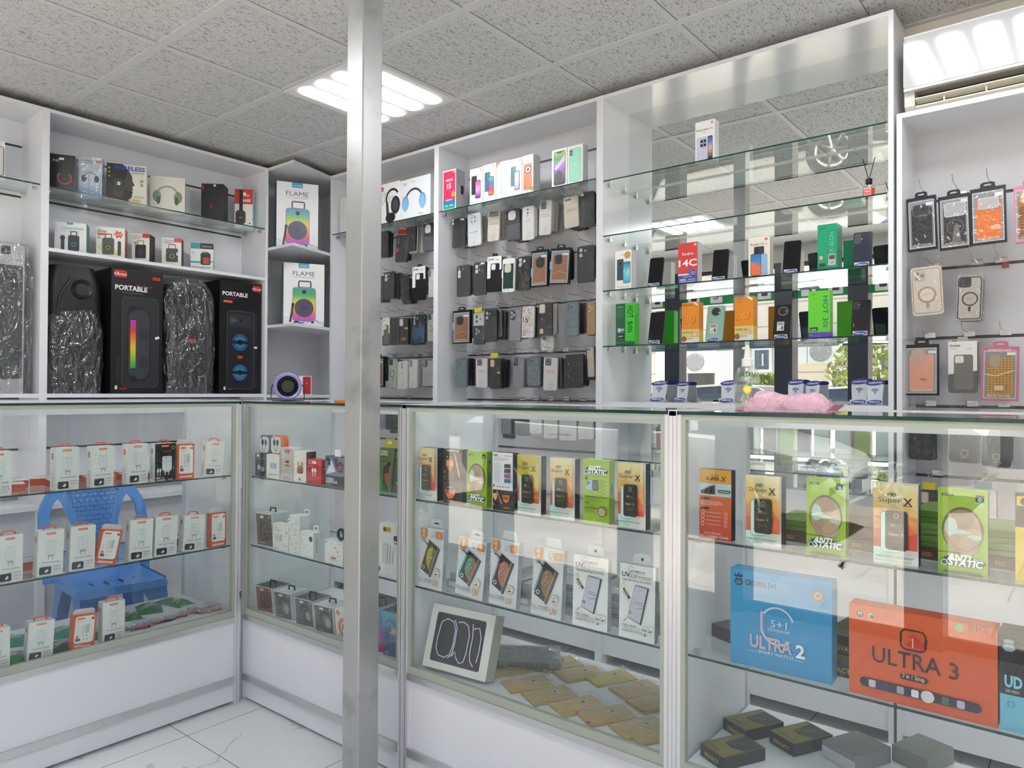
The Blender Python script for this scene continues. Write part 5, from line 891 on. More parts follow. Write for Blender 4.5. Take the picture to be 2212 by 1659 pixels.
LOGO_AS = lambda z: [('p', [(0.16, z + .045), (0.86, z + .045), (0.97, z + .0), (0.90, z - .055), (0.10, z - .062), (0.04, z - .02)], '#20343a'), ('t', 'ANTI', 0.42, z + 0.002, 0.15, '#e8f0ee', {'b': 0.03, 'sh': 0.22, 'w': 0.46}), ('t', 'ESD', 0.80, z + 0.008, 0.07, '#8ad0e0', {'b': 0.02, 'sh': 0.22}), ('t', 'STATIC', 0.55, z - 0.055, 0.15, '#e8f0ee', {'b': 0.03, 'sh': 0.22, 'w': 0.68}), ('o', 0.135, z - .03, 0.06, 0.025, '#a8e0e8')]
def antistatic(back=False):
    if back:
        return LOGO_AS(0.83) + [('r', 0.04, 0.74, 0.98, 0.744, '#5a7a1a'), ('rr', 0.14, 0.52, 0.44, 0.68, 0.04, '#8fb8cc'), ('rr', 0.38, 0.515, 0.60, 0.68, 0.04, '#1c2830'), ('rr', 0.41, 0.53, 0.57, 0.66, 0.02, '#3a5a6a'), ('c', 0.2, 0.65, 0.03, '#2a3a44'), ('c', 0.27, 0.63, 0.03, '#2a3a44'), ('c', 0.2, 0.61, 0.03, '#2a3a44'), ('c', 0.16, 0.70, 0.05, '#2a4a5a')] + [z for k in range(4) for z in (('ro', 0.62, 0.64 - 0.065 * k, 0.78, 0.69 - 0.065 * k, 0.01, 0.008, '#5a7a1a'), ('r', 0.82, 0.672 - .065 * k, 0.88, 0.68 - .065 * k, '#2a3a10'), ('r', 0.82, 0.66 - .065 * k, 0.97, 0.663 - .065 * k, '#5a7a1a'))] + [('r', 0.13, 0.415, 0.97, 0.425, '#2a3a10')] + lines(0.14, 0.40, 0.9, 4, 0.018, 0.004, '#4a661a') + [('r', 0.13, 0.315, 0.30, 0.325, '#2a3a10')] + lines(0.14, 0.30, 0.62, 3, 0.018, 0.004, '#4a661a') + [('r', 0.13, 0.235, 0.6, 0.245, '#2a3a10')] + lines(0.14, 0.22, 0.62, 4, 0.018, 0.004, '#4a661a') + [('e', 0.79, 0.20, 0.16, 0.16, '#6a5a44'), ('e', 0.79, 0.20, 0.13, 0.13, '#b8a288')]
    return [('rr', 0.07, 0.915, 0.33, 0.945, 0.03, '#2c3a2c'), ('t', 'OC-KING', 0.20, 0.923, 0.03, '#d8e0c8'), ('rr', 0.76, 0.85, 0.93, 0.95, 0.03, '#22301c'), ('c', 0.845, 0.895, 0.05, '#8fb8a8'), ('r', 0.74, 0.85, 0.95, 0.865, '#8fd0c8'),
            ('e', 0.50, 0.52, 0.42, 0.54, '#4a5220'), ('e', 0.50, 0.50, 0.38, 0.52, '#a88f74'), ('e', 0.50, 0.65, 0.24, 0.22, '#8f7660'), ('e', 0.27, 0.55, 0.13, 0.22, '#a9c4b8'), ('e', 0.74, 0.47, 0.15, 0.17, '#b8a088'), ('e', 0.74, 0.45, 0.15, 0.05, '#a9c8bc'), ('e', 0.46, 0.50, 0.20, 0.05, '#a9c8bc'), ('e', 0.36, 0.36, 0.17, 0.2, '#9a8068'), ('e', 0.62, 0.34, 0.2, 0.2, '#a88f76'), ('l', [(0.2, 0.42), (0.4, 0.30), (0.62, 0.28), (0.8, 0.36)], 0.012, '#6a5844'),
            ('r', 0.0, 0.24, 0.45, 0.25, '#3a5a1a')] + LOGO_AS(0.155) + [('p', [(0.08, 0.0), (0.92, 0.0), (0.86, 0.035), (0.14, 0.035)], '#4a6a22')]
GRN = '#8fb22a'
YB = 3.245
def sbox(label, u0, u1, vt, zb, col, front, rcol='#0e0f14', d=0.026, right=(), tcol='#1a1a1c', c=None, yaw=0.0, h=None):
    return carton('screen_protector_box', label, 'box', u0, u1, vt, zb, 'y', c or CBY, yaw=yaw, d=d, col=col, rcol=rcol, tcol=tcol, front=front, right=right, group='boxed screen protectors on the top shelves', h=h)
ESDB = lambda: [('r', 0.03, 0.92, 0.97, 0.925, '#7a6a5a'), ('t', 'TEMPERED GLASS', 0.5, 0.955, 0.07, '#e0dcd4', {'w': 0.7, 'b': 0.02}), ('l', [(0.60, 0.91), (0.72, 0.74), (0.86, 0.50)], 0.055, '#b8964a'), ('l', [(0.63, 0.91), (0.75, 0.74), (0.89, 0.50)], 0.02, '#e8cf8a'), ('p', [(0.16, 0.80), (0.55, 0.82), (0.56, 0.70), (0.46, 0.62), (0.40, 0.57), (0.28, 0.60), (0.2, 0.68)], '#c87a42'), ('r', 0.17, 0.69, 0.54, 0.77, '#d89a6a'), ('r', 0.20, 0.84, 0.26, 0.87, '#b8b0a8'), ('r', 0.40, 0.84, 0.46, 0.87, '#b8b0a8'), ('c', 0.09, 0.57, 0.05, '#a8763a'), ('c', 0.09, 0.48, 0.05, '#8a6a4a')] + [('r', 0.3 + 0.06 * i, 0.56 - 0.025 * j, 0.325 + 0.06 * i, 0.57 - 0.025 * j, '#b8a890') for i in range(7) for j in range(6)] + [('o', 0.5, 0.20, 0.42, 0.012, '#a8763a', (40, 140)), ('p', [(0.24, 0.26), (0.78, 0.27), (0.76, 0.17), (0.62, 0.10), (0.40, 0.10), (0.28, 0.18)], '#d87a28'), ('t', 'ESD', 0.51, 0.19, 0.16, '#3a2410', {'b': 0.03, 'w': 0.40}), ('t', 'TOUCH SMOOTH', 0.5, 0.29, 0.045, '#e8e0d0', {'w': 0.34}), ('r', 0.32, 0.05, 0.68, 0.065, '#b8763a')]
ESDW = lambda: [('r', 0, 0.35, 1, 1, '#dfe1e8'), ('r', 0.03, 0.93, 0.25, 0.965, '#8a8c94'), ('r', 0.6, 0.94, 0.96, 0.955, '#c08a8a')] + lines(0.05, 0.90, 0.95, 3, 0.022, 0.007, '#b0a4b0') + lines(0.06, 0.80, 0.5, 14, 0.024, 0.006, '#a8b0bc') + [('r', 0.62, 0.74 - 0.085 * k, 0.93, 0.805 - 0.085 * k, ('#4a4c54', '#4a3f44', '#8a5a94', '#3f6a84')[k]) for k in range(4)] + [('c', 0.1, 0.42, 0.05, '#a84a3a')] + [('c', 0.3 + 0.14 * k, 0.41, 0.03, '#5a5c64') for k in range(5)] + [('l', [(0.28, 0.34), (0.40, 0.22), (0.52, 0.12)], 0.04, '#b8ac80'), ('p', [(0.06, 0.28), (0.3, 0.30), (0.3, 0.22), (0.22, 0.16), (0.1, 0.22)], '#d8a05a'), ('p', [(0.55, 0.27), (0.92, 0.28), (0.88, 0.18), (0.74, 0.14), (0.6, 0.18)], '#c8782a'), ('t', 'ESD', 0.74, 0.20, 0.11, '#3a2410', {'b': 0.03}), ('c', 0.08, 0.10, 0.06, '#b88a4a'), ('r', 0.62, 0.05, 0.94, 0.065, '#b8864a')]
sbox('red and sand SuperX glass box first on the left of the middle counter', 907, 945, 966, CB1, '#dfe6e4', superx(1), right=SXR, d=0.03)
sbox('black and gold ESD glass box second on the top shelf of the middle counter', 958, 998, 969, CB1, '#2a211d', ESDB(), '#201d22', d=0.03)
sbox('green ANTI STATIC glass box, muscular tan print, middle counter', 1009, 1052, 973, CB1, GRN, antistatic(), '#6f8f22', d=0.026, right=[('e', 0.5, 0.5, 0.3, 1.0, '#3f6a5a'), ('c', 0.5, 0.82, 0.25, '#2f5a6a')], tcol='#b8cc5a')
sbox('brown box with white information label between green and yellow boxes', 1065, 1108, 976, CB1, '#332824', ESDW(), '#2a2528', d=0.028)
sbox('bright yellow SuperX glass box in the middle counter', 1119, 1169, 982, CB1, '#dfe6e4', superx(5, SXY), '#0e0f14', right=SXR, tcol='#c8b060')
sbox('SuperX glass box between the yellow box and the green back, middle counter', 1190, 1242, 988, CB1, '#dfe6e4', superx(8), right=SXR, tcol='#c8c4b4')
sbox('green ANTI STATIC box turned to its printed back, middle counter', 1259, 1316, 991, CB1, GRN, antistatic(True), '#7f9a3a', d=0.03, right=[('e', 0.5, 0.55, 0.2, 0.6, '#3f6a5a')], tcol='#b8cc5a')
sbox('SuperX glass box at the right end of the middle counter top shelf', 1336, 1395, 998, CB1, '#dfe6e4', superx(11), right=SXR, tcol='#c8c4b4')
C3Y = CFY + 0.046
sbox('orange backed SuperX box first on the left of the right counter', 1511, 1580, 1012, CB1, '#b8452a', superx(0, back=True), c=C3Y, tcol='#3a3430')
sbox('SuperX glass box left of the green one in the right counter', 1612, 1688, 1024, CB1, '#dfe6e4', superx(21), c=C3Y, right=SXR, d=0.032)
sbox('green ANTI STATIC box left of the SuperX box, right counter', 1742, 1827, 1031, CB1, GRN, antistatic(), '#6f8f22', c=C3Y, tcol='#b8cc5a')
sbox('SuperX glass box between the two green boxes of the right counter', 1887, 1984, 1041, CB1, '#dfe6e4', superx(33), c=C3Y, right=SXR, tcol='#cfc8a8')
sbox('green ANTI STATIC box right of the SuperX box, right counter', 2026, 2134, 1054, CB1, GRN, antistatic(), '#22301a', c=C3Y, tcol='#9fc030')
sbox('black and yellow glass box cut by the right picture edge', 2193, 2300, 1065, CB1, '#d0b418', [('r', 0, 0.62, 1, 1, '#241f16'), ('r', 0.03, 0.86, 0.4, 0.97, '#d0b418'), ('c', 0.20, 0.91, 0.10, '#241f16'), ('rr', 0.25, 0.15, 0.80, 0.78, 0.06, '#17150f')], c=C3Y)
def flat(x, y, z, sx, sy, h, rz, label, col, topc=None, front=(), top=(), name='screen_protector_box', group=None, cat='box'):
    mb = MB(); mb.box((-sx / 2, 0, 0), (sx / 2, sy, h), M(col, 0.35), t=M(topc or col, 0.35)); art(mb, face('f', sx, sy, h), sx, h, front); art(mb, face('t', sx, sy, h), sx, sy, top)
    o = mb.build(name); o.location = (x, y, z); o.rotation_euler = (0, 0, rz); return tag(o, label, cat, group)
for i, (u, v, n, col) in enumerate(((1715, 1148, 2, '#5a7a24'), (1858, 1190, 3, '#4a3a30'), (2008, 1215, 4, '#557a20'), (2165, 1235, 3, '#5f7f22'))):
    p = on(u, v, 'y', 1.86)
    for k in range(n):
        c_ = col if k != 0 else ('#3a2f2a', '#3a302c', '#4a3226', '#2c2a24')[i]
        flat(p.x, 1.83 + 0.008 * k, CB1 + 0.0262 * k + 0.0002, 0.085, 0.17, 0.026, 0.12 * ((k % 3) - 1), ('flat boxes stacked behind the first SuperX boxes of the right counter', 'dark flat boxes stacked between green and SuperX boxes of the right counter', 'green and dark flat boxes stacked behind the right green box', 'flat boxes stacked left of the yellow box at the right edge')[i], c_, None,
             [('t', 'ESD', 0.5, 0.3, 0.10, '#c8843a', {'b': 0.02})] if k == 0 else [('r', 0.05, 0.4, 0.95, 0.5, '#3a4a1a')], group=('flat stack at the first SuperX boxes', 'flat stack between green and SuperX', 'flat stack behind the right green box', 'flat stack at the right edge')[i])
# ---- UV film boxes leaning at the shelf front
SV = '#cfd5db'
def uvart(c0, c1, foil):
    ph = [(0.40, 0.80), (0.86, 0.67), (0.52, 0.185), (0.08, 0.30)]
    def lerp(a, b): return (ph[0][0] + (ph[1][0] - ph[0][0]) * a + (ph[3][0] - ph[0][0]) * b, ph[0][1] + (ph[1][1] - ph[0][1]) * a + (ph[3][1] - ph[0][1]) * b)
    A = [('p', [(0.36, 0.835), (0.80, 0.71), (0.50, 0.24), (0.05, 0.345)], foil[0]), ('p', [(0.36, 0.835), (0.80, 0.71), (0.78, 0.68), (0.40, 0.80)], foil[1]), ('p', ph, '#26262c')]
    A += [('p', [lerp(0.12, 0.30), lerp(0.30, 0.14), lerp(0.6, 0.12), lerp(0.86, 0.24), lerp(0.90, 0.55), lerp(0.86, 0.8), lerp(0.62, 0.84), lerp(0.3, 0.72), lerp(0.14, 0.52)], c0), ('p', [lerp(0.5, 0.13), lerp(0.86, 0.24), lerp(0.90, 0.55), lerp(0.86, 0.8), lerp(0.62, 0.84)], c1)]
    for a, b_, r in ((0.35, 0.25, .035), (0.42, 0.36, .03), (0.38, 0.47, .035), (0.3, 0.58, .025), (0.62, 0.42, .03), (0.5, 0.55, .02)): A += [('c',) + lerp(a, b_) + (r, '#c8ccc0'), ('c', lerp(a, b_)[0] + .006, lerp(a, b_)[1] - .003, r * .8, c0)]
    A += [('o',) + lerp(0.22, 0.86) + (0.05, 0.022, '#d8d8dc'), ('p', [(0.80, 0.685), (0.86, 0.67), (0.52, 0.185), (0.46, 0.20)], '#5a5648'), ('l', [(0.79, 0.70), (0.455, 0.215)], 0.012, '#d8c89a'), ('p', [(0.15, 0.775), (0.20, 0.79), (0.40, 0.735), (0.36, 0.71)], '#2a2c32'), ('l', [(0.2, 0.768), (0.32, 0.735)], 0.02, '#c8ccd0')]
    A += [('p', [(0.07, 0.985), (0.33, 0.985), (0.33, 0.85), (0.28, 0.83), (0.12, 0.83), (0.07, 0.86)], '#c07a34'), ('t', '2', 0.20, 0.855, 0.17, '#f2e8dc'), ('o', 0.19, 0.945, 0.055, 0.014, '#f2e8dc'), ('r', 0.08, 0.805, 0.3, 0.815, '#a89078'), ('r', 0.08, 0.79, 0.3, 0.80, '#a89078'),
          ('o', 0.60, 0.93, 0.07, 0.016, '#a8acc0'), ('o', 0.62, 0.90, 0.07, 0.016, '#a8acc0'), ('t', 'EASY', 0.60, 0.855, 0.035, '#6a6e78'), ('r', 0.73, 0.845, 0.99, 0.955, '#c07a34'), ('c', 0.86, 0.905, 0.05, '#e8d0b0'), ('c', 0.86, 0.905, 0.03, '#c07a34'), ('t', '3D UV GLASS', 0.115, 0.52, 0.05, '#8a9098', {'r': 90, 'w': 0.36}),
          ('c', 0.80, 0.285, 0.125, '#d8d4bc'), ('o', 0.80, 0.285, 0.12, 0.012, '#a8987a'), ('t', 'UV', 0.80, 0.295, 0.055, '#6a6450'), ('e', 0.80, 0.262, 0.055, 0.02, '#2c2a28'), ('t', 'FULL COVERED', 0.36, 0.105, 0.10, '#5a6068', {'w': 0.55, 'b': 0.01}), ('t', 'UV', 0.80, 0.07, 0.17, '#b87a44', {'b': 0.02, 'sx': 0.75}), ('r', 0.09, 0.085, 0.6, 0.09, '#9aa0a6')]
    return A
def hung(label, u0, u1, vt, zb, front, tilt, hole=True, yaw=0.0, lean=0.0, c=None, rnd_=0):
    o = carton('screen_protector_box', label, 'box', u0, u1, vt, zb, 'y', c or (CFY + 0.030), yaw=yaw, d=0.02, col=SV, rcol='#a9b0b6', tcol='#b8bfc5', front=front, tilt=tilt, group='boxed screen protectors with hang tabs', right=[('r', 0.3, 0.15, 0.6, 0.42, '#8a9096')])
    w, d, h = DIM[o.name]; T = M('#c6ccd1', 0.4); mb = MB(); P = [(-.030, 0), (.030, 0), (.025, .026), (.021, .029), (-.021, .029), (-.025, .026)]; mb.prism(P, .012, .0135, T)
    if hole == 1: mb.prism([(-.013, .013), (.013, .013), (.013, .016), (.005, .017), (0, .020), (-.005, .017), (-.013, .016)], .0114, .0118, M('#2c2f33', 0.5))
    elif hole == 2: mb.prism([(.0045 * math.cos(q * PI / 8), .015 + .0045 * math.sin(q * PI / 8)) for q in range(16)], .0114, .0118, M('#44474c', 0.5))
    mb.build('hang_tab', o, loc=(0.008, 0, h))
    if lean: o.rotation_euler = (Matrix.Rotation(o.rotation_euler.z, 3, 'Z') @ Matrix.Rotation(-tilt, 3, 'X') @ Matrix.Rotation(lean, 3, 'Y')).to_euler(); o.location.z += w / 2 * math.sin(lean)
    return o
hung('UV screen protector box with green and yellow phone print, left end', 904, 955, 1138, CB2, uvart('#a89a3a', '#3f6a2c', ('#d8cf9a', '#8ac8b8')), 0.05, 1)
hung('UV screen protector box with green and red phone print, tilted slightly', 983, 1042, 1163, CB2, uvart('#4f8a64', '#8a5248', ('#5ab8a8', '#b89ac0')), 0.05, 1, lean=0.06)
hung('UV screen protector box with salmon phone print', 1056, 1115, 1165, CB2, uvart('#a8685c', '#a8744a', ('#b89ac8', '#e0c8c0')), 0.05, 0, lean=0.02)
hung('UV screen protector box with brown phone print behind the reflected patch', 1147, 1212, 1181, CB2, uvart('#7a6440', '#8a6a3a', ('#6aa898', '#d8c8a8')), 0.05, 0, lean=0.02)
GLU = [('o', 0.32, 0.935, 0.075, 0.008, '#4a4c50', (20, 300)), ('t', 'ONE MINUTE', 0.50, 0.90, 0.045, '#2c2e34', {'w': 0.42, 'b': 0.01}), ('rr', 0.28, 0.885, 0.70, 0.888, 0, '#4a4c50'), ('t', 'UV', 0.18, 0.825, 0.12, '#2c3454', {'b': 0.015}), ('t', 'GLUE', 0.38, 0.822, 0.085, '#4a5068', {'w': 0.24}), ('t', 'AR NANO LIQUID', 0.72, 0.845, 0.03, '#22242a', {'w': 0.40, 'b': 0.01}), ('r', 0.53, 0.825, 0.9, 0.832, '#9aa0a8'), ('t', 'ONE MINUTE QUICK PASTE', 0.49, 0.775, 0.048, '#33363c', {'w': 0.80}),
       ('c', 0.12, 0.70, 0.055, '#d8dc8a'), ('p', [(0.10, 0.655), (0.15, 0.665), (0.33, 0.545), (0.28, 0.53)], '#2a2620'), ('p', [(0.15, 0.645), (0.18, 0.65), (0.28, 0.575), (0.25, 0.57)], '#a89a6a'), ('t', 'ASSIST GLUE', 0.17, 0.56, 0.035, '#7a7e84', {'r': -50}),
       ('p', [(0.45, 0.735), (0.84, 0.715), (0.64, 0.215), (0.25, 0.285)], '#2c2e3a'), ('p', [(0.455, 0.728), (0.80, 0.71), (0.605, 0.232), (0.26, 0.292)], '#b8bccb'), ('o', 0.62, 0.47, 0.20, 0.006, '#9aa0b4', (110, 290)), ('o', 0.64, 0.47, 0.26, 0.004, '#a4aabc', (120, 260)), ('t', 'Let me life', 0.58, 0.505, 0.035, '#3a3e4c', {'r': -8}), ('t', 'To show Note', 0.58, 0.475, 0.035, '#3a3e4c', {'r': -8}), ('l', [(0.52, 0.42), (0.70, 0.44)], 0.01, '#3a3e4c'), ('o', 0.34, 0.36, 0.03, 0.02, '#8a90a4'),
       ('l', [(0.15, 0.22), (0.24, 0.275)], 0.02, '#7a7e88'), ('t', 'FULL CURVE', 0.12, 0.165, 0.05, '#2c2e34', {'a': 'l', 'w': 0.38, 'b': 0.01}), ('r', 0.12, 0.145, 0.8, 0.152, '#9aa0a8'), ('t', 'SCREEN PROTECTOR', 0.12, 0.095, 0.055, '#3a3d44', {'a': 'l', 'w': 0.56}), ('p', [(0.72, 0.085), (0.80, 0.085), (0.76, 0.12)], '#5a5e66'), ('r', 0.66, 0.135, 0.96, 0.215, '#eceeef'), ('t', 'For Tecno', 0.80, 0.185, 0.045, '#33363c', {'w': 0.2}), ('t', 'SPARK SLIM', 0.81, 0.145, 0.06, '#22242a', {'w': 0.26, 'b': 0.02})]
SV = '#d9dee0'
hung('white UV GLUE screen protector box right of the reflected patch', 1237, 1312, 1197, CB2, GLU, 0.03, 2)
hung('white UV GLUE screen protector box beside the right counter post', 1337, 1414, 1216, CB2, GLU, 0.03, 2)
LINEA = [('l', [(0.1, 0.2), (0.4, 0.6), (0.9, 0.5)], 0.02, '#5a5c60'), ('l', [(0.2, 0.7), (0.5, 0.8), (0.8, 0.2)], 0.02, '#5a5c60'), ('ro', 0.3, 0.3, 0.5, 0.5, 0.02, 0.02, '#5a5c60')]
for i, (x, k) in enumerate(((-1.66, 2), (-1.47, 3), (-1.35, 3), (-1.22, 4), (-1.09, 4), (-0.97, 3))):
    for j in range(k):
        flat(x + 0.01 * ((j * 7) % 3 - 1), 1.775 + 0.01 * (j % 2), CB2 + 0.0223 * j + 0.0002, 0.105, 0.19, 0.022, 0.05 * ((i + j) % 3 - 1), 'pale grey line drawn glass box lying in the stacks behind the hanging boxes', '#a3a3a6', '#b4b3b6', [('rr', 0.1, 0.15, 0.4, 0.85, 0.02, '#dcdee0')] if j == 0 else [('r', 0.3, 0.3, 0.8, 0.4, '#6a6c70')], LINEA, group='flat glass boxes behind the hanging boxes')
# ---- tablet box, folio and foil sleeves on the middle counter floor
p0, p1 = on(900.6, 1451, 'z', SD), on(1037, 1490, 'z', SD); dv = (p1 - p0); W_ = dv.length; rz = math.atan2(dv.y, dv.x); t_ = 0.30; H_ = 0.204; D_ = 0.052
mb = MB(); IW = M('#dfe2dc', 0.35); mb.box((-W_ / 2, 0, 0), (W_ / 2, D_, H_), IW, r=M('#b9b8b2', 0.4))
def glow(pts): return [('l', pts, 0.026, '#2e3358'), ('l', pts, 0.015, '#7a82b4'), ('l', pts, 0.008, '#f0f1fa')]
art(mb, face('f', W_, D_, H_), W_, H_, [('rr', 0.10, 0.11, 0.88, 0.88, 0.03, '#272338'), ('rr', 0.12, 0.15, 0.88, 0.88, 0.03, '#1d1a2a'), ('rr', 0.16, 0.24, 0.42, 0.80, 0.12, '#101016'), ('rr', 0.45, 0.20, 0.65, 0.80, 0.1, '#121218'), ('rr', 0.70, 0.18, 0.84, 0.74, 0.07, '#1b1823')] +
    glow([(0.19, 0.70), (0.17, 0.5), (0.17, 0.32), (0.22, 0.22), (0.32, 0.20), (0.40, 0.26), (0.43, 0.40), (0.43, 0.66), (0.38, 0.77), (0.28, 0.80), (0.20, 0.74), (0.18, 0.64)]) + glow([(0.40, 0.80), (0.45, 0.70), (0.455, 0.45), (0.44, 0.28), (0.38, 0.20)]) + glow([(0.44, 0.24), (0.48, 0.33), (0.51, 0.24), (0.57, 0.17), (0.63, 0.20), (0.655, 0.34), (0.66, 0.62), (0.62, 0.76), (0.54, 0.80), (0.46, 0.78)]) + glow([(0.69, 0.80), (0.715, 0.62), (0.71, 0.36), (0.73, 0.24), (0.79, 0.17)]) + glow([(0.83, 0.24), (0.845, 0.40), (0.845, 0.62), (0.80, 0.76), (0.73, 0.74), (0.70, 0.70)]))
o = mb.build('tablet_box'); c0 = (p0 + p1) / 2 + Vector((0, .024, 0)); o.location = (c0.x, c0.y, SD + D_ * math.sin(t_)); o.rotation_euler = (Matrix.Rotation(rz, 3, 'Z') @ Matrix.Rotation(-t_, 3, 'X')).to_euler(); o.location.z = SD + D_ * math.sin(t_) + 0.0005
tag(o, 'white tablet box with dark glowing line picture leaning in the middle counter', 'box')
r = thing('folio_case', 'dark grey tablet folio lying behind the tablet box', 'case', (-1.535, 1.995, SD + 0.0004), 0.62)
MB().box((-0.11, -0.085, 0), (0.11, 0.085, 0.012), M('#3a3d42', 0.5)).build('cover', r, bevel=0.003); MB().box((-0.105, -0.08, 0.0122), (0.07, 0.085, 0.026), M('#2f3236', 0.4)).build('tablet_shell', r, bevel=0.004); MB().box((-0.112, -0.087, -0.0002), (0.112, 0.087, 0.03), BAGB).build('clear_bag', r)
FO = [M('#cfb168', 0.30, 0.15, name='amber_foil_a'), M('#c6a661', 0.28, 0.15, name='amber_foil_b'), M('#cdb648', 0.28, 0.15, name='yellow_foil')]
BAGF = thin('sleeve_plastic', (0.97, 0.97, 0.95), 0.10, 0.10, 1.0, 22, (1, 1, 1))
def sleeve(u, v, rz, label, k=0, sx=0.096, sy=0.152, seal=0):
    p = on(u, v, 'z', SD); rnd = random.Random(int(u + v)); r = thing('foil_sleeve', label, 'sleeve', (min(p.x, -.945), max(p.y, 1.80), SD + 0.0004 + 0.0008 * (int(u) % 3)), rz, 'amber foil sleeves on the middle counter floor')
    n, m_ = 7, 9
    def sheet(mb, ex, z0, amp, mat):
        V = [((i / (n - 1) - .5) * (sx + ex), (j / (m_ - 1) - .5) * (sy + ex), z0 + rnd.uniform(0, amp) + 0.004 * math.sin(PI * i / (n - 1)) * math.sin(PI * j / (m_ - 1))) for i in range(n) for j in range(m_)]
        mb.add(V, [(i * m_ + j, (i + 1) * m_ + j, (i + 1) * m_ + j + 1, i * m_ + j + 1) for i in range(n - 1) for j in range(m_ - 1)], mat)
    mb = MB(); mb.box((-sx / 2, -sy / 2, 0), (sx / 2, sy / 2, 0.004), FO[k]); sheet(mb, 0, 0.0042, 0.0015, FO[k]); mb.poly([(-.012, .01, .0112), (.012, .01, .0112), (.012, .028, .0112), (-.012, .028, .0112)], M('#c9c6bc', 0.4)); mb.poly([(-.008, .014, .0114), (.008, .014, .0114), (.008, .024, .0114), (-.008, .024, .0114)], M('#6a6a68', 0.4))
    if seal: mb.box((-sx / 2, -sy / 2 - .002, 0.004), (sx / 2, -sy / 2 + .008, 0.0055), M('#d8a020', 0.4)); mb.box((-sx / 2, -sy / 2 - .002, 0.004), (-sx / 2 + .012, -sy / 2 + .008, 0.0057), M('#c8382c', 0.4)); mb.box((sx / 4, -sy / 2 - .002, 0.004), (sx / 4 + .012, -sy / 2 + .008, 0.0057), M('#2c4a8a', 0.4))
    mb.build('foil', r)
    mb = MB(); sheet(mb, 0.012, 0.0122, 0.004, BAGF); mb.build('clear_bag', r, smooth=True)
    return r
for i, (u, v, lb) in enumerate(((1104, 1448, 'amber foil sleeve right behind the tablet box'), (1168, 1424, 'amber foil sleeve at the back beside the dark folio'), (1205, 1437, 'amber foil sleeve in the back row, with a blue corner'), (1253, 1458, 'amber foil sleeve in the back row, third from the folio'), (1318, 1466, 'yellow foil sleeve in the back row with glossy streaks'), (1376, 1492, 'crumpled shiny foil sleeve in the back row near the counter post'), (1140, 1480, 'amber foil sleeve in the front row nearest the tablet box'), (1187, 1505, 'amber foil sleeve with a big label in the front row'), (1248, 1527, 'amber foil sleeve in the middle of the front row'), (1310, 1548, 'foil sleeve with red and yellow sealed edge'), (1382, 1577, 'glossy foil sleeve with white streaks at the front right'), (1415, 1520, 'amber foil sleeve half hidden by the right counter post'), (1424, 1600, 'amber foil sleeve at the front corner by the right counter post'))):
    sleeve(u, v, -0.52 + 0.05 * (i % 3), lb, 2 if i == 4 else i % 2, seal=(i == 9))
# ---- watch boxes in the right counter
o = carton('watch_box', 'bright blue CROWN 5+1 smartwatch box in the right counter', 'box', 1578, 1797, 1226, CB2, 'y', C3Y + 0.0, d=0.05, col='#2f8fc4', rcol='#3f9cc8', tcol='#3a94c8', yaw=0.03,
           front=[('p', [(0.065, 0.83), (0.11, 0.83), (0.135, 0.86), (0.12, 0.90), (0.055, 0.90), (0.04, 0.86)], '#1c2c48'), ('p', [(0.05, 0.915), (0.125, 0.915), (0.135, 0.95), (0.105, 0.935), (0.0875, 0.965), (0.07, 0.935), (0.04, 0.95)], '#1c2c48'), ('e', 0.0875, 0.865, 0.033, 0.02, '#3a8fc0'), ('t', 'OG', 0.0875, 0.858, 0.02, '#1c2c48'), ('t', 'CROWN 5+1', 0.155, 0.845, 0.055, '#1a2334', {'a': 'l', 'b': 0.02, 'w': 0.31}), ('p', [(0.82, 0.90), (0.91, 0.92), (0.93, 0.90), (0.93, 0.80), (0.84, 0.79), (0.82, 0.81)], '#8a7a78'), ('o', 0.875, 0.855, 0.028, 0.006, '#d8e0e4'), ('r', 0.5, 0.862, 0.55, 0.866, '#2a6a9a'),
                  ('o', 0.485, 0.50, 0.155, 0.018, '#c4cfe0', (15, 165)), ('o', 0.485, 0.44, 0.155, 0.024, '#b4c0d6', (195, 320)), ('rr', 0.315, 0.38, 0.345, 0.60, 0.01, '#a9b4cc'), ('rr', 0.338, 0.40, 0.362, 0.58, 0.012, '#6a7ea8'), ('t', '5+1', 0.50, 0.455, 0.075, '#c8d0e0', {'w': 0.16}), ('t', 'FIVE PLUS IN ONE', 0.50, 0.415, 0.028, '#d4dce8', {'w': 0.21}), ('t', 'ULTRA', 0.42, 0.215, 0.125, '#b9aebe', {'b': 0.03, 'w': 0.42}), ('t', '2', 0.71, 0.20, 0.125, '#dfe8f0', {'b': 0.03}), ('t', 'SMART WATCH', 0.47, 0.165, 0.032, '#d8ecf8', {'w': 0.34}), ('r', 0.18, 0.17, 0.29, 0.173, '#d8ecf8'), ('r', 0.65, 0.17, 0.74, 0.173, '#d8ecf8')])
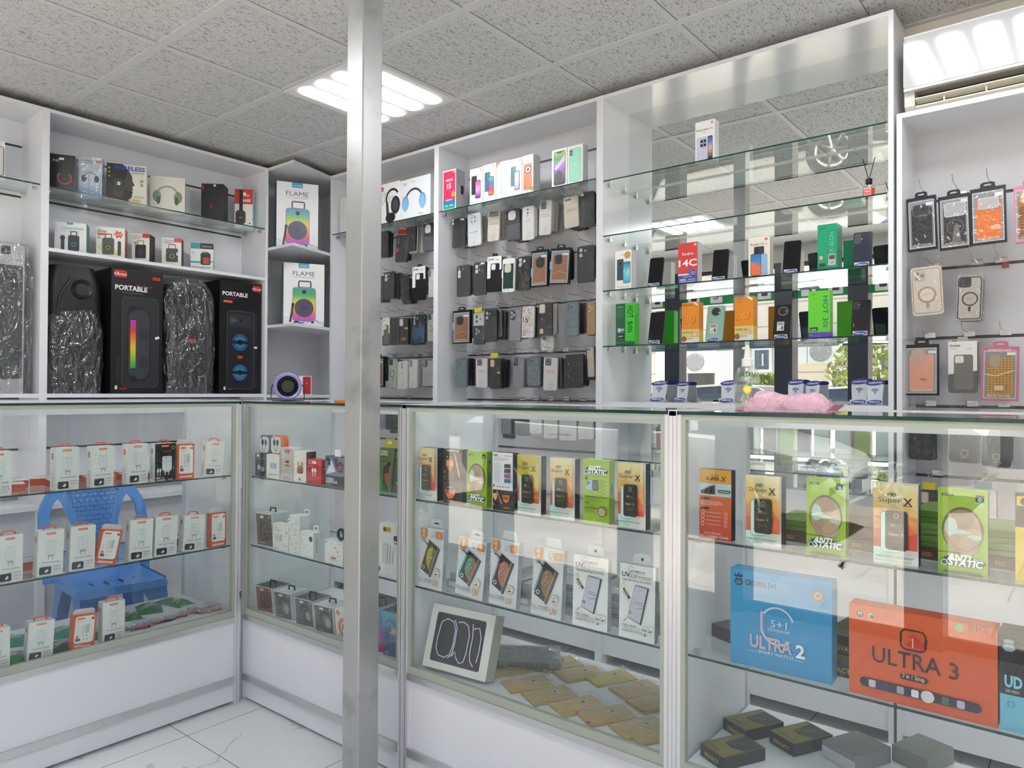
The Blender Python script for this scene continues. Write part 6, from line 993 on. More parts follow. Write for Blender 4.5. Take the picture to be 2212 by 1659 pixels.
ULT = [('c', 0.082, 0.90, 0.026, '#3a4a5a'), ('t', 'H', 0.082, 0.885, 0.03, '#e8e0d8', {'b': 0.02}), ('c', 0.165, 0.895, 0.022, '#d8c8b8'), ('c', 0.17, 0.89, 0.015, '#4a4a4c'), ('r', 0.62, 0.945, 0.73, 0.952, '#b87a58'), ('c', 0.765, 0.945, 0.032, '#8fa060'), ('t', 'BIG', 0.88, 0.935, 0.05, '#8a4a34', {'w': 0.12}), ('ro', 0.37, 0.60, 0.55, 0.83, 0.045, 0.012, '#2a1a16'), ('r', 0.548, 0.70, 0.556, 0.75, '#2a1a16'), ('p', [(0.41, 0.66), (0.47, 0.74), (0.53, 0.70), (0.54, 0.63), (0.43, 0.63)], '#c02c20'), ('o', 0.46, 0.71, 0.05, 0.012, '#d84838', (20, 160)), ('r', 0.455, 0.64, 0.462, 0.74, '#f0d8c8'), ('p', [(0.42, 0.75), (0.46, 0.78), (0.52, 0.73)], '#b83024'),
       ('t', 'ULTRA', 0.41, 0.405, 0.125, '#2c1812', {'w': 0.47, 'sx': 1.0}), ('t', '3', 0.73, 0.40, 0.12, '#2c1812'), ('rr', 0.37, 0.285, 0.56, 0.345, 0.03, '#2a1a16'), ('t', '7 in 1 Strap', 0.465, 0.302, 0.035, '#f0e0d4', {'w': 0.15}), ('rr', 0.085, 0.11, 0.905, 0.21, 0.045, '#22243a')] + [('rr', 0.15 + 0.1 * k, 0.12, 0.20 + 0.1 * k, 0.20, 0.01, ('#b8bcd0', '#2c3250', '#9aa0b8', '#d8dae4', '#8a92b0', '#3f6a5a', '#b0b4c8')[k]) for k in range(7)] + [('c', 0.56, 0.16, 0.045, '#cfd2dc')]
carton('watch_box', 'orange ULTRA smartwatch box with a strap row print, right counter', 'box', 1834, 2155, 1302, CB2, 'y', C3Y - 0.004, d=0.05, col='#d0582a', rcol='#c8562c', tcol='#c4502a', yaw=-0.01, front=ULT)
carton('watch_box', 'black and sky blue smartwatch box cut by the right picture edge', 'box', 2160, 2420, 1358, CB2, 'y', C3Y - 0.004, d=0.05, col='#6ab4cf', lcol='#16161a', tcol='#1a1a1e', yaw=-0.01, front=[('r', 0, 0.36, 1, 1, '#15151a'), ('p', [(0.05, 0.79), (0.11, 0.79), (0.14, 0.82), (0.12, 0.86), (0.04, 0.86), (0.02, 0.82)], '#8fa8b4'), ('p', [(0.04, 0.87), (0.12, 0.87), (0.13, 0.90), (0.08, 0.91), (0.03, 0.90)], '#8fa8b4'), ('t', 'UD', 0.12, 0.44, 0.12, '#7ac4dc', {'b': 0.04, 'w': 0.16}), ('t', 'SEVEN', 0.11, 0.385, 0.03, '#c8d4da', {'w': 0.12}), ('o', 0.1, 0.27, 0.03, 0.008, '#3a7a94')])
PRV = [('r', 0.04, 0.03, 0.96, 0.97, '#7a722c'), ('p', [(0.2, 0.97), (0.96, 0.97), (0.96, 0.55), (0.6, 0.40), (0.3, 0.42)], '#22222a'), ('t', 'KING', 0.55, 0.62, 0.15, '#6a6030', {'r': 60}), ('t', 'PRIVACY', 0.36, 0.16, 0.11, '#2a2410', {'b': 0.01, 'r': 180, 'w': 0.5})]
PRF = [('t', 'PRIVACY', 0.5, 0.22, 0.12, '#c0ac44', {'b': 0.02, 'r': 0, 'w': 0.6})]
# dark boxes lying behind the watch boxes
p = on(1815, 1440, 'y', 1.83); flat(p.x, 1.80, CB2 + .0002, 0.10, 0.17, 0.045, 0.05, 'dark PRIVACY box lying between the blue and orange watch boxes, lower', '#2a2820', '#5f5a24', PRF, PRV, name='privacy_glass_box', group='dark yellow privacy glass boxes')
flat(p.x + .012, 1.82, CB2 + .0456, 0.10, 0.17, 0.045, -0.1, 'dark PRIVACY box on top of the lower one between the watch boxes', '#2a2820', '#6f6a34', PRF, PRV, name='privacy_glass_box', group='dark yellow privacy glass boxes')
p = on(1560, 1390, 'y', 1.85); flat(p.x, 1.86, CB2 + .0002, 0.09, 0.17, 0.035, -0.4, 'small dark box lying at the left behind the blue watch box', '#4a4548', '#5a5558', name='privacy_glass_box')
for u, v, lb in ((1622, 1560, 'dark PRIVACY box lying at the back left of the right counter floor'), (1725, 1588, 'dark PRIVACY box lying second from the left on the right counter floor'), (1560, 1632, 'dark PRIVACY box lying at the front left, green tinted picture')):
    q = on(u, v, 'z', SD + 0.03); flat(q.x - .03, max(q.y - .045, 1.752), SD + 0.0003, 0.088, 0.135, 0.032, -0.48, lb, '#26242a', '#5a5626', PRF, PRV, name='privacy_glass_box', group='dark yellow privacy glass boxes')
q = on(1840, 1615, 'z', SD + 0.03); flat(q.x - .02, q.y - .05, SD + 0.0003, 0.10, 0.13, 0.04, -0.45, 'grey box with white front lying on the right counter floor', '#8a8c92', '#6f7076', [('r', 0, 0, 1, .7, '#c8ccd2')], name='accessory_box')
q = on(1990, 1625, 'z', SD + 0.03); flat(q.x - .02, q.y - .04, SD + 0.0003, 0.09, 0.12, 0.04, -0.35, 'pale green grey box lying rightmost on the right counter floor', '#8a9088', '#7c827c', name='accessory_box')
p = on(1512, 1395, 'y', 1.80); mb = MB(); mb.lathe([(0, .02), (.012, .018), (.018, .006), (.014, 0), (0, 0)], BAGF, 9); q = mb.build('plastic_wrapper'); q.location = (p.x, 1.80, CB2 + .0004); tag(q, 'crumpled clear wrapper at the left end of the lower shelf, right counter', 'wrapper')
# a fly on the glass
mb = MB(); mb.lathe([(0, .010), (.0022, .007), (.0028, .003), (.002, -.002), (.0012, -.006), (0, -.008)], M('#17120e', 0.4), 8); 
for s in (-1, 1):
    mb.poly([(0, .001, .004), (s * .006, .002, -.004), (s * .003, .001, -.010)], M('#5a5650', 0.3))
    for k in range(3): mb.tube([(0, 0, .004 - .004 * k), (s * .005, -.001, .006 - .005 * k), (s * .0075, .001, .004 - .006 * k)], 0.0004, M('#17120e', 0.4), 4)
p = on(1818, 1221, 'y', CFY + 0.0032); o = mb.build('fly'); o.location = p; o.rotation_euler = (0, 0.5, 0); tag(o, 'small dark fly sitting on the right counter glass', 'insect')
# ================================================================== phone boxes and phones on the back wall shelves
GB = 2.3582
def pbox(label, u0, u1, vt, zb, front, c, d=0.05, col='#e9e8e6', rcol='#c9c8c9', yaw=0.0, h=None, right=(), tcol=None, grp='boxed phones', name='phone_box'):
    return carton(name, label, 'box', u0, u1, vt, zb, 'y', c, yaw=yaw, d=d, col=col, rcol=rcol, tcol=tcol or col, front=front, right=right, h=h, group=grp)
SIDE = [('t', 'phone', 0.5, 0.5, 0.10, '#8a8a8c', {'r': 90})]
Y1 = CF + 0.018
pbox('white headphone box printed with black headphones, nearest the post', 800, 864, 406, GB, [('r', 0.30, 0.82, 0.46, 0.93, '#c8442a'), ('t', 'JBL', 0.38, 0.85, 0.05, '#f4e4dc', {'b': 0.02}), ('t', 'PURE', 0.34, 0.68, 0.10, '#c4c4c4', {'a': 'l', 'b': 0.02, 'w': 0.26}), ('t', 'BASS', 0.32, 0.50, 0.15, '#d0d0d0', {'a': 'l', 'b': 0.03, 'w': 0.50}), ('o', 0.76, 0.60, 0.20, 0.05, '#2a2a2e', (30, 210)), ('e', 0.86, 0.42, 0.15, 0.20, '#2c2a32'), ('e', 0.86, 0.42, 0.09, 0.13, '#4a4652'), ('p', [(0.55, 0.5), (0.62, 0.52), (0.66, 0.18), (0.57, 0.12)], '#3a3a40'), ('e', 0.70, 0.13, 0.16, 0.11, '#1e1e22')], Y1, d=0.08, grp='headphone boxes on the post side cabinet', name='headphone_box')
pbox('white box with sky blue headphones beside the black headphone print', 864, 930, 392, GB, hp(0.47, 0.42, 0.28, 0.5, '#3a4056', '#6a9ccc') + [('e', 0.19, 0.36, 0.09, 0.15, '#86b4dc'), ('e', 0.75, 0.36, 0.09, 0.15, '#86b4dc'), ('t', 'P9', 0.18, 0.84, 0.07, '#8a8a8a'), ('r', 0.4, 0.90, 0.5, 0.92, '#b0b0b0'), ('t', 'P9 air', 0.72, 0.06, 0.04, '#5a5a5a')], Y1, d=0.08, col='#dfe2e4', grp='headphone boxes on the post side cabinet', name='headphone_box')
pbox('white phone box with black phone print cut by the cabinet side', 930, 948, 392, GB, [('rr', 0.12, 0.12, 0.80, 0.82, 0.10, '#232328')] + [('c', 0.30, 0.74 - 0.07 * k, 0.07, '#0e0e12') for k in range(3)], CF + 0.06, d=0.04)
pbox('small white film wrapped box at the left end of the post side cabinet shelf', 735, 756, 428, GB, [('r', 0.3, 0.1, 0.34, 0.9, '#b8b8ba')], CF + 0.02, d=0.05, col='#d8d8d8')
pbox('red fronted REDMI 15 phone box standing at the left cabinet side', 957, 985, 371, GB, [('r', 0.05, 0.26, 0.95, 0.97, '#d8305a'), ('c', 0.84, 0.93, 0.05, '#f0c8d0'), ('t', 'REDMI', 0.5, 0.72, 0.13, '#f8e8ec', {'b': 0.02, 'w': 0.5}), ('t', '15', 0.48, 0.54, 0.27, '#f8e8ec', {'b': 0.03}), ('c', 0.80, 0.38, 0.16, '#b8943a'), ('g', 0.05, 0.03, 0.95, 0.26, ['#2a9a8a', '#2a6aa8'], 5), ('t', 'REDMI 15', 0.5, 0.235, 0.07, '#f0f4f8', {'w': 0.5, 'b': 0.02}), ('r', 0.2, 0.1, 0.4, 0.12, '#d8e8f0'), ('r', 0.55, 0.1, 0.8, 0.12, '#d8e8f0')], CF + 0.012, d=0.075, rcol='#a9a8ae', right=[('rr', 0.55, 0.40, 0.85, 0.62, 0.05, '#1a1a1e'), ('t', 'REDMI', 0.4, 0.72, 0.1, '#3a3a3e', {'r': 90})])
Y2 = CF + 0.015
def twin(a, b_, cam=True, dots=3): return [('rr', 0.12, 0.28, 0.54, 0.80, 0.07, a), ('ro', 0.14, 0.29, 0.53, 0.79, 0.06, 0.01, '#2a2a2e')] + [('c', 0.22, 0.74 - 0.07 * k, 0.045, '#16161a') for k in range(dots)] + [('rr', 0.42, 0.16, 0.84, 0.66, 0.07, '#1a1a20'), ('g', 0.45, 0.18, 0.81, 0.64, b_, 8), ('c', 0.85, 0.93, 0.06, '#e08a5a')]
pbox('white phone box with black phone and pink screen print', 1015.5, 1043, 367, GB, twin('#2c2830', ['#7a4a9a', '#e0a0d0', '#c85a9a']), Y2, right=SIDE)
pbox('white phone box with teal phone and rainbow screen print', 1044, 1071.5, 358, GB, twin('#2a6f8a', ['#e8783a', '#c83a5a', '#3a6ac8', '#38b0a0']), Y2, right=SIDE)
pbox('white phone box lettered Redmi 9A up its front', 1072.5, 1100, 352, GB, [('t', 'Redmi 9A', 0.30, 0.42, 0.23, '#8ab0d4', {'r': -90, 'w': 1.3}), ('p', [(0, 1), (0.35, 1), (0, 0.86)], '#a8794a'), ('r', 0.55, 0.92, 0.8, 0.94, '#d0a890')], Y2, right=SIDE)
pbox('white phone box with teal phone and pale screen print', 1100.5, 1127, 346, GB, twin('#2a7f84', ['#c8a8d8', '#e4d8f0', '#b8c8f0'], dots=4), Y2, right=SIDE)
pbox('white phone box with orange phone print and deep grey side', 1128, 1152, 338, GB, [('rr', 0.12, 0.10, 0.88, 0.78, 0.10, '#d8762a'), ('c', 0.54, 0.62, 0.30, '#3a2416'), ('c', 0.54, 0.62, 0.22, '#e8dcc8'), ('c', 0.54, 0.62, 0.12, '#2a1a14'), ('c', 0.84, 0.12, 0.15, '#b8903a'), ('t', 'HUAWEI', 0.6, 0.18, 0.05, '#f0d8b8')], Y2, d=0.06, right=[('t', 'HONOR X9b', 0.45, 0.45, 0.16, '#8a8a90', {'r': 90})])
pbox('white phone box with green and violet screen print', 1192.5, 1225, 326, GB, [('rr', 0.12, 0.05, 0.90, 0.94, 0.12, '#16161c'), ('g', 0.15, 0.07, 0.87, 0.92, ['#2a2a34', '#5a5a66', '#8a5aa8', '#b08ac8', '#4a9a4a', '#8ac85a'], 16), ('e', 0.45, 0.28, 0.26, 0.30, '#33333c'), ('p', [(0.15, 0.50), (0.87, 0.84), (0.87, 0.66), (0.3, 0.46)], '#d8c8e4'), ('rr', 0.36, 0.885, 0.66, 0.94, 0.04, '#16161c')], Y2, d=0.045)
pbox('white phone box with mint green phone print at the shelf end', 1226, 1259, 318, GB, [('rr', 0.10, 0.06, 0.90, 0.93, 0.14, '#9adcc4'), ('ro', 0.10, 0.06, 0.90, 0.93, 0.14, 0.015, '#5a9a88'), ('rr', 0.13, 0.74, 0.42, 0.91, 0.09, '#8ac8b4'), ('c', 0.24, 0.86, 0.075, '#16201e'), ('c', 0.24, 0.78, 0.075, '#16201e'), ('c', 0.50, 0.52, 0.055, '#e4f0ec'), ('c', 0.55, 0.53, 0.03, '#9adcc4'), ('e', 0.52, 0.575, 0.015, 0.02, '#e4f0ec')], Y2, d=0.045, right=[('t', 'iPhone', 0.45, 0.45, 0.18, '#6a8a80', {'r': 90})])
# mirror cabinet shelves
S1, S2, S3, S4 = [z + 0.0002 for z in B2Z]
SB = 1.2732
YM = CF + 0.022
pbox('white Redmi Note 14 Pro phone box alone on the highest glass shelf', 1502, 1544, 266, S1, [('c', 0.86, 0.93, 0.055, '#e0704a'), ('t', 'Redmi Note 14', 0.47, 0.765, 0.085, '#5a5c64', {'w': 0.82, 'b': 0.01}), ('t', 'Pro', 0.48, 0.70, 0.07, '#5a5c64'), ('rr', 0.09, 0.03, 0.66, 0.60, 0.07, '#a4a8c4'), ('rr', 0.10, 0.035, 0.65, 0.595, 0.065, '#c4c6da'), ('rr', 0.26, 0.34, 0.58, 0.56, 0.10, '#9aa0c0')] + [('c', 0.34 + .17 * i, 0.50 - .10 * j, 0.065, '#1a1a24') for i in range(2) for j in range(2)] + [('rr', 0.66, 0.03, 0.90, 0.60, 0.05, '#22262e'), ('g', 0.68, 0.04, 0.885, 0.58, ['#3a3a5a', '#b8807a', '#e0b8a8', '#6a90c0', '#4a70a8'], 10)], YM, d=0.045, right=[('t', 'Redmi Note 14 Pro', 0.5, 0.55, 0.12, '#9a9aa0', {'r': 90, 'w': 1.4})])
pbox('white phone box with blue phone print at the left end of the third shelf', 1329, 1364, 543, S3, [('c', 0.76, 0.87, 0.19, '#b8862e'), ('c', 0.76, 0.87, 0.15, '#c89a3e'), ('t', 'HONOR', 0.5, 0.87, 0.05, '#8a8a8a'), ('rr', 0.12, 0.24, 0.52, 0.78, 0.05, '#2f4a5a'), ('c', 0.33, 0.66, 0.14, '#0e141a'), ('o', 0.33, 0.66, 0.11, 0.02, '#7a8a94'), ('rr', 0.50, 0.16, 0.94, 0.70, 0.05, '#1a2a34'), ('g', 0.52, 0.17, 0.92, 0.69, ['#3ab0c8', '#8ad8e0', '#2a8aa8'], 8), ('l', [(0.56, 0.3), (0.7, 0.55), (0.9, 0.6)], 0.03, '#2a7a98'), ('t', 'HONOR X8c', 0.5, 0.05, 0.075, '#9a9a9a', {'w': 0.7})], YM, d=0.045)
pbox('red fronted Redmi 14C phone box on the third shelf', 1465, 1507, 527, S3, [('r', 0, 0.20, 1, 1, '#cf3a36'), ('rr', 0.82, 0.91, 0.94, 0.965, 0.04, '#f0e4e0'), ('c', 0.88, 0.937, 0.03, '#cf3a36'), ('t', 'Redmi', 0.50, 0.69, 0.15, '#f6ecea', {'w': 0.56}), ('t', '14C', 0.50, 0.42, 0.32, '#f8f0ee', {'b': 0.02, 'w': 0.92}), ('p', [(0.50, 0.20), (0.62, 0.36), (0.74, 0.34), (0.66, 0.20)], '#5a62b8'), ('p', [(0.66, 0.20), (0.78, 0.34), (0.92, 0.36), (0.86, 0.20)], '#7a82d0'), ('c', 0.82, 0.31, 0.05, '#2a2a50'), ('r', 0, 0, 1, 0.20, '#3f4a94'), ('p', [(0, 0.2), (0.6, 0.2), (0.5, 0.235), (0, 0.235)], '#e4e2f0'), ('t', 'Redmi 14C', 0.5, 0.145, 0.06, '#e8e8f8', {'w': 0.42}), ('t', '128GB', 0.26, 0.07, 0.08, '#f0f0f8', {'b': 0.03}), ('r', 0.52, 0.08, 0.9, 0.10, '#b0b8e0'), ('r', 0.1, 0.03, 0.9, 0.05, '#b0b8e0')], YM, d=0.045, rcol='#bdbcbe', right=[('t', 'Redmi 14C', 0.5, 0.58, 0.14, '#4a4a4e', {'r': 90, 'w': 1.2})])
pbox('cream Redmi 12 phone box with blue and orange screen print', 1617, 1663, 515, S3, [('rr', 0.76, 0.90, 0.90, 0.965, 0.04, '#e0704a'), ('t', 'Redmi 12', 0.40, 0.795, 0.11, '#5a5658', {'w': 0.62, 'b': 0.01}), ('r', 0.74, 0.80, 0.92, 0.815, '#b0a89c'), ('rr', 0.26, 0.20, 0.74, 0.76, 0.06, '#3a3d44'), ('c', 0.38, 0.70, 0.06, '#15161a'), ('c', 0.38, 0.62, 0.06, '#15161a'), ('c', 0.50, 0.66, 0.03, '#15161a'), ('rr', 0.60, 0.02, 0.90, 0.56, 0.05, '#8fb0d0'), ('rr', 0.11, 0.02, 0.60, 0.58, 0.06, '#15181e'), ('g', 0.13, 0.03, 0.58, 0.565, ['#e07a4a', '#e8985a', '#d8684a', '#4a8ac8', '#3a7ac0', '#3a78b8'], 12), ('p', [(0.13, 0.36), (0.3, 0.36), (0.45, 0.22), (0.58, 0.16), (0.58, 0.03), (0.13, 0.03)], '#e0704a')], YM, d=0.045, col='#e2dccf', rcol='#b9b3aa', right=SIDE)
pbox('big emerald green NOTE 30 phone box on the third shelf', 1766, 1808, 487, S3, [('t', 'NOTE 30', 0.56, 0.58, 0.24, '#0f5a44', {'r': -90, 'w': 1.30}), ('t', 'NOTE 30', 0.60, 0.58, 0.22, '#7ad0b0', {'r': -90, 'w': 1.20}), ('t', 'infinix', 0.30, 0.90, 0.09, '#0f6a50', {'w': 0.36}), ('rr', 0.10, 0.23, 0.28, 0.31, 0.03, '#d8a878'), ('ro', 0.40, 0.24, 0.54, 0.32, 0.02, 0.015, '#3ab08a'), ('r', 0.08, 0.07, 0.42, 0.15, '#1f4a34'), ('r', 0.56, 0.09, 0.93, 0.33, '#b8bcb8'), ('r', 0.60, 0.22, 0.9, 0.31, '#4a4e4a'), ('t', 'CE', 0.74, 0.13, 0.13, '#4a4e4a'), ('r', 0, 0, 1, 0.045, '#0d6a52')], YM, d=0.075, col='#16996f', rcol='#128a62', tcol='#1faa7c', right=[('t', 'NOTE 30', 0.6, 0.3, 0.16, '#0a5a44', {'r': 90, 'w': 0.8}), ('r', 0, 0, 1, 0.05, '#0a4a4a'), ('c', 0.14, 0.028, 0.05, '#d8d8d8')])
pbox('green HOT 50i phone box at the left end of the fourth shelf', 1330.5, 1371, 657, S4, [('r', 0, 0, 0.50, 1, '#1f5a3c'), ('r', 0, 0, 1, 0.10, '#1f5a3c'), ('t', 'infinix', 0.25, 0.90, 0.075, '#a8d0b0', {'w': 0.3}), ('ro', 0.10, 0.67, 0.40, 0.86, 0.05, 0.015, '#4a9a6a'), ('o', 0.19, 0.81, 0.05, 0.015, '#4a9a6a'), ('o', 0.31, 0.81, 0.05, 0.015, '#4a9a6a'), ('o', 0.19, 0.73, 0.05, 0.015, '#4a9a6a'), ('o', 0.31, 0.73, 0.05, 0.015, '#4a9a6a'), ('t', 'HOT', 0.62, 0.79, 0.32, '#123a1a', {'r': -90, 'w': 0.56}), ('t', '50i', 0.66, 0.44, 0.24, '#123a1a', {'r': -90, 'w': 0.52}), ('c', 0.20, 0.37, 0.09, '#c8d0e0'), ('r', 0.30, 0.35, 0.46, 0.40, '#a8b8d0'), ('r', 0.12, 0.31, 0.44, 0.325, '#8ab0a0'), ('r', 0.12, 0.19, 0.42, 0.27, '#1a2a20'), ('t', '256GB', 0.27, 0.205, 0.06, '#d8e0d8', {'b': 0.02}), ('r', 0.05, 0.05, 0.9, 0.065, '#4a8a5a')], YM, d=0.045, col='#3ac02e', rcol='#2fae2a', tcol='#3ec83a', right=[('t', 'HOT 50i', 0.5, 0.62, 0.16, '#1f7a20', {'r': 90, 'w': 1.0})])
SP30 = [('r', 0, 0, 1, 0.14, '#e0dccf'), ('r', 0, 0.14, 1, 0.335, '#dcc476'), ('t', '30', 0.46, 0.47, 0.46, '#b0621a', {'w': 0.72}), ('t', '30', 0.46, 0.485, 0.43, '#e8952f', {'w': 0.64}), ('t', 'SPARK 30c', 0.36, 0.235, 0.105, '#5a4a2a', {'w': 0.60}), ('c', 0.76, 0.20, 0.12, '#e8d8cc'), ('o', 0.76, 0.20, 0.11, 0.02, '#c84a3a'), ('c', 0.76, 0.20, 0.05, '#d8a89c'), ('c', 0.14, 0.10, 0.14, '#7a4a22'), ('c', 0.14, 0.10, 0.10, '#9a6430'), ('t', 'TECNO', 0.50, 0.085, 0.085, '#5a5650', {'w': 0.36}), ('p', [(0.62, 1.0), (0.9, 0.91), (0.97, 0.94), (0.78, 1.0)], '#e8e0d8')]
pbox('orange SPARK 30c phone box nearest the green box on the fourth shelf', 1473, 1510, 655, S4, SP30 + [('l', [(0.05, 0.95), (0.12, 0.93), (0.18, 0.96), (0.26, 0.93), (0.34, 0.955)], 0.03, '#5a2a14'), ('l', [(0.42, 0.93), (0.52, 0.95), (0.62, 0.92)], 0.03, '#5a2a14')], YM, d=0.045, col='#df8a22', rcol='#d07f1e', right=[('r', 0, 0, 1, 0.33, '#d8b45a'), ('t', 'SPARK 30c', 0.5, 0.62, 0.13, '#7a4a14', {'r': 90, 'w': 0.9})])
pbox('orange SPARK 30c phone box with red handwriting in the shelf middle', 1587, 1628, 643, S4, SP30 + [('t', '4128', 0.26, 0.945, 0.09, '#a8301e', {'sh': 0.2}), ('t', 'qara', 0.26, 0.875, 0.09, '#a8301e', {'sh': 0.2})], YM, d=0.045, col='#df8a22', rcol='#d07f1e', right=[('r', 0, 0, 1, 0.33, '#d8b45a')])
pbox('bright green HOT 30i phone box with violet base on the fourth shelf', 1746, 1793, 630, S4, [('t', 'HOT 30i', 0.68, 0.55, 0.24, '#2a4a7a', {'r': -90, 'w': 1.50}), ('t', 'infinix', 0.24, 0.915, 0.075, '#2a7a2a', {'w': 0.28}), ('r', 0, 0, 1, 0.11, '#5a42b0'), ('t', '6.6"', 0.14, 0.05, 0.05, '#d8d0f0'), ('r', 0.1, 0.03, 0.6, 0.04, '#8a7ad0'), ('r', 0.08, 0.14, 0.44, 0.22, '#22301c'), ('t', '128GB', 0.25, 0.155, 0.07, '#d8e8c8', {'b': 0.02})], YM, d=0.04, col='#62c832', rcol='#58b42e', tcol='#6ed03e', right=[('r', 0, 0, 1, 0.11, '#4a3898'), ('t', 'HOT 30i', 0.5, 0.55, 0.16, '#3a8a20', {'r': 90, 'w': 0.9})])
# dummy phones on acrylic stands
ACR = thin('clear_acrylic', (0.90, 0.92, 0.94), 0.06, 0.02)
STW = M('#dfe2ea', 0.35); SBL = M('#2a3f96', 0.4)
def oval_label(mb, w, z, y, s=1.0):
    fm = lambda x, zz, k: (x - w / 2, y - 0.0003 * (k + 1), z + zz)
    art(mb, fm, w, 0.018 * s, [('p', [(0.5 + 0.48 * math.cos(q * PI / 12), 0.5 + 0.46 * math.sin(q * PI / 12) + 0.12 * math.cos(q * PI / 12)) for q in range(24)], '#2a3f96'), ('t', 'SAMSUNG', 0.5, 0.34, 0.13, '#e4e8f4', {'b': 0.03, 'w': 0.70})])
def stand(x, y, z, rz, label, group='acrylic phone stands on the glass shelves'):
    r = thing('phone_stand', label, 'stand', (x, y, z), rz, group)
    mb = MB(); mb.add([(-.026, 0, 0), (.026, 0, 0), (.026, .055, 0), (-.026, .055, 0), (-.026, 0, .003), (.026, 0, .003), (.026, .055, .003), (-.026, .055, .003)], [(0, 3, 2, 1), (4, 5, 6, 7), (0, 1, 5, 4), (2, 3, 7, 6), (3, 0, 4, 7), (1, 2, 6, 5)], ACR)
    mb.add([(-.026, .0, .002), (.026, .0, .002), (.026, -.006, .020), (-.026, -.006, .020)], [(0, 1, 2, 3)], STW); mb.add([(-.02, .012, .003), (.02, .012, .003), (.02, .050, .075), (-.02, .050, .075)], [(0, 1, 2, 3)], ACR); mb.build('easel', r)
    mb = MB(); oval_label(mb, 0.05, 0.002, -0.0035); o = mb.build('label_plate', r); o.rotation_euler = (math.radians(-14) * -1, 0, 0); return r
def phone(label, ul, ur, v_top, zs, col, back=(), yaw=0.0, tilt=0.26, frame='#2c2d31', c=None, stlabel=None, d=0.0082):
    c = c or (CF + 0.045)
    mid, w, rz = span(ul, ur, v_top + 60, 'y', c, yaw); w = min(max(w, 0.068), 0.082); h = w * 2.13
    z0 = zs + 0.0045; B = M(frame, 0.25, 0.6)
    mb = MB(); mb.prism(rrect(-w / 2, 0, w / 2, h, 0.009, 5), 0, d, B); mb.prism(rrect(-w / 2 + .0012, .0012, w / 2 - .0012, h - .0012, 0.008, 5), -0.0004, 0, M(col, 0.12, 0.0, 0.5))
    o_ = thing('smartphone', label, 'phone', (mid.x, mid.y + 0.004, z0 + 0.001), 0, 'display phones on the glass shelves'); o_.rotation_euler = (Matrix.Rotation(rz, 3, 'Z') @ Matrix.Rotation(-tilt, 3, 'X')).to_euler()
    art(mb, lambda x, z, k: (x - w / 2, -0.0007 - 0.0003 * k, z), w, h, back); 
    mb.build('body', o_)
    if stlabel: stand(mid.x, mid.y, zs + 0.0002, rz, stlabel)
    return o_
FR = [('ro', 0.005, 0.002, 0.995, 0.998, 0.11, 0.012, '#3a3b40')]
phone('black screened phone leaning beside the white HONOR style box, third shelf', 1398, 1428, 543, S3 - .0002, '#0d0d10', FR + [('c', 0.5, 0.965, 0.018, '#1c1d22')], yaw=0.15, stlabel='phone stand left of the red box on the third shelf')
phone('black screened phone between the red and cream boxes, third shelf', 1536, 1570, 523, S3 - .0002, '#0e0d10', FR + [('c', 0.5, 0.965, 0.018, '#1c1d22')], yaw=0.15, stlabel='phone stand between red and cream boxes')
phone('black screened phone left of the emerald box, third shelf', 1690, 1726, 504, S3 - .0002, '#0e0d10', FR + [('c', 0.5, 0.965, 0.018, '#1c1d22')], yaw=0.12, stlabel='phone stand between cream and emerald boxes')
phone('slate blue phone showing its back beside the emerald box', 1843, 1880, 484, S3 - .0002, '#2c3140', FR + [('rr', 0.06, 0.66, 0.42, 0.96, 0.10, '#262a38'), ('c', 0.22, 0.88, 0.10, '#14161e'), ('o', 0.22, 0.88, 0.09, 0.012, '#7a7f8c'), ('c', 0.22, 0.74, 0.10, '#14161e'), ('o', 0.22, 0.74, 0.09, 0.012, '#7a7f8c'), ('c', 0.44, 0.79, 0.03, '#d8d0b8'), ('t', 'phone', 0.2, 0.3, 0.05, '#5a6070', {'r': 90})], yaw=0.12, stlabel='phone stand right of the emerald box')
phone('black screened phone between the green and orange boxes, fourth shelf', 1398, 1430, 665, S4 - .0002, '#0d0c0f', FR + [('c', 0.5, 0.965, 0.018, '#1c1d22')], yaw=0.1, stlabel='phone stand right of the green HOT 50i box')
STK = [('r', 0.22, 0.22, 0.62, 0.48, '#d4d8d4'), ('r', 0.26, 0.38, 0.58, 0.46, '#8a8e8a'), ('t', 'CE', 0.34, 0.25, 0.09, '#5a5e5a'), ('r', 0.46, 0.25, 0.58, 0.35, '#5a5e5a')]
phone('mint green phone showing its round camera back between the orange boxes', 1522, 1560, 657, S4 - .0002, '#8fb5aa', [('c', 0.50, 0.83, 0.26, '#4a5458'), ('c', 0.50, 0.83, 0.22, '#33383c'), ('c', 0.68, 0.80, 0.05, '#a8c0bc')] + STK, yaw=0.12, frame='#7aa095', stlabel='phone stand between the two orange boxes')
phone('black phone with silver ringed round camera left of the bright green box', 1668, 1706, 648, S4 - .0002, '#1c1a1e', FR + [('c', 0.52, 0.80, 0.27, '#16151a'), ('o', 0.52, 0.80, 0.26, 0.022, '#b8b8bc'), ('c', 0.68, 0.80, 0.055, '#a8a8ac'), ('c', 0.68, 0.80, 0.04, '#2a2a2e')] + STK, yaw=0.1, stlabel='phone stand left of the bright green box')
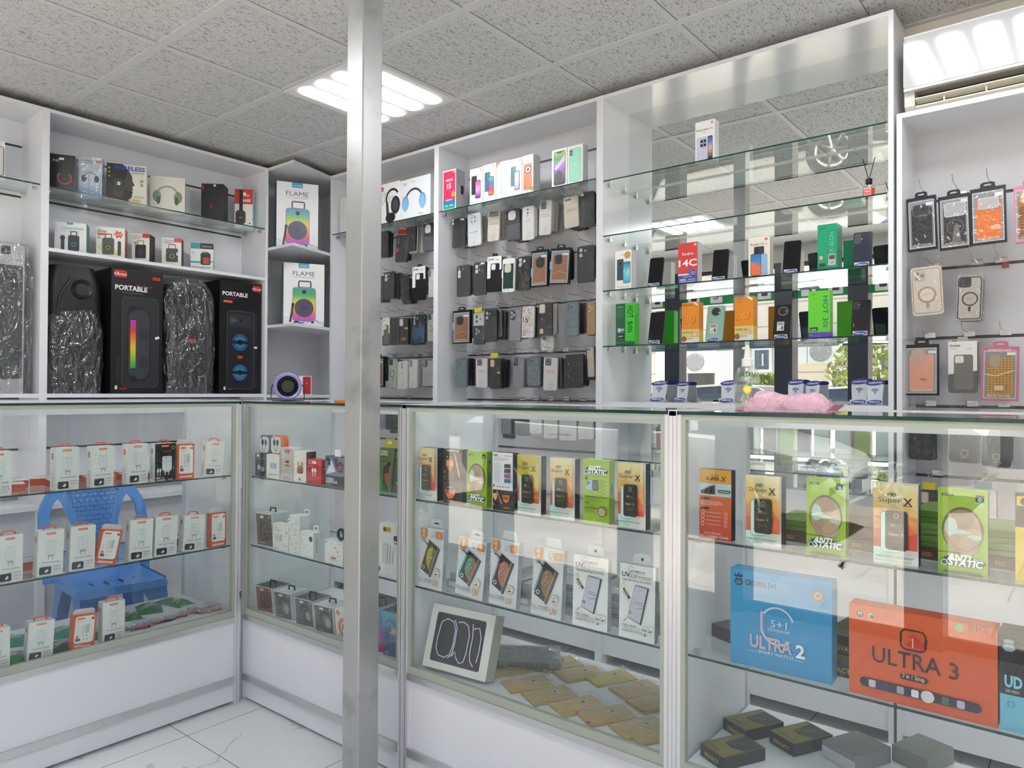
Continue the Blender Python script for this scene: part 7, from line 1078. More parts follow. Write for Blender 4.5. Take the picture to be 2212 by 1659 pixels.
phone('black phone lettered up its back at the right end of the fourth shelf', 1838, 1878, 637, S4 - .0002, '#1d1c22', FR + [('rr', 0.05, 0.72, 0.42, 0.96, 0.1, '#17161b'), ('c', 0.20, 0.89, 0.08, '#0c0c10'), ('c', 0.20, 0.79, 0.08, '#0c0c10'), ('c', 0.38, 0.86, 0.03, '#c8c0a8'), ('t', 'nova', 0.16, 0.28, 0.07, '#c8ccd4', {'r': 90}), ('l', [(0.1, 0.6), (0.5, 0.52), (0.95, 0.58)], 0.012, '#2e2d34')], yaw=0.08, stlabel='phone stand right of the bright green box')
# empty stands with signal symbol on the bottom board
def empty_stand(label, ul, ur, vt, vb, c):
    mid, w, rz = span(ul, ur, vt, 'y', c); h = on(ul, vt, 'y', c).z - SB; r = thing('phone_stand', label, 'stand', (mid.x, mid.y, SB + .0002), 0.1, 'empty white phone stands')
    mb = MB(); P = [(-w * .46, 0), (w * .46, 0), (w * .54, h * .82), (-w * .54, h * .82)]; t_ = 0.22
    def L(x, z, k): return (x, 0.016 + z * t_ - 0.0004 * k, z)
    mb.add([L(x, z, 0) for x, z in P] + [(a, b_ + .003, e) for a, b_, e in [L(x, z, 0) for x, z in P]], [(0, 1, 2, 3), (7, 6, 5, 4), (0, 4, 5, 1), (1, 5, 6, 2), (2, 6, 7, 3), (3, 7, 4, 0)], STW)
    art(mb, lambda x, z, k: L(x - w / 2, z, k + 1), w, h, [('o', 0.5, 0.47, 0.10, 0.05, '#2a3f96', (40, 140)), ('o', 0.5, 0.47, 0.20, 0.05, '#2a3f96', (40, 140)), ('o', 0.5, 0.47, 0.30, 0.05, '#2a3f96', (40, 140)), ('c', 0.5, 0.47, 0.045, '#2a3f96')]); mb.build('back_card', r)
    mb = MB(); mb.add([L(w * .62 * math.cos(q * PI / 12), h * .88 + h * .11 * math.sin(q * PI / 12) + w * 0.06 * math.cos(q * PI / 12), 2) for q in range(24)], [tuple(range(24))], SBL); art(mb, lambda x, z, k: L(x - w / 2, z + x * 0.06, k + 4), w, h, [('t', 'SAMSUNG', 0.5, 0.83, 0.12, '#e8ecf6', {'b': 0.03, 'w': 0.86})]); mb.build('header_oval', r)
    mb = MB(); mb.box((-w * .55, 0, 0), (w * .55, .05, .003), ACR); mb.add([(-w * .55, .002, .002), (w * .55, .002, .002), (w * .55, -.004, .02), (-w * .55, -.004, .02)], [(0, 1, 2, 3)], STW); oval_label(mb, w * 1.0, 0.002, -0.0045); mb.build('foot', r)
    return r
for k, (a, b_, vt, lb) in enumerate(((1405, 1434, 822, 'empty white phone stand leftmost on the bottom board of the mirror cabinet'), (1459, 1481, 824, 'empty white phone stand second from the left, against a dark mirrored post'), (1555, 1584, 821, 'empty white phone stand left of the clear spray bottle'), (1700, 1731, 819, 'empty white phone stand behind the pink wipes, left of two'), (1739, 1766, 822, 'empty white phone stand behind the pink wipes, right of two'), (1838, 1871, 817, 'empty white phone stand right of the pink wipes, left of two'), (1872, 1905, 820, 'empty white phone stand rightmost on the bottom board'))):
    empty_stand(lb, a, b_, vt, 866, CF + 0.15 + 0.02 * (k % 2))
# reed diffuser
p = on(1877, 425, 'y', CF + 0.05); r = thing('reed_diffuser', 'small red reed diffuser bottle with two black sticks on the second shelf', 'diffuser', (p.x, p.y, S2))
mb = MB(); mb.lathe([(0, 0), (.021, 0), (.023, .003), (.023, .040), (.020, .047), (.009, .052), (.009, .060), (0, .060)], thin('diffuser_glass', (0.95, 0.95, 0.95), 0.06), 20); mb.build('bottle', r, smooth=True)
mb = MB(); mb.lathe([(0, .002), (.0205, .002), (.0205, .036), (0, .036)], M('#c8432e', 0.2), 20); mb.build('liquid', r, smooth=True)
mb = MB(); mb.lathe([(.0105, .055), (.0125, .056), (.0125, .074), (.0105, .075), (0, .075)], BLACK, 20); mb.build('cap', r, smooth=True)
mb = MB(); mb.poly([(-.012, -.0236, .006), (.012, -.0236, .006), (.012, -.0236, .034), (-.012, -.0236, .034)], M('#e8d8d0', 0.4)); art(mb, lambda x, z, k: (x - .012, -.0239 - .0002 * k, .006 + z), .024, .028, [('r', 0.05, 0.1, 0.95, 0.9, '#cf5a48'), ('r', 0.2, 0.5, 0.8, 0.62, '#f0e0d8'), ('c', 0.5, 0.3, 0.08, '#f0e0d8')]); mb.build('label', r)
for s in (-1, 1): MB().tube([(0, 0, .07), (s * .022, 0, .155)], .0016, BLACK, 6).build('reed', r)
# ================================================================== phone cases on hooks
def case_mesh(w, h, st, th=0.011):
    mb = MB(); col, rough, items = st[0], st[1], st[2]
    mb.prism(rrect(-w / 2, -h, w / 2, 0, min(0.011, w * .16), 5), 0, th, M(col, rough)); art(mb, lambda x, z, k: (x - w / 2, -0.0004 - 0.0002 * k, z - h), w, h, items, rough); return mb
def bag_mesh(w, h, seed, top=0.042, mat=BAG):
    rnd = random.Random(seed); n, m_ = 6, 12; V = []; e = 0.007; z0, z1 = -h - e, top
    for j in range(m_):
        f = j / (m_ - 1); z = z0 + (z1 - z0) * f; up = max(0, z) / top
        for i in range(n):
            x = (i / (n - 1) - .5) * (w + 2 * e) * (1 - .12 * up); V.append((x + rnd.uniform(-.001, .001), -0.0035 - rnd.uniform(0, .0035) + 0.008 * up + rnd.uniform(-.004, .004) * up, z + rnd.uniform(-.001, .001)))
    mb = MB(); mb.add(V, [(j * n + i, j * n + i + 1, (j + 1) * n + i + 1, (j + 1) * n + i) for j in range(m_ - 1) for i in range(n - 1)], mat); return mb
def cams(x, z, n, r=0.085, col='#c9cbd0', dz=0.115): return [('c', x, z - dz * k, r, col) for k in range(n)]
CAR = [('r', 0.03, 0.02 + 0.035 * k, 0.97, 0.03 + 0.035 * k, '#202126') for k in range(27)]
WOV = [('r', 0.05 + 0.155 * i + (0.07 if j % 2 else 0), 0.03 + 0.05 * j, 0.16 + 0.155 * i + (0.07 if j % 2 else 0), 0.055 + 0.05 * j, '#26262b') for i in range(6) for j in range(18) if 0.16 + 0.155 * i + (0.07 if j % 2 else 0) < 0.98]
RING = lambda col, cz=0.40: [('o', 0.5, cz, 0.30, 0.045, col), ('rr', 0.47, cz - 0.26, 0.53, cz - 0.17, 0.02, col)]
PRT = [('o', 0.56, 0.17, 0.17, 0.03, '#c4c2bc'), ('r', 0.45, 0.13, 0.67, 0.2, '#cfcdc8'), ('r', 0.28, 0.06, 0.6, 0.068, '#a8a6a0')]
RTX = [('t', 'PHONE 13 PRO', 0.5, 0.58, 0.07, '#c8503c', {'w': 0.66}), ('r', 0.18, 0.535, 0.84, 0.55, '#d08a7c')]
ST = {
 'woven': ('#151519', 0.5, WOV + cams(0.2, 0.92, 2, .07)), 'woven2': ('#17171b', 0.5, WOV + cams(0.28, 0.9, 1, .09)),
 'white4': ('#dcdde0', 0.3, [('c', .45, .82, .34, '#cfd4da')] + [('c', .32 + .25 * i, .87 - .12 * j, .045, '#3a4250') for i in range(2) for j in range(2)] + [('t', 'PHONE', .5, .40, .09, '#5a8ac0', {'w': .6}), ('c', .5, .1, .05, '#b8babf')]),
 'cream': ('#d6d1c4', 0.3, [('rr', .08, .78, .92, .97, .08, '#8e8c88')] + [('c', .22 + .22 * i, .915, .075, '#4a4848') for i in range(2)] + [('r', .6, .80, .64, .95, '#55534f'), ('r', .74, .80, .78, .95, '#55534f')] + RTX + PRT),
 'twotone': ('#1c1b1f', 0.4, [('r', .02, .03, .98, .52, '#4c4e52'), ('rr', .16, .66, .72, .96, .2, '#d2d2d0'), ('r', .3, .08, .6, .09, '#2a2b2e')]),
 'white2': ('#d8d8d6', 0.3, [('c', .48, .9, .07, '#2a2b30'), ('c', .48, .8, .07, '#2a2b30'), ('c', .48, .72, .04, '#2a2b30'), ('t', 'PHONE', .5, .56, .08, '#c8503c', {'w': .4})] + PRT),
 'whitecam': ('#d8d7d4', 0.3, [('rr', .12, .76, .56, .98, .06, '#4e4e52')] + [('c', .25 + .18 * i, .93 - .1 * j, .06, '#8a8a90') for i in range(2) for j in range(2)] + RTX + PRT),
 'beige': ('#cfc6b4', 0.35, [('rr', .1, .88, .55, .96, .06, '#8a857c'), ('c', .2, .92, .05, '#3a3a3a'), ('c', .36, .92, .05, '#3a3a3a')] + RTX + PRT),
 'navy2': ('#23262f', 0.45, CAR + [('c', .24, .88, .05, '#8a8c94')] + cams(.24, .78, 2, .11, '#c4c6c8', .12) + [('c', .52, .88, .04, '#b8babc')]), 'navy3': ('#23262f', 0.45, CAR + cams(.3, .86, 2, .12, '#c8c9ca', .14) + cams(.55, .9, 2, .05, '#b8babc', .14)),
 'syn': ('#131316', 0.45, [('p', [(0, 1), (1, 1), (1, .62), (.72, .60), (.70, .42), (0, .38)], '#e4e3e0'), ('rr', .24, .02, .86, .80, .09, '#131316'), ('rr', .30, .62, .58, .78, .06, '#e0dfdc'), ('t', 'Syndee', .08, .90, .10, '#3a3a3c', {'a': 'l', 'b': .02}), ('r', .62, .89, .84, .905, '#5a5a5c')]),
 'syng': ('#5a5956', 0.45, [('p', [(0, 1), (1, 1), (1, .43), (0, .36)], '#d9d7d2'), ('rr', .20, .07, .86, .74, .09, '#6e6b66'), ('rr', .24, .58, .54, .72, .06, '#d2d0cb'), ('t', 'Syndee', .06, .90, .09, '#4a4a4c', {'a': 'l', 'b': .02}), ('t', 'S 29', .72, .84, .06, '#4a4a4c'), ('r', .06, .85, .3, .858, '#9a9894')]),
 'green': ('#dfdfdb', 0.35, [('r', .08, .10, .93, .84, '#1c3c34'), ('rr', .18, .58, .72, .84, .16, '#c2c2b4'), ('l', [(.12, .3), (.4, .36), (.6, .27), (.9, .33)], .02, '#4a6a60'), ('r', -.04, .42, .05, .66, '#e4e4e0'), ('r', .2, .04, .26, .07, '#7a7a78'), ('r', .5, .04, .56, .07, '#7a7a78')]),
 'black3': ('#17171b', 0.4, [('c', .24, .90, .13, '#c4c6ca'), ('c', .24, .77, .13, '#c4c6ca'), ('c', .56, .86, .10, '#c4c6ca'), ('o', .5, .2, .12, .03, '#a8903a'), ('r', .38, .1, .64, .11, '#a8903a')]),
 'carbon': ('#1b1d22', 0.35, CAR + cams(.26, .88, 2, .10, '#a8aaae', .14) + [('c', .52, .86, .05, '#a8aaae')]),
 'half': ('#1d222e', 0.4, [('r', 0, .60, 1, 1, '#b4b6b0'), ('c', .3, .88, .11, '#4a4c50'), ('c', .3, .73, .11, '#4a4c50'), ('c', .66, .80, .06, '#2a2a2c'), ('c', .3, .48, .10, '#8f949c'), ('c', .52, .42, .10, '#8f949c'), ('c', .3, .36, .10, '#8f949c')]),
 'grey': ('#85878b', 0.5, [('ro', .0, .0, 1, 1, .12, .035, '#3a3b40'), ('rr', .06, .66, .52, .97, .16, '#2a2b30'), ('c', .2, .88, .10, '#9a9ca2'), ('c', .2, .76, .10, '#9a9ca2'), ('c', .38, .82, .09, '#9a9ca2')]),
 'grey2': ('#84868a', 0.5, [('ro', .0, .0, 1, 1, .12, .03, '#4a4b50'), ('rr', .06, .72, .44, .98, .1, '#26272b'), ('c', .2, .92, .08, '#5a5c62'), ('c', .3, .82, .08, '#5a5c62')]),
 'floral': ('#ddd8d2', 0.3, [('c', random.Random(5 + k).uniform(.06, .94), random.Random(77 + k).uniform(.04, .96), random.Random(k).uniform(.02, .05), ('#b85a5a', '#5a4a44', '#c8a0a0', '#8a3a40', '#a8a49c')[k % 5]) for k in range(90)] + [('t', 'LV', .52, .50, .32, '#3a322e', {'w': .5})]),
 'copper': ('#17171a', 0.4, [('rr', .04, .68, .50, .96, .1, '#c88a6a'), ('rr', .08, .70, .46, .94, .08, '#ccc8c2'), ('rr', .08, .06, .36, .22, .08, '#c88a6a'), ('rr', .12, .08, .32, .20, .05, '#d8b8a0')]),
 'copper2': ('#14191a', 0.4, [('rr', .04, .72, .46, .97, .1, '#c07a56'), ('rr', .09, .74, .41, .95, .08, '#c4c4b8'), ('r', .7, .50, 1, .56, '#c8b82c')]), 'copper3': ('#17171a', 0.4, [('rr', .05, .70, .46, .98, .1, '#c88a6a'), ('rr', .10, .72, .41, .96, .08, '#d0ccc6'), ('rr', .24, .16, .76, .26, .06, '#c07a56'), ('rr', .28, .18, .72, .24, .04, '#8a4a34'), ('r', .62, .58, .98, .64, '#c8b82c')]),
 'magblue': ('#6f8086', 0.35, [('ro', 0, 0, 1, 1, .12, .03, '#3f474b'), ('ro', .08, .72, .92, .96, .1, .02, '#46525a'), ('c', .24, .89, .09, '#4a565c'), ('c', .24, .79, .09, '#4a565c'), ('c', .46, .84, .08, '#4a565c'), ('r', .04, .66, .96, .675, '#46525a'), ('o', .5, .38, .32, .025, '#39454a'), ('ro', .1, .05, .9, .6, .1, .012, '#5a686e')]),
 'gold': ('#a88a5a', 0.35, [('ro', .1, .66, .9, .95, .12, .04, '#6a5030'), ('c', .3, .88, .12, '#c8b07a'), ('c', .3, .74, .12, '#c8b07a'), ('c', .64, .81, .12, '#c8b07a')]),
 'black': ('#151518', 0.3, cams(.22, .93, 3, .07, '#3a3b40', .1)), 'blackp': ('#141417', 0.2, []), 'blackred': ('#18181b', 0.4, cams(.2, .9, 3, .05, '#8a8c90', .08) + [('r', .0, .38, .26, .50, '#b82a2a')]),
 'whiter': ('#d4d3cf', 0.3, [('rr', .06, .74, .42, .98, .06, '#8a8a8c'), ('c', .2, .92, .05, '#4a4a4c'), ('c', .2, .82, .05, '#4a4a4c'), ('t', 'PHONE', .5, .6, .09, '#c8503c', {'w': .4})] + PRT),
 'navygrad': ('#1c2738', 0.25, [('g', .04, .02, .96, .98, ['#101a2a', '#264a74', '#3a5a6a', '#15202e', '#141d2a'], 14), ('c', .2, .92, .08, '#8a949c'), ('c', .2, .82, .08, '#8a949c'), ('c', .2, .72, .08, '#8a949c'), ('c', .42, .88, .06, '#8a949c')]),
 'greenring': ('#a9b39e', 0.35, [('rr', .06, .78, .56, .99, .1, '#33503a')] + [('c', .2 + .22 * i, .94 - .1 * j, .07, '#14241a') for i in range(2) for j in range(2)] + RING('#16181a', .46) + [('r', .3, .06, .7, .07, '#7a8474')]),
 'clear3': ('#a9a6a4', 0.25, [('ro', 0, 0, 1, 1, .12, .03, '#5a5456'), ('rr', .08, .74, .46, .98, .1, '#5a5658'), ('c', .2, .92, .06, '#aaa8a8'), ('c', .2, .82, .06, '#aaa8a8'), ('o', .5, .4, .12, .02, '#8a8486'), ('l', [(.3, .1), (.2, .3), (.3, .5)], .02, '#7a7476')]),
 'goldring': ('#cdc5b8', 0.3, [('ro', .04, .04, .96, .96, .14, .025, '#a8845a'), ('rr', .10, .70, .50, .94, .1, '#bdb3a4'), ('c', .22, .87, .07, '#8a8278'), ('c', .22, .77, .07, '#8a8278'), ('c', .38, .82, .07, '#8a8278'), ('o', .5, .42, .27, .06, '#b08a64'), ('c', .5, .42, .23, '#d6cfc4'), ('rr', .45, .15, .55, .28, .04, '#b08a64'), ('r', .36, .42, .64, .43, '#a8a096'), ('l', [(.12, .9), (.3, .74)], .05, '#f0eeea')]),
 'blackring': ('#b3ada0', 0.35, [('ro', .02, .02, .98, .98, .14, .05, '#1c1a1e'), ('rr', .06, .74, .56, .98, .12, '#141416'), ('c', .22, .9, .07, '#2c2c30'), ('c', .22, .8, .07, '#2c2c30'), ('o', .52, .48, .30, .06, '#221f24'), ('rr', .46, .20, .56, .31, .04, '#221f24'), ('r', .4, .48, .62, .49, '#8a8478')]),
}
def boxed(frame, inner, items, txt, w, h):
    m = [('r', .06, .04, .94, .93, '#b9bcc0'), ('r', .09, .06, .91, .91, '#8a8c90' if frame != '#c08a94' else '#c8a0a4'), ('rr', .15, .08, .86, .80, .09, inner)] + items + [('t', txt, .5, .08, .075, '#d8cfc0', {'w': .6, 'b': .01})]
    return m
BRN = '#96684c'
BX = {
 'brownr': ('#16181f', BRN, [('c', .55, .66, .27, '#1b1d26'), ('c', .86, .88, .09, '#3a9a94'), ('r', .62, .80, .9, .85, '#e8e8e4'), ('r', .0, .28, .14, .52, '#8fa8bc')], 'YOUR PHONE'), 'brown': ('#17171b', BRN, [('rr', .24, .56, .62, .82, .12, '#2a2428'), ('r', .62, .80, .9, .85, '#e8e8e4'), ('r', .0, .42, .14, .64, '#8fa8bc'), ('l', [(.2, .3), (.5, .36), (.85, .3)], .04, '#b08a6c')], 'YOUR PHONE'),
 'dark': ('#121319', '#1c1f28', [('rr', .20, .64, .78, .86, .1, '#2c3038'), ('ro', .20, .64, .78, .86, .1, .02, '#6a6e74'), ('c', .34, .76, .09, '#14161c'), ('c', .58, .76, .09, '#14161c'), ('o', .5, .42, .26, .015, '#2c303a'), ('t', 'FASHION CASE', .55, .90, .085, '#8fb0cc', {'w': .62, 'b': .01}), ('r', .66, .82, .9, .88, '#dcdcdc')], 'PROTECTION CASE'),
 'darkc': ('#14151a', '#2a292c', [('rr', .18, .60, .86, .86, .1, '#a8a8aa'), ('ro', .18, .60, .86, .86, .1, .02, '#d8d8d8'), ('o', .52, .40, .26, .02, '#6a6c70'), ('p', [(.5, .44), (.62, .44), (.7, .12), (.4, .12)], '#6e6c6a'), ('r', .72, .84, .94, .90, '#dcdcdc')], 'PROTECTION CASE'),
 'orange': ('#15161c', '#dd7424', [('rr', .18, .60, .84, .84, .1, '#b8b0b4'), ('ro', .18, .60, .84, .84, .1, .022, '#8a7068'), ('o', .5, .36, .27, .015, '#e8944a'), ('t', 'FASHION CASE', .46, .88, .075, '#8fb8a8', {'w': .6, 'b': .01}), ('r', .70, .82, .92, .89, '#dcdcdc')], 'PROTECTION CASE'),
 'pinkw': ('#c87a90', '#a8703a', [('rr', .22, .68, .72, .92, .14, '#d8a860'), ('rr', .27, .70, .67, .90, .12, '#d8c8b8')] + [('r', .16, .1 + .05 * k, .85, .125 + .05 * k, '#7a4a24') for k in range(11)], 'CASE'),
 'salmon': ('#15151a', '#dc9a82', [('rr', .20, .62, .60, .90, .12, '#c2a090'), ('rr', .20, .58, .46, .72, .1, '#c2a090'), ('r', .70, .82, .92, .87, '#e4e4e0'), ('p', [(.44, .31), (.5, .34), (.6, .33), (.68, .31), (.56, .29)], '#b8703a')], 'PROTECTION CASE'),
 'weave': ('#b86a84', '#a87a3a', [('rr', .22, .62, .52, .86, .12, '#a89a80')] + [('r', .18 + .09 * i, .14 + .045 * j, .22 + .09 * i, .155 + .045 * j, '#d8b868') for i in range(8) for j in range(15) if not (i < 4 and j > 10)] + [('r', .38, .20, .62, .28, '#c0b49c'), ('t', 'FASHION CASE', .5, .91, .08, '#e0d0a8', {'w': .6, 'b': .01}), ('r', .7, .84, .92, .89, '#e4d8c8'), ('l', [(.1, .5), (.4, .46), (.9, .56)], .03, '#d8c0a0')], 'PROTECTION CASE'),
}
BACKC = {'d': ('#18181c', '#202127', '#2a2b32', '#141417'), 'l': ('#c9c7c2', '#b9b8b4', '#d6d4ce', '#9c9a98'), 'm': ('#2a2422', '#6a5a4a', '#24242a', '#8a8a8c'), 'r': ('#8a2a22', '#1a1a1e', '#2a2a30', '#7a3024'), 'g': ('#4a4a4e', '#7e7e80', '#35353a', '#6a686a')}
BACKP = {}
def back_proto(col):
    if col not in BACKP:
        o = case_mesh(0.076, 0.158, (col, 0.35, []), 0.0105).build('phone_case'); tag(o, 'proto', 'phone case'); b_ = bag_mesh(0.076, 0.158, len(BACKP), 0.010).build('plastic_bag', o); BACKP[col] = o; o['used'] = 0
    return BACKP[col]
HOOKN = [0]
def hook(x, y0, z, label):
    """wire peg: saddle in the groove, shank out to the room, tip turned up"""
    p = dup(HOOK0, (x, 0, z), label=label) if HOOKN[0] else HOOK0
    if not HOOKN[0]: p.location = (x, 0, z); p['label'] = label
    HOOKN[0] += 1; return p
HOOK0 = thing('peg_hook', 'chrome wire peg hook in the grooved board', 'hook', group='chrome peg hooks in the grooved boards')
MB().box((-.018, CB - .006, -.010), (.018, CB - .0005, .010), STEELW).build('saddle', HOOK0)
mb = MB(); mb.tube([(0, CB - .004, 0), (0, CB - .10, .002), (0, CF + .045, .004), (0, CF + .028, .022)], .0018, STEELW, 6); mb.lathe([(0, .0022), (.0026, 0), (0, -.0022)], STEELW, 8, 'z', (0, CF + .028, .023)); mb.build('wire', HOOK0)
GRZ = (2.60, 2.335, 2.07, 1.805, 1.535, 1.27, 1.0, 0.73)
def case(label, u0, u1, v0, v1, style, yc, nb=4, back='d', rot=0.0, hk=True, bag=True, hooklab=None, sticker=False, head=None):
    a, c = on(u0, v0, 'y', yc), on(u1, v0, 'y', yc); w = c.x - a.x; zt = a.z; zb = on(u0, v1, 'y', yc).z; h = zt - zb; x = (a.x + c.x) / 2
    seed = int(u0 * 13 + v0 * 7)
    if style in BX:
        fr, inner, items, txt = BX[style]; mb = MB(); mb.prism([(-w / 2, -h), (w / 2, -h), (w / 2, 0), (-w / 2, 0)], 0, .016, M(fr, 0.3)); art(mb, lambda xx, z, k: (xx - w / 2, -0.0004 - 0.0002 * k, z - h), w, h, boxed(fr, inner, items, txt, w, h))
        o = mb.build('phone_case'); mb = MB(); q = w * .22; mb.prism([(-q, 0), (q, 0), (q * .92, .016), (q * .5, .020), (-q * .5, .020), (-q * .92, .016)], .004, .006, M(fr, 0.35)); mb.prism([(-q * .5, .007), (q * .5, .007), (q * .4, .012), (-q * .4, .012)], .0035, .0039, M('#b9b8ba', 0.4)); mb.build('hang_tab', o)
        MB().add([(-w * .45, -.003, -h * .96), (w * .45, -.003, -h * .96), (w * .45, -.003, -h * .07), (-w * .45, -.003, -h * .07)], [(0, 1, 2, 3)], FILM).build('window_film', o)
    else:
        o = case_mesh(w, h, ST[style]).build('phone_case')
        if bag: bag_mesh(w, h, seed, top=.042 if not 2.28 < zt < 2.40 else max(.006, 2.347 - zt)).build('plastic_bag', o, smooth=True)
        elif style.startswith('syn') or style == 'green': MB().prism([(-w * .2, 0), (w * .2, 0), (w * .16, .016), (-w * .16, .016)], .004, .006, M('#2a2a2c' if style == 'syn' else '#a8a6a4', 0.4)).build('hang_tab', o)
    if sticker: MB().box((w * .12, -.006, -.016), (w * .42, -.0055, -.006), M('#efefec', 0.5)).build('price_sticker', o)
    if head: MB().prism([(-w * .34, .004), (w * .34, .004), (w * .34, .030), (-w * .34, .030)], -.006, -.005, M(head, 0.4)).build('header_card', o)
    o.location = (x, yc, zt); o.rotation_euler = (0, rot, 0.0); tag(o, label, 'phone case', 'phone cases hanging on hooks')
    rnd = random.Random(seed + 1); cols = BACKC[back]
    short = label if len(label.split()) <= 9 else ' '.join(label.split()[:9])
    for k in range(nb):
        y = yc + 0.0155 + 0.020 * k + (0.006 if style in BX else 0)
        if y > CB - 0.014: break
        p = back_proto(cols[(k + seed) % 4])
        kw = dict(loc=(x + rnd.uniform(-.004, .006), y, min(zt + 0.003, zt - rnd.uniform(-.004, .008))), label='cases behind the ' + short, group='cases behind the ' + label, rot=(0, rot * .5 + rnd.uniform(-.05, .05), rnd.uniform(-.03, .03)))
        if not p['used']:
            p['used'] = 1; p.location = kw['loc']; p['label'] = kw['label']; p['group'] = kw['group']; p.rotation_euler = kw['rot']
        else: dup(p, **kw)
    if hk:
        g = min([z for z in GRZ], key=lambda z: abs(z - (zt + 0.035))); hook(x + 0.002, 0, g + 0.012 if g != 2.335 else 2.322, hooklab or ('peg hook of the ' + short))
    return o
K1 = CF + 0.085
for a in (
 ('black woven case, top hook row, beside the cabinet side', 979, 1006, 474, 536, 'woven', 5, 'd', 0.04, 1), ('white four hole case second in the top hook row', 1010, 1038, 464, 533, 'white4', 5, 'l', -0.03, 0),
 ('cream case with grey camera block in the top hook row', 1055, 1080, 456, 522, 'cream', 4, 'l', 0.04, 0), ('black and grey two tone case with white camera hole', 1093, 1122, 455, 522, 'twotone', 5, 'r', -0.03, 0),
 ('white case with three camera holes in the top hook row', 1128.5, 1153, 448, 520, 'white2', 5, 'l', 0.0, 0), ('white case with dark camera block in the top hook row', 1166.5, 1192, 436, 509, 'whitecam', 5, 'l', 0.05, 0),
 ('beige printed case near the right end of the top hook row', 1217, 1248, 428, 494, 'beige', 5, 'd', -0.05, 0), ('black woven case at the right end of the top hook row', 1255, 1284, 417, 492, 'woven2', 4, 'd', 0.02, 0),
 ('charcoal case with two stacked camera holes, second hook row left end', 987, 1016, 575, 642, 'navy2', 4, 'd', 0.0, 0), ('charcoal case with round camera group, second in the second hook row', 1023.5, 1050, 568, 639, 'navy3', 3, 'd', 0.0, 1),
 ('black and white carded case in the second hook row', 1053, 1084, 556, 632, 'syn', 3, 'd', 0.02, 0), ('dark green case in white frame, second hook row', 1086, 1112, 560, 632, 'green', 3, 'r', 0.03, 0),
 ('black case with three camera holes and gold emblem', 1118, 1145, 556, 629, 'black3', 4, 'd', 0.02, 0), ('boxed brown leather case with round camera, second hook row', 1148, 1184, 543, 621, 'brownr', 3, 'd', 0.02, 0),
 ('boxed brown case glinting in the second hook row', 1190, 1233, 539, 616, 'brown', 3, 'r', 0.07, 0), ('dark carbon case at the right end of the second hook row', 1247, 1283, 533, 612, 'carbon', 4, 'd', 0.0, 0),
 ('boxed brown case with small stickers, third hook row left end', 978, 1016, 672, 743, 'brown', 3, 'd', 0.0, 0), ('half grey half navy case, second in the third hook row', 1023, 1046, 677, 745, 'half', 3, 'd', 0.0, 2),
 ('black carbon case in front of a thick pile, third hook row', 1047, 1073, 669, 739, 'carbon', 7, 'm', 0.0, 0), ('frosted grey case with black camera ring, third hook row', 1101, 1127, 669, 738, 'grey', 3, 'g', 0.03, 0),
 ('white case with red floral print, third hook row', 1128.5, 1154, 663, 730, 'floral', 4, 'd', 0.03, 0), ('black case with two copper cutouts, third hook row', 1164, 1192, 655, 726, 'copper', 3, 'l', 0.0, 0),
 ('grey blue ring case in the third hook row', 1222, 1250, 653, 727, 'magblue', 4, 'r', 0.0, 0), ('golden brown case at the right end of the third hook row', 1268, 1285, 655, 723, 'gold', 3, 'r', 0.0, 0),
 ('grey blue ring case at the left end of the fourth hook row', 985, 1009, 775, 837, 'magblue', 4, 'd', 0.03, 0), ('clear white case with red print, fourth hook row', 1028, 1052, 775, 837, 'whitecam', 4, 'd', 0.0, 0),
 ('black case with copper camera frame and yellow header', 1058, 1081, 775, 840, 'copper2', 4, 'd', 0.0, 2), ('frosted grey case in the fourth hook row', 1108.5, 1133, 773, 837, 'grey2', 3, 'g', 0.03, 0),
 ('glossy bagged grey blue case, fourth hook row', 1138, 1166, 771, 833, 'magblue', 3, 'g', 0.0, 0), ('clear white case right of the glossy bag, fourth hook row', 1175, 1204, 773, 843, 'whitecam', 5, 'm', 0.03, 0),
 ('black case in crinkled foil bag, fourth hook row', 1221, 1258, 766, 838, 'blackp', 4, 'd', -0.02, 0), ('narrow cream case at the right end of the fourth hook row', 1268, 1281, 750, 814, 'beige', 3, 'd', -0.04, 0)):
    case(a[0], a[1], a[2], a[3], a[4], a[5], K1 + 0.012 * (int(a[1]) % 3), a[6], a[7], a[8], bag=a[5] not in ('syn', 'green'), sticker=a[9] == 1, head='#c8b82c' if a[9] == 2 else None)
case('pale printed case hanging low below the copper cutout case', 1169, 1195, 727, 757, 'whiter', K1 + 0.03, 0, hk=False)
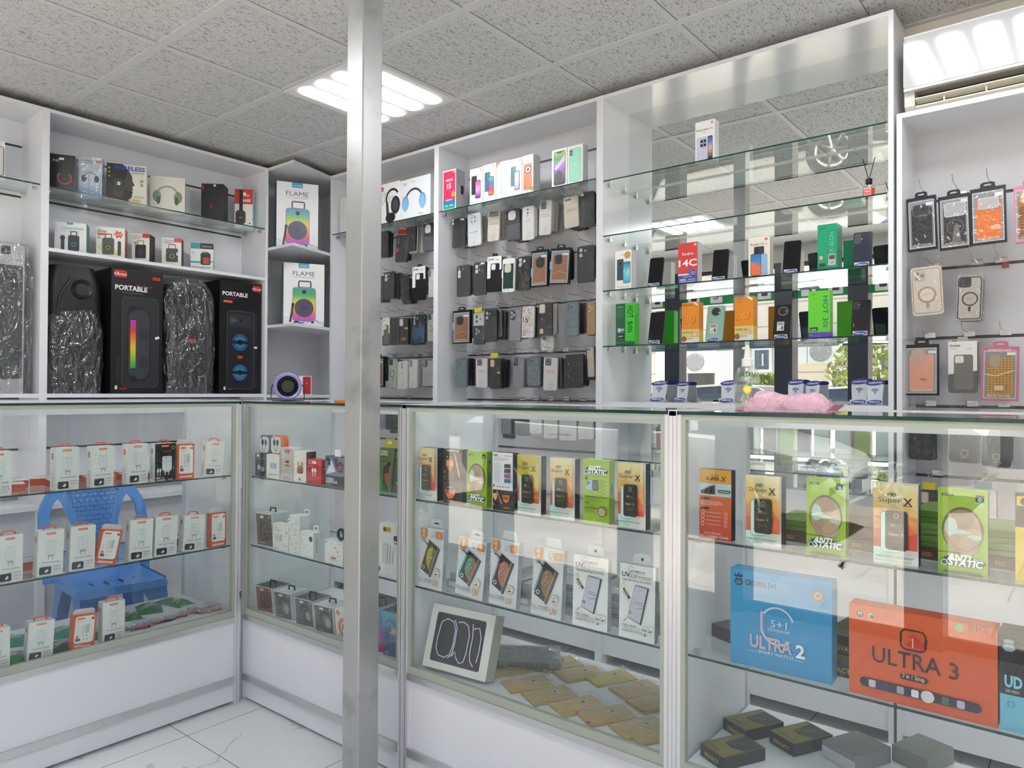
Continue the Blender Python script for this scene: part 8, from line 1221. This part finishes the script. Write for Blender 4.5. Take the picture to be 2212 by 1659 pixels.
for a in (('black case nearest the post, top hook row', 820, 839, 501, 558, 'black', 2, 'd', 0.0), ('black case with red header hanging lowest in the top row', 857, 883, 510, 568, 'blackred', 2, 'd', 0.09), ('black case in front of a silver pile, top hook row', 878, 898, 492, 544, 'black', 4, 'l', 0.02), ('grey case cut by the cabinet side, top hook row', 915, 937, 485, 545, 'twotone', 2, 'l', 0.0),
          ('black case half behind the post, second hook row', 812, 827, 598, 655, 'black3', 3, 'r', 0.0), ('charcoal case with slanted light streak, second hook row', 829, 852, 589, 647, 'navy3', 5, 'd', 0.02), ('thin bagged black cases seen edge on, second hook row', 868, 884, 600, 652, 'blackp', 3, 'd', 0.0), ('black and white carded case on the post side', 891, 919, 578, 650, 'syn', 3, 'd', 0.0), ('white case at the cabinet side, second hook row', 926, 938, 583, 642, 'whiter', 3, 'l', 0.0),
          ('grey and white carded case, third hook row by the post', 826, 842, 687, 747, 'syng', 2, 'd', 0.0), ('black case with three holes, third hook row by the post', 844, 861, 688, 746, 'black', 2, 'd', 0.0), ('black case with copper camera and lower cutout', 862, 882, 688, 745, 'copper3', 3, 'd', 0.0), ('dark blue gradient case, third hook row by the post', 890, 918, 681, 746, 'navygrad', 4, 'd', 0.0), ('pale green ring case at the cabinet side, third row', 924, 938, 679, 737, 'greenring', 3, 'd', 0.0),
          ('boxed brown case half behind the post, fourth row', 806, 829, 771, 836, 'brown', 2, 'd', 0.0), ('pale green ring case, fourth row by the post', 840, 856, 776, 835, 'greenring', 2, 'd', 0.0), ('white case with three camera holes, fourth row by the post', 859, 879, 781, 840, 'white2', 3, 'l', 0.0), ('grey clear pile beside the white case, fourth row', 884, 901, 777, 838, 'whiter', 5, 'l', 0.0), ('smoky clear case with swirls at the cabinet side, fourth row', 912, 938, 778, 835, 'clear3', 3, 'd', 0.0)):
    case(a[0], a[1], a[2], a[3], a[4], a[5], K1 + 0.012 * (int(a[1]) % 3), a[6], a[7], a[8], bag=not a[5].startswith('syn'), head='#b8242c' if a[5] == 'blackred' else None)
# rows seen through the counter glass
for a in (('grey case behind the glass, left end of the low hook row', 1083, 1104, 885, 937, 'grey2', 2, 'g'), ('black bagged case behind the glass in the low hook row', 1106, 1142, 878, 938, 'blackp', 3, 'd'), ('white printed case behind the glass in the low hook row', 1144, 1170, 880, 936, 'white2', 2, 'l'), ('first pale pile behind the glass in the low hook row', 1175, 1204, 880, 946, 'whiter', 3, 'l'), ('second pale pile behind the glass in the low hook row', 1208, 1245, 880, 950, 'whiter', 3, 'd'), ('pale pile behind the glass next to the mirror cabinet', 1249, 1281, 880, 948, 'whiter', 3, 'd'),
          ('grey case low behind the post side counter', 812, 832, 882, 925, 'grey2', 1, 'l'), ('black bagged case low behind the post side counter', 834, 860, 882, 928, 'blackp', 2, 'd')):
    case(a[0], a[1], a[2], a[3], a[4], a[5], K1 + 0.02, a[6], a[7])
# cabinet under the air conditioner
K3 = CF + 0.075
for a in (('boxed black case with blue header under the air conditioner', 1958, 2021, 430, 544, 'dark', 2, 'd', -0.03), ('boxed dark case with clear camera window under the air conditioner', 2026, 2094, 426, 541, 'darkc', 2, 'd', -0.03), ('boxed orange case under the air conditioner', 2095, 2172, 410, 531, 'orange', 1, 'd', -0.02), ('pink framed brown case cut by the right picture edge', 2189, 2258, 404, 526, 'pinkw', 1, 'd', -0.02),
          ('clear case with gold ring in front of a boxed pile', 1966, 2033, 579, 683, 'goldring', 2, 'r', -0.05), ('clear case with black ring hanging alone on its hook', 2069, 2123, 598, 693, 'blackring', 3, 'g', 0.03),
          ('boxed salmon case in the lower row', 1954, 2028, 745, 854, 'salmon', 2, 'r', 0.0), ('grey and white carded case in the lower row', 2048, 2111, 738, 849, 'syng', 2, 'r', 0.0), ('pink framed golden weave case in the lower row', 2121, 2202, 750, 866, 'weave', 1, 'r', 0.02),
          ('black case low behind the right counter glass', 1965, 2019, 900, 992, 'blackp', 2, 'd', 0.03), ('black round camera case low behind the right counter glass', 2053, 2120, 895, 998, 'black3', 2, 'd', 0.03), ('black case right of the round camera one, behind the counter glass', 2125, 2190, 900, 1007, 'black3', 1, 'd', 0.05),
          ('black case with copper camera and yellow header behind the glass boxes', 1988, 2028, 1058, 1160, 'copper2', 1, 'd', 0.0), ('pale case with teal header behind the glass boxes', 2096, 2152, 1056, 1160, 'whiter', 1, 'r', 0.0)):
    case(a[0], a[1], a[2], a[3], a[4], a[5], K3, a[6], a[7], a[8], bag=not a[5].startswith('syn'), head='#c8b82c' if a[5] == 'copper2' else ('#1f7a7a' if 'teal' in a[0] else None))
hook(on(2163, 560, 'y', CB).x, 0, 1.817, 'empty peg hook with a small red price tag, middle row'); p = on(2172, 575, 'y', CB - 0.012); o = MB().box((-.011, 0, -.024), (.011, .0006, 0), M('#9a5a54', 0.4)).build('price_tag'); o.location = (p.x, CB - 0.012, 1.808); tag(o, 'small reddish price tag on the empty hook', 'price tag')
for o in BACKP.values():
    if 'used' in o: del o['used']
for o in list(COL.objects):
    if 'used' in o: del o['used']
# ================================================================== air conditioner
x0 = -0.558; ACL = 1.02
r = thing('air_conditioner', 'white glossy split air conditioner above the right cabinet', 'air conditioner', (x0, 3.02, 2.40))
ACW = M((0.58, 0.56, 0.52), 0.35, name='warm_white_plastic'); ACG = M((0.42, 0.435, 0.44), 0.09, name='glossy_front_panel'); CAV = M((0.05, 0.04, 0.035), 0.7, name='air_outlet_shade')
def acp(name, mb, **k): return mb.build(name, r, loc=(-x0, -3.02, -2.40), **k)
prof = [(3.225, 2.39), (3.06, 2.362), (3.022, 2.392), (3.018, 2.428), (3.018, 2.452), (3.00, 2.46), (3.00, 2.63), (3.03, 2.655), (3.225, 2.668)]
mb = MB()
for a, b_ in ((x0, x0 + .034), (x0 + ACL - .034, x0 + ACL)): mb.prism([(y, z) for y, z in prof], a, b_, ACW, axis='x')
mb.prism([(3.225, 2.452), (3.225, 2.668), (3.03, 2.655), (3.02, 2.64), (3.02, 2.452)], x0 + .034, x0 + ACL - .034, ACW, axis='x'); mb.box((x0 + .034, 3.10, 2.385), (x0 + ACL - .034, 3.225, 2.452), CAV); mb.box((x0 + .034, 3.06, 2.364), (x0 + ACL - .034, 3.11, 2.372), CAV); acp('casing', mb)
mb = MB(); mb.box((x0 + .004, 2.993, 2.452), (x0 + ACL - .004, 2.9995, 2.640), ACG); acp('front_panel', mb, bevel=0.002)
mb = MB(); mb.box((x0 + .002, 2.996, 2.640), (x0 + ACL - .002, 3.02, 2.646), ACW); mb.box((x0 + .002, 2.995, 2.442), (x0 + ACL - .002, 3.02, 2.452), ACW); acp('trim', mb)
LV = M((0.72, 0.69, 0.56), 0.4, name='ivory_louver')
mb = MB(); mb.prism([(3.018, 2.414), (3.055, 2.404), (3.055, 2.406), (3.018, 2.417)], x0 + .036, x0 + ACL - .036, LV, axis='x'); acp('louver', mb)
mb = MB(); mb.prism([(3.022, 2.385), (3.065, 2.370), (3.065, 2.373), (3.022, 2.389)], x0 + .036, x0 + ACL - .036, LV, axis='x'); acp('louver', mb)
mb = MB()
for k in range(7): x = x0 + .125 + .13 * k; mb.box((x, 3.03, 2.388), (x + .004, 3.05, 2.41), LV)
acp('vane', mb)
# ================================================================== blue plastic chair behind the left counter
CH = M('#3b82cc', 0.28, name='blue_plastic'); CHX, CHY = -3.56, 1.445
r = thing('plastic_chair', 'blue plastic chair with woven pattern back behind the left counter', 'chair', (CHX, CHY, 0), -0.10); r.scale = (1, 0.88, 1)
def cpt(name, mb, **k): return mb.build(name, r, **k)
# local: sitter faces -x (towards the wall cabinets are behind), back towards +x is wrong for this chair: it faces the counter, so the back is at -x
mb = MB(); N = 9; V = []
for i in range(N):
    for j in range(N):
        a, b_ = i / (N - 1) * 2 - 1, j / (N - 1) * 2 - 1; V.append((a * .20, b_ * .205, .445 - .018 * (1 - a * a) * (1 - b_ * b_) + .012 * (a < -.9)))
F = [(i * N + j, (i + 1) * N + j, (i + 1) * N + j + 1, i * N + j + 1) for i in range(N - 1) for j in range(N - 1)]; k = len(V)
mb.add(V, F, CH); mb.add([(x, y, z - .012) for x, y, z in V], [f[::-1] for f in F], CH)
rim = [(x, y) for x, y in rrect(-.205, -.21, .205, .21, .05, 6)]; n = len(rim)
mb.add([(x, y, .450) for x, y in rim] + [(x * 1.05, y * 1.05, .418) for x, y in rim], [(i, (i + 1) % n, n + (i + 1) % n, n + i) for i in range(n)], CH)
for y in (-.11, -.035, .035, .11): mb.prism([(y - .012 , .05), (y + .012, .07), (y + .016, .10), (y - .006, .085)], .4492, .4496, M('#12263f', 0.6), axis='x') if False else None
cpt('seat', mb, smooth=True)
mb = MB()
for i, y in enumerate((-.10, -.03, .04, .11)): mb.prism([(.02 + q[0] * .035, y + q[1] * .007) for q in [(math.cos(t * PI / 6), math.sin(t * PI / 6)) for t in range(12)]], .4415, .4445, M('#10233c', 0.6), axis='z')
cpt('drain_slot', mb, loc=(0, 0, -.012))
for sx_, sy in ((1, 1), (1, -1), (-1, 1), (-1, -1)):
    mb = MB(); top, bot = Vector((sx_ * .195, sy * .20, .44)), Vector((sx_ * .235, sy * .235, 0))
    def ring(p, s): return [(p.x, p.y, p.z), (p.x - sx_ * s, p.y, p.z), (p.x - sx_ * s * .75, p.y - sy * .012, p.z), (p.x - sx_ * .012, p.y - sy * s * .75, p.z), (p.x, p.y - sy * s, p.z)]
    A, Bm, B = ring(top, .14), ring(top.lerp(bot, .22), .085), ring(bot, .055); vs = A + Bm + B
    mb.add(vs, [(q * 5 + i, q * 5 + (i + 1) % 5, (q + 1) * 5 + (i + 1) % 5, (q + 1) * 5 + i) for q in range(2) for i in range(5)] + [(10, 11, 12, 13, 14)], CH); cpt('leg', mb, smooth=True)
# back frame: outer arch, two inner leaf openings and the woven looking centre panel
def bx_(z): return -.19 - .13 * max(0, (z - .44)) / .43
mb = MB(); arch = [(-.235, .42), (-.243, .55), (-.245, .66)] + [(-.245 * math.cos(q * PI / 16) ** .8, .68 + .185 * math.sin(q * PI / 16) ** .85) for q in range(1, 8)] + [(0, .865)] + [(.245 * math.cos(q * PI / 16) ** .8, .68 + .185 * math.sin(q * PI / 16) ** .85) for q in range(7, 0, -1)] + [(.245, .66), (.243, .55), (.235, .42)]
def strap(pts, hw, th, name):
    mb = MB(); P = [Vector((y, z)) for y, z in pts]; L = []; R_ = []
    for i, p in enumerate(P):
        t = (P[min(i + 1, len(P) - 1)] - P[max(i - 1, 0)]).normalized(); nn = Vector((-t.y, t.x)) * (hw[i] if isinstance(hw, list) else hw); L.append(p + nn); R_.append(p - nn)
    n = len(P); vs = [(bx_(q.y) + s * th, q.x, q.y) for s in (1, -1) for g in (L, R_) for q in g]
    fs = []
    for i in range(n - 1): fs += [(i, i + 1, n + i + 1, n + i), (2 * n + i, 3 * n + i, 3 * n + i + 1, 2 * n + i + 1), (i, 2 * n + i, 2 * n + i + 1, i + 1), (n + i, n + i + 1, 3 * n + i + 1, 3 * n + i)]
    fs += [(0, n, 3 * n, 2 * n), (n - 1, 3 * n - 1, 4 * n - 1, 2 * n - 1)]
    return cpt(name, mb.add(vs, fs, CH), smooth=True)
strap(arch, .026, .011, 'back_frame')
for s in (-1, 1): strap([(s * .085, .44), (s * .088, .56), (s * .10, .68), (s * .135, .78), (s * .165, .825)], [.016, .016, .017, .02, .024], .010, 'back_slat')
pw, t, b, out = nodes('blue_woven_plastic')
tc = t.nodes.new('ShaderNodeTexCoord'); mp = t.nodes.new('ShaderNodeMapping'); mp.inputs['Rotation'].default_value = (0, PI / 2, 0); mp.inputs['Rotation'].default_value = (PI / 2, 0, PI / 2)
sx = t.nodes.new('ShaderNodeSeparateXYZ'); cb = t.nodes.new('ShaderNodeCombineXYZ'); t.links.new(tc.outputs['Object'], sx.inputs[0]); t.links.new(sx.outputs[1], cb.inputs[0]); t.links.new(sx.outputs[2], cb.inputs[1])
brk = t.nodes.new('ShaderNodeTexBrick'); brk.inputs['Scale'].default_value = 1; brk.inputs['Brick Width'].default_value = .042; brk.inputs['Row Height'].default_value = .022; brk.inputs['Mortar Size'].default_value = .0022; brk.inputs['Color1'].default_value = rgb('#3b82cc'); brk.inputs['Color2'].default_value = rgb('#3479c2'); brk.inputs['Mortar'].default_value = rgb('#1f5694')
t.links.new(cb.outputs[0], brk.inputs['Vector']); t.links.new(brk.outputs[0], b.inputs['Base Color']); b.inputs['Roughness'].default_value = 0.3
bp = t.nodes.new('ShaderNodeBump'); bp.inputs['Strength'].default_value = 0.6; bp.inputs['Distance'].default_value = 0.002; bp.invert = True; t.links.new(brk.outputs['Fac'], bp.inputs['Height']); t.links.new(bp.outputs[0], b.inputs['Normal'])
mb = MB(); P = [(-.085, .44), (-.088, .56), (-.10, .68), (-.135, .78), (-.15, .835), (-.07, .855), (0, .86), (.07, .855), (.15, .835), (.135, .78), (.10, .68), (.088, .56), (.085, .44)]
zs = [.44, .50, .56, .62, .68, .73, .78, .82, .855]; hwz = [.085, .087, .088, .094, .10, .115, .135, .15, .07]
V = [(bx_(z) + d_, s * w_, z) for d_ in (.004, -.004) for z, w_ in zip(zs, hwz) for s in (-1, 1)]; n = len(zs)
fs = [(2 * i, 2 * i + 1, 2 * i + 3, 2 * i + 2) for i in range(n - 1)] + [(2 * n + 2 * i + 2, 2 * n + 2 * i + 3, 2 * n + 2 * i + 1, 2 * n + 2 * i) for i in range(n - 1)]
mb.add(V, fs, pw); mb.build('back_panel', r)
mb = MB(); PF = M('#c9d4de', 0.6)
for j in range(3):
    for i in range(7):
        z = .775 + .026 * j; y = -.09 + .03 * i + (.015 if j % 2 else 0); mb.poly([(bx_(z) + .0048, y + .0035 * math.cos(q * PI / 4), z + .0035 * math.sin(q * PI / 4)) for q in range(8)], PF)
mb.build('perforation', r)
# ================================================================== on the counter tops
CT = 1.2723
p = on(615, 850, 'y', CFY + 0.06); r = thing('desk_fan', 'small round desk fan with lilac rim on a wire stand on the counter corner', 'fan', (p.x, CFY + 0.075, CT), 0.95)
PUR = M('#9a8fd0', 0.3, name='lilac_plastic'); FG = M('#3f4650', 0.4, name='slate_plastic'); zc = .064; R0 = .055
mb = MB(); mb.lathe([(R0 - .012, -.022), (R0 - .004, -.028), (R0 + .001, -.02), (R0 + .002, -.012)], PUR, 36, 'y', (0, 0, zc)); mb.build('front_rim', r, smooth=True)
mb = MB(); mb.lathe([(R0 + .001, -.014), (R0, .01), (R0 - .008, .035), (R0 - .03, .046), (0, .048)], FG, 36, 'y', (0, 0, zc)); mb.build('housing', r, smooth=True)
mb = MB(); mb.lathe([(0, -.02), (.026, -.020), (.030, -.016), (.030, .0), (0, 0)], M('#16181c', 0.15), 32, 'y', (0, 0, zc)); mb.build('hub', r, smooth=True)
mb = MB(); mb.lathe([(0, .012), (R0, .012)], M('#0b0c0e', 0.6), 32, 'y', (0, 0, zc))
for k in range(22):
    a = k * 2 * PI / 22; mb.tube([(.029 * math.cos(a), -.014, zc + .029 * math.sin(a)), (.046 * math.cos(a + .18), -.012, zc + .046 * math.sin(a + .18))], .0016, M('#22252a', 0.4), 5)
mb.build('grille', r)
mb = MB(); mb.tube([(-.062, .004, zc + .004), (-.066, .004, zc - .01), (-.066, -.004, .012), (-.060, -.014, .0035), (.060, -.014, .0035), (.066, -.004, .012), (.066, .004, zc - .01), (.062, .004, zc + .004)], .0018, BLACK, 8); mb.tube([(-.066, -.002, .012), (-.060, .035, .0025), (.060, .035, .0025), (.066, -.002, .012)], .0018, BLACK, 8); mb.tube([(-.062, .004, zc + .004), (-.05, .004, zc + .004)], .003, BLACK, 8); mb.tube([(.062, .004, zc + .004), (.05, .004, zc + .004)], .003, BLACK, 8); mb.build('wire_stand', r, smooth=True)
mb = MB(); mb.box((-.03, -.01, 0.0002), (.03, .03, .006), M('#3fae54', 0.4)); o = mb.build('green_base', r)
p = on(732, 866, 'y', CFY + 0.05); mb = MB(); mb.lathe([(.013, 0), (.026, 0), (.027, .002), (.027, .010), (.026, .012), (.013, .012), (.013, 0)], M('#e87a2a', 0.4), 28); o = mb.build('tape_roll', smooth=True); o.location = (p.x + .004, p.y + .01, CT); tag(o, 'orange tape roll lying on the counter top beside the post', 'tape')
# spray bottle
p = on(1614, 886, 'z', CT); bx0, by0 = on(1614, 820, 'y', CFY + 0.085).x, CFY + 0.085
r = thing('spray_bottle', 'clear lemon cologne spray bottle standing on the right counter top', 'bottle', (bx0, by0, CT), 0.3)
BG2 = thin('clear_bottle_plastic', (0.92, 0.94, 0.94), 0.08, 0.05, haze=0.07); LQ = thin('pale_liquid', (0.95, 0.96, 0.90), 0.03)
def oval(prof, m, ratio=0.62, n=28):
    mb = MB(); vs = []; fs = []
    for rr, z in prof:
        for k in range(n): a = 2 * PI * k / n; vs.append((rr * math.cos(a), rr * ratio * math.sin(a), z))
    for i in range(len(prof) - 1):
        for k in range(n): fs.append((i * n + k, i * n + (k + 1) % n, (i + 1) * n + (k + 1) % n, (i + 1) * n + k))
    return mb.add(vs, fs, m)
s = 0.93
oval([(0, .0), (.026 * s, .0), (.030 * s, .004), (.0325 * s, .03), (.033 * s, .075), (.030 * s, .097), (.022 * s, .110), (.013 * s, .116)], BG2).build('bottle_body', r, smooth=True)
oval([(0, .002), (.024 * s, .002), (.028 * s, .006), (.030 * s, .03), (.0305 * s, .05), (0, .05)], LQ).build('liquid', r, smooth=True)
mb = MB(); WPL = M('#e0e2e2', 0.3); mb.lathe([(.0125, .112), (.0135, .113), (.0135, .131), (.011, .133), (.008, .134), (.008, .141), (.0065, .146), (.006, .158), (.0045, .166), (0, .168)], WPL, 20); mb.tube([(0, -.004, .158), (-.011, -.009, .158)], .0028, WPL, 8); mb.build('spray_head', r, smooth=True)
mb = MB(); fm = lambda x, z, k: (x - .03, -.0192 * math.sqrt(max(.02, 1 - ((x - .03) / .033) ** 2)) * 1.02 - .0008 - .0003 * k, z); art(mb, fm, .06, .12, [('t', 'VATAN', .48, .72, .20, '#14713a', {'sh': .15, 'w': .66, 'b': .03}), ('t', 'Lemon Kolonya', .46, .655, .05, '#5aa884', {'w': .5}), ('c', .52, .46, .17, '#e8cf2c'), ('c', .52, .46, .12, '#f0e07a'), ('p', [(.50, .56), (.62, .60), (.74, .54), (.62, .53)], '#3a9a4a')]); mb.build('label_print', r)
# pink wipes pack
a, c = on(1617, 884, 'y', CFY + 0.10), on(1800, 884, 'y', CFY + 0.10); L = c.x - a.x; r = thing('wet_wipes', 'pink soft pack of wet wipes lying on the right counter top', 'wipes', ((a.x + c.x) / 2, CFY + 0.10, CT))
PK, t, b, out = nodes('pink_film'); b.inputs['Base Color'].default_value = rgb('#e3b6c9'); b.inputs['Roughness'].default_value = 0.22
tc = t.nodes.new('ShaderNodeTexCoord'); nz = t.nodes.new('ShaderNodeTexNoise'); nz.inputs['Scale'].default_value = 38; nz.inputs['Detail'].default_value = 3; nz.inputs['Distortion'].default_value = 1.5
bp = t.nodes.new('ShaderNodeBump'); bp.inputs['Strength'].default_value = 1.0; bp.inputs['Distance'].default_value = 0.012; t.links.new(tc.outputs['Object'], nz.inputs['Vector']); t.links.new(nz.outputs[0], bp.inputs['Height']); t.links.new(bp.outputs[0], b.inputs['Normal'])
PK2 = M('#c87a98', 0.35)
n, m_ = 22, 9; rnd = random.Random(3); V = []; Hh = 0.045
for i in range(n):
    f = i / (n - 1); tap = min(1, f * 7, (1 - f) * 5.5) ** .6
    for j in range(m_):
        q = j / (m_ - 1); ang = PI * q; y = -.045 * math.cos(ang) * (0.9 + .1 * tap); z = Hh * (math.sin(ang) ** .45) * tap * (1.0 + .10 * math.sin(f * 9)) + .0012 + rnd.uniform(-.003, .003) * (0 < j < m_ - 1); V.append((-L / 2 + L * f, y, z))
mb = MB(); mb.add(V, [(i * m_ + j, i * m_ + j + 1, (i + 1) * m_ + j + 1, (i + 1) * m_ + j) for i in range(n - 1) for j in range(m_ - 1)], PK); mb.add([(x, y, .0005) for x, y, z in V if True][0::m_] + [(x, y, .0005) for x, y, z in V][m_ - 1::m_], [(i, i + 1, n + i + 1, n + i) for i in range(n - 1)], PK); mb.build('pack', r, smooth=True)
for e in (0, 1):
    mb = MB()
    x = (-L / 2 if e == 0 else L / 2); sg = -1 if e == 0 else 1; vs = []
    for j in range(13): y = -.047 + .094 * j / 12; vs += [(x - sg * .004, y, .004 + .003 * (j % 2)), (x + sg * .012, y, .006 + .006 * (j % 2) + (.012 if e else 0))]
    mb.add(vs, [(2 * j, 2 * j + 1, 2 * j + 3, 2 * j + 2) for j in range(12)], PK2); mb.build('crimped_end', r)
mb = MB(); fm = lambda x, z, k: (x - L * .5, -.0466 - .0003 * k + .30 * max(0, z - .014) * .8, .004 + z); art(mb, fm, L, .036, [('t', 'Fresh Breeze', .36, .66, .045, '#e8c4d2', {'sh': .25, 'w': .52}), ('t', 'Rose', .47, .36, .022, '#b84a62', {'sh': .2}), ('t', 'WET TOWEL', .47, .17, .014, '#5a4a52', {'w': .13, 'b': .01}), ('r', .38, .08, .56, .10, '#8a6a76')]); mb.build('print', r)
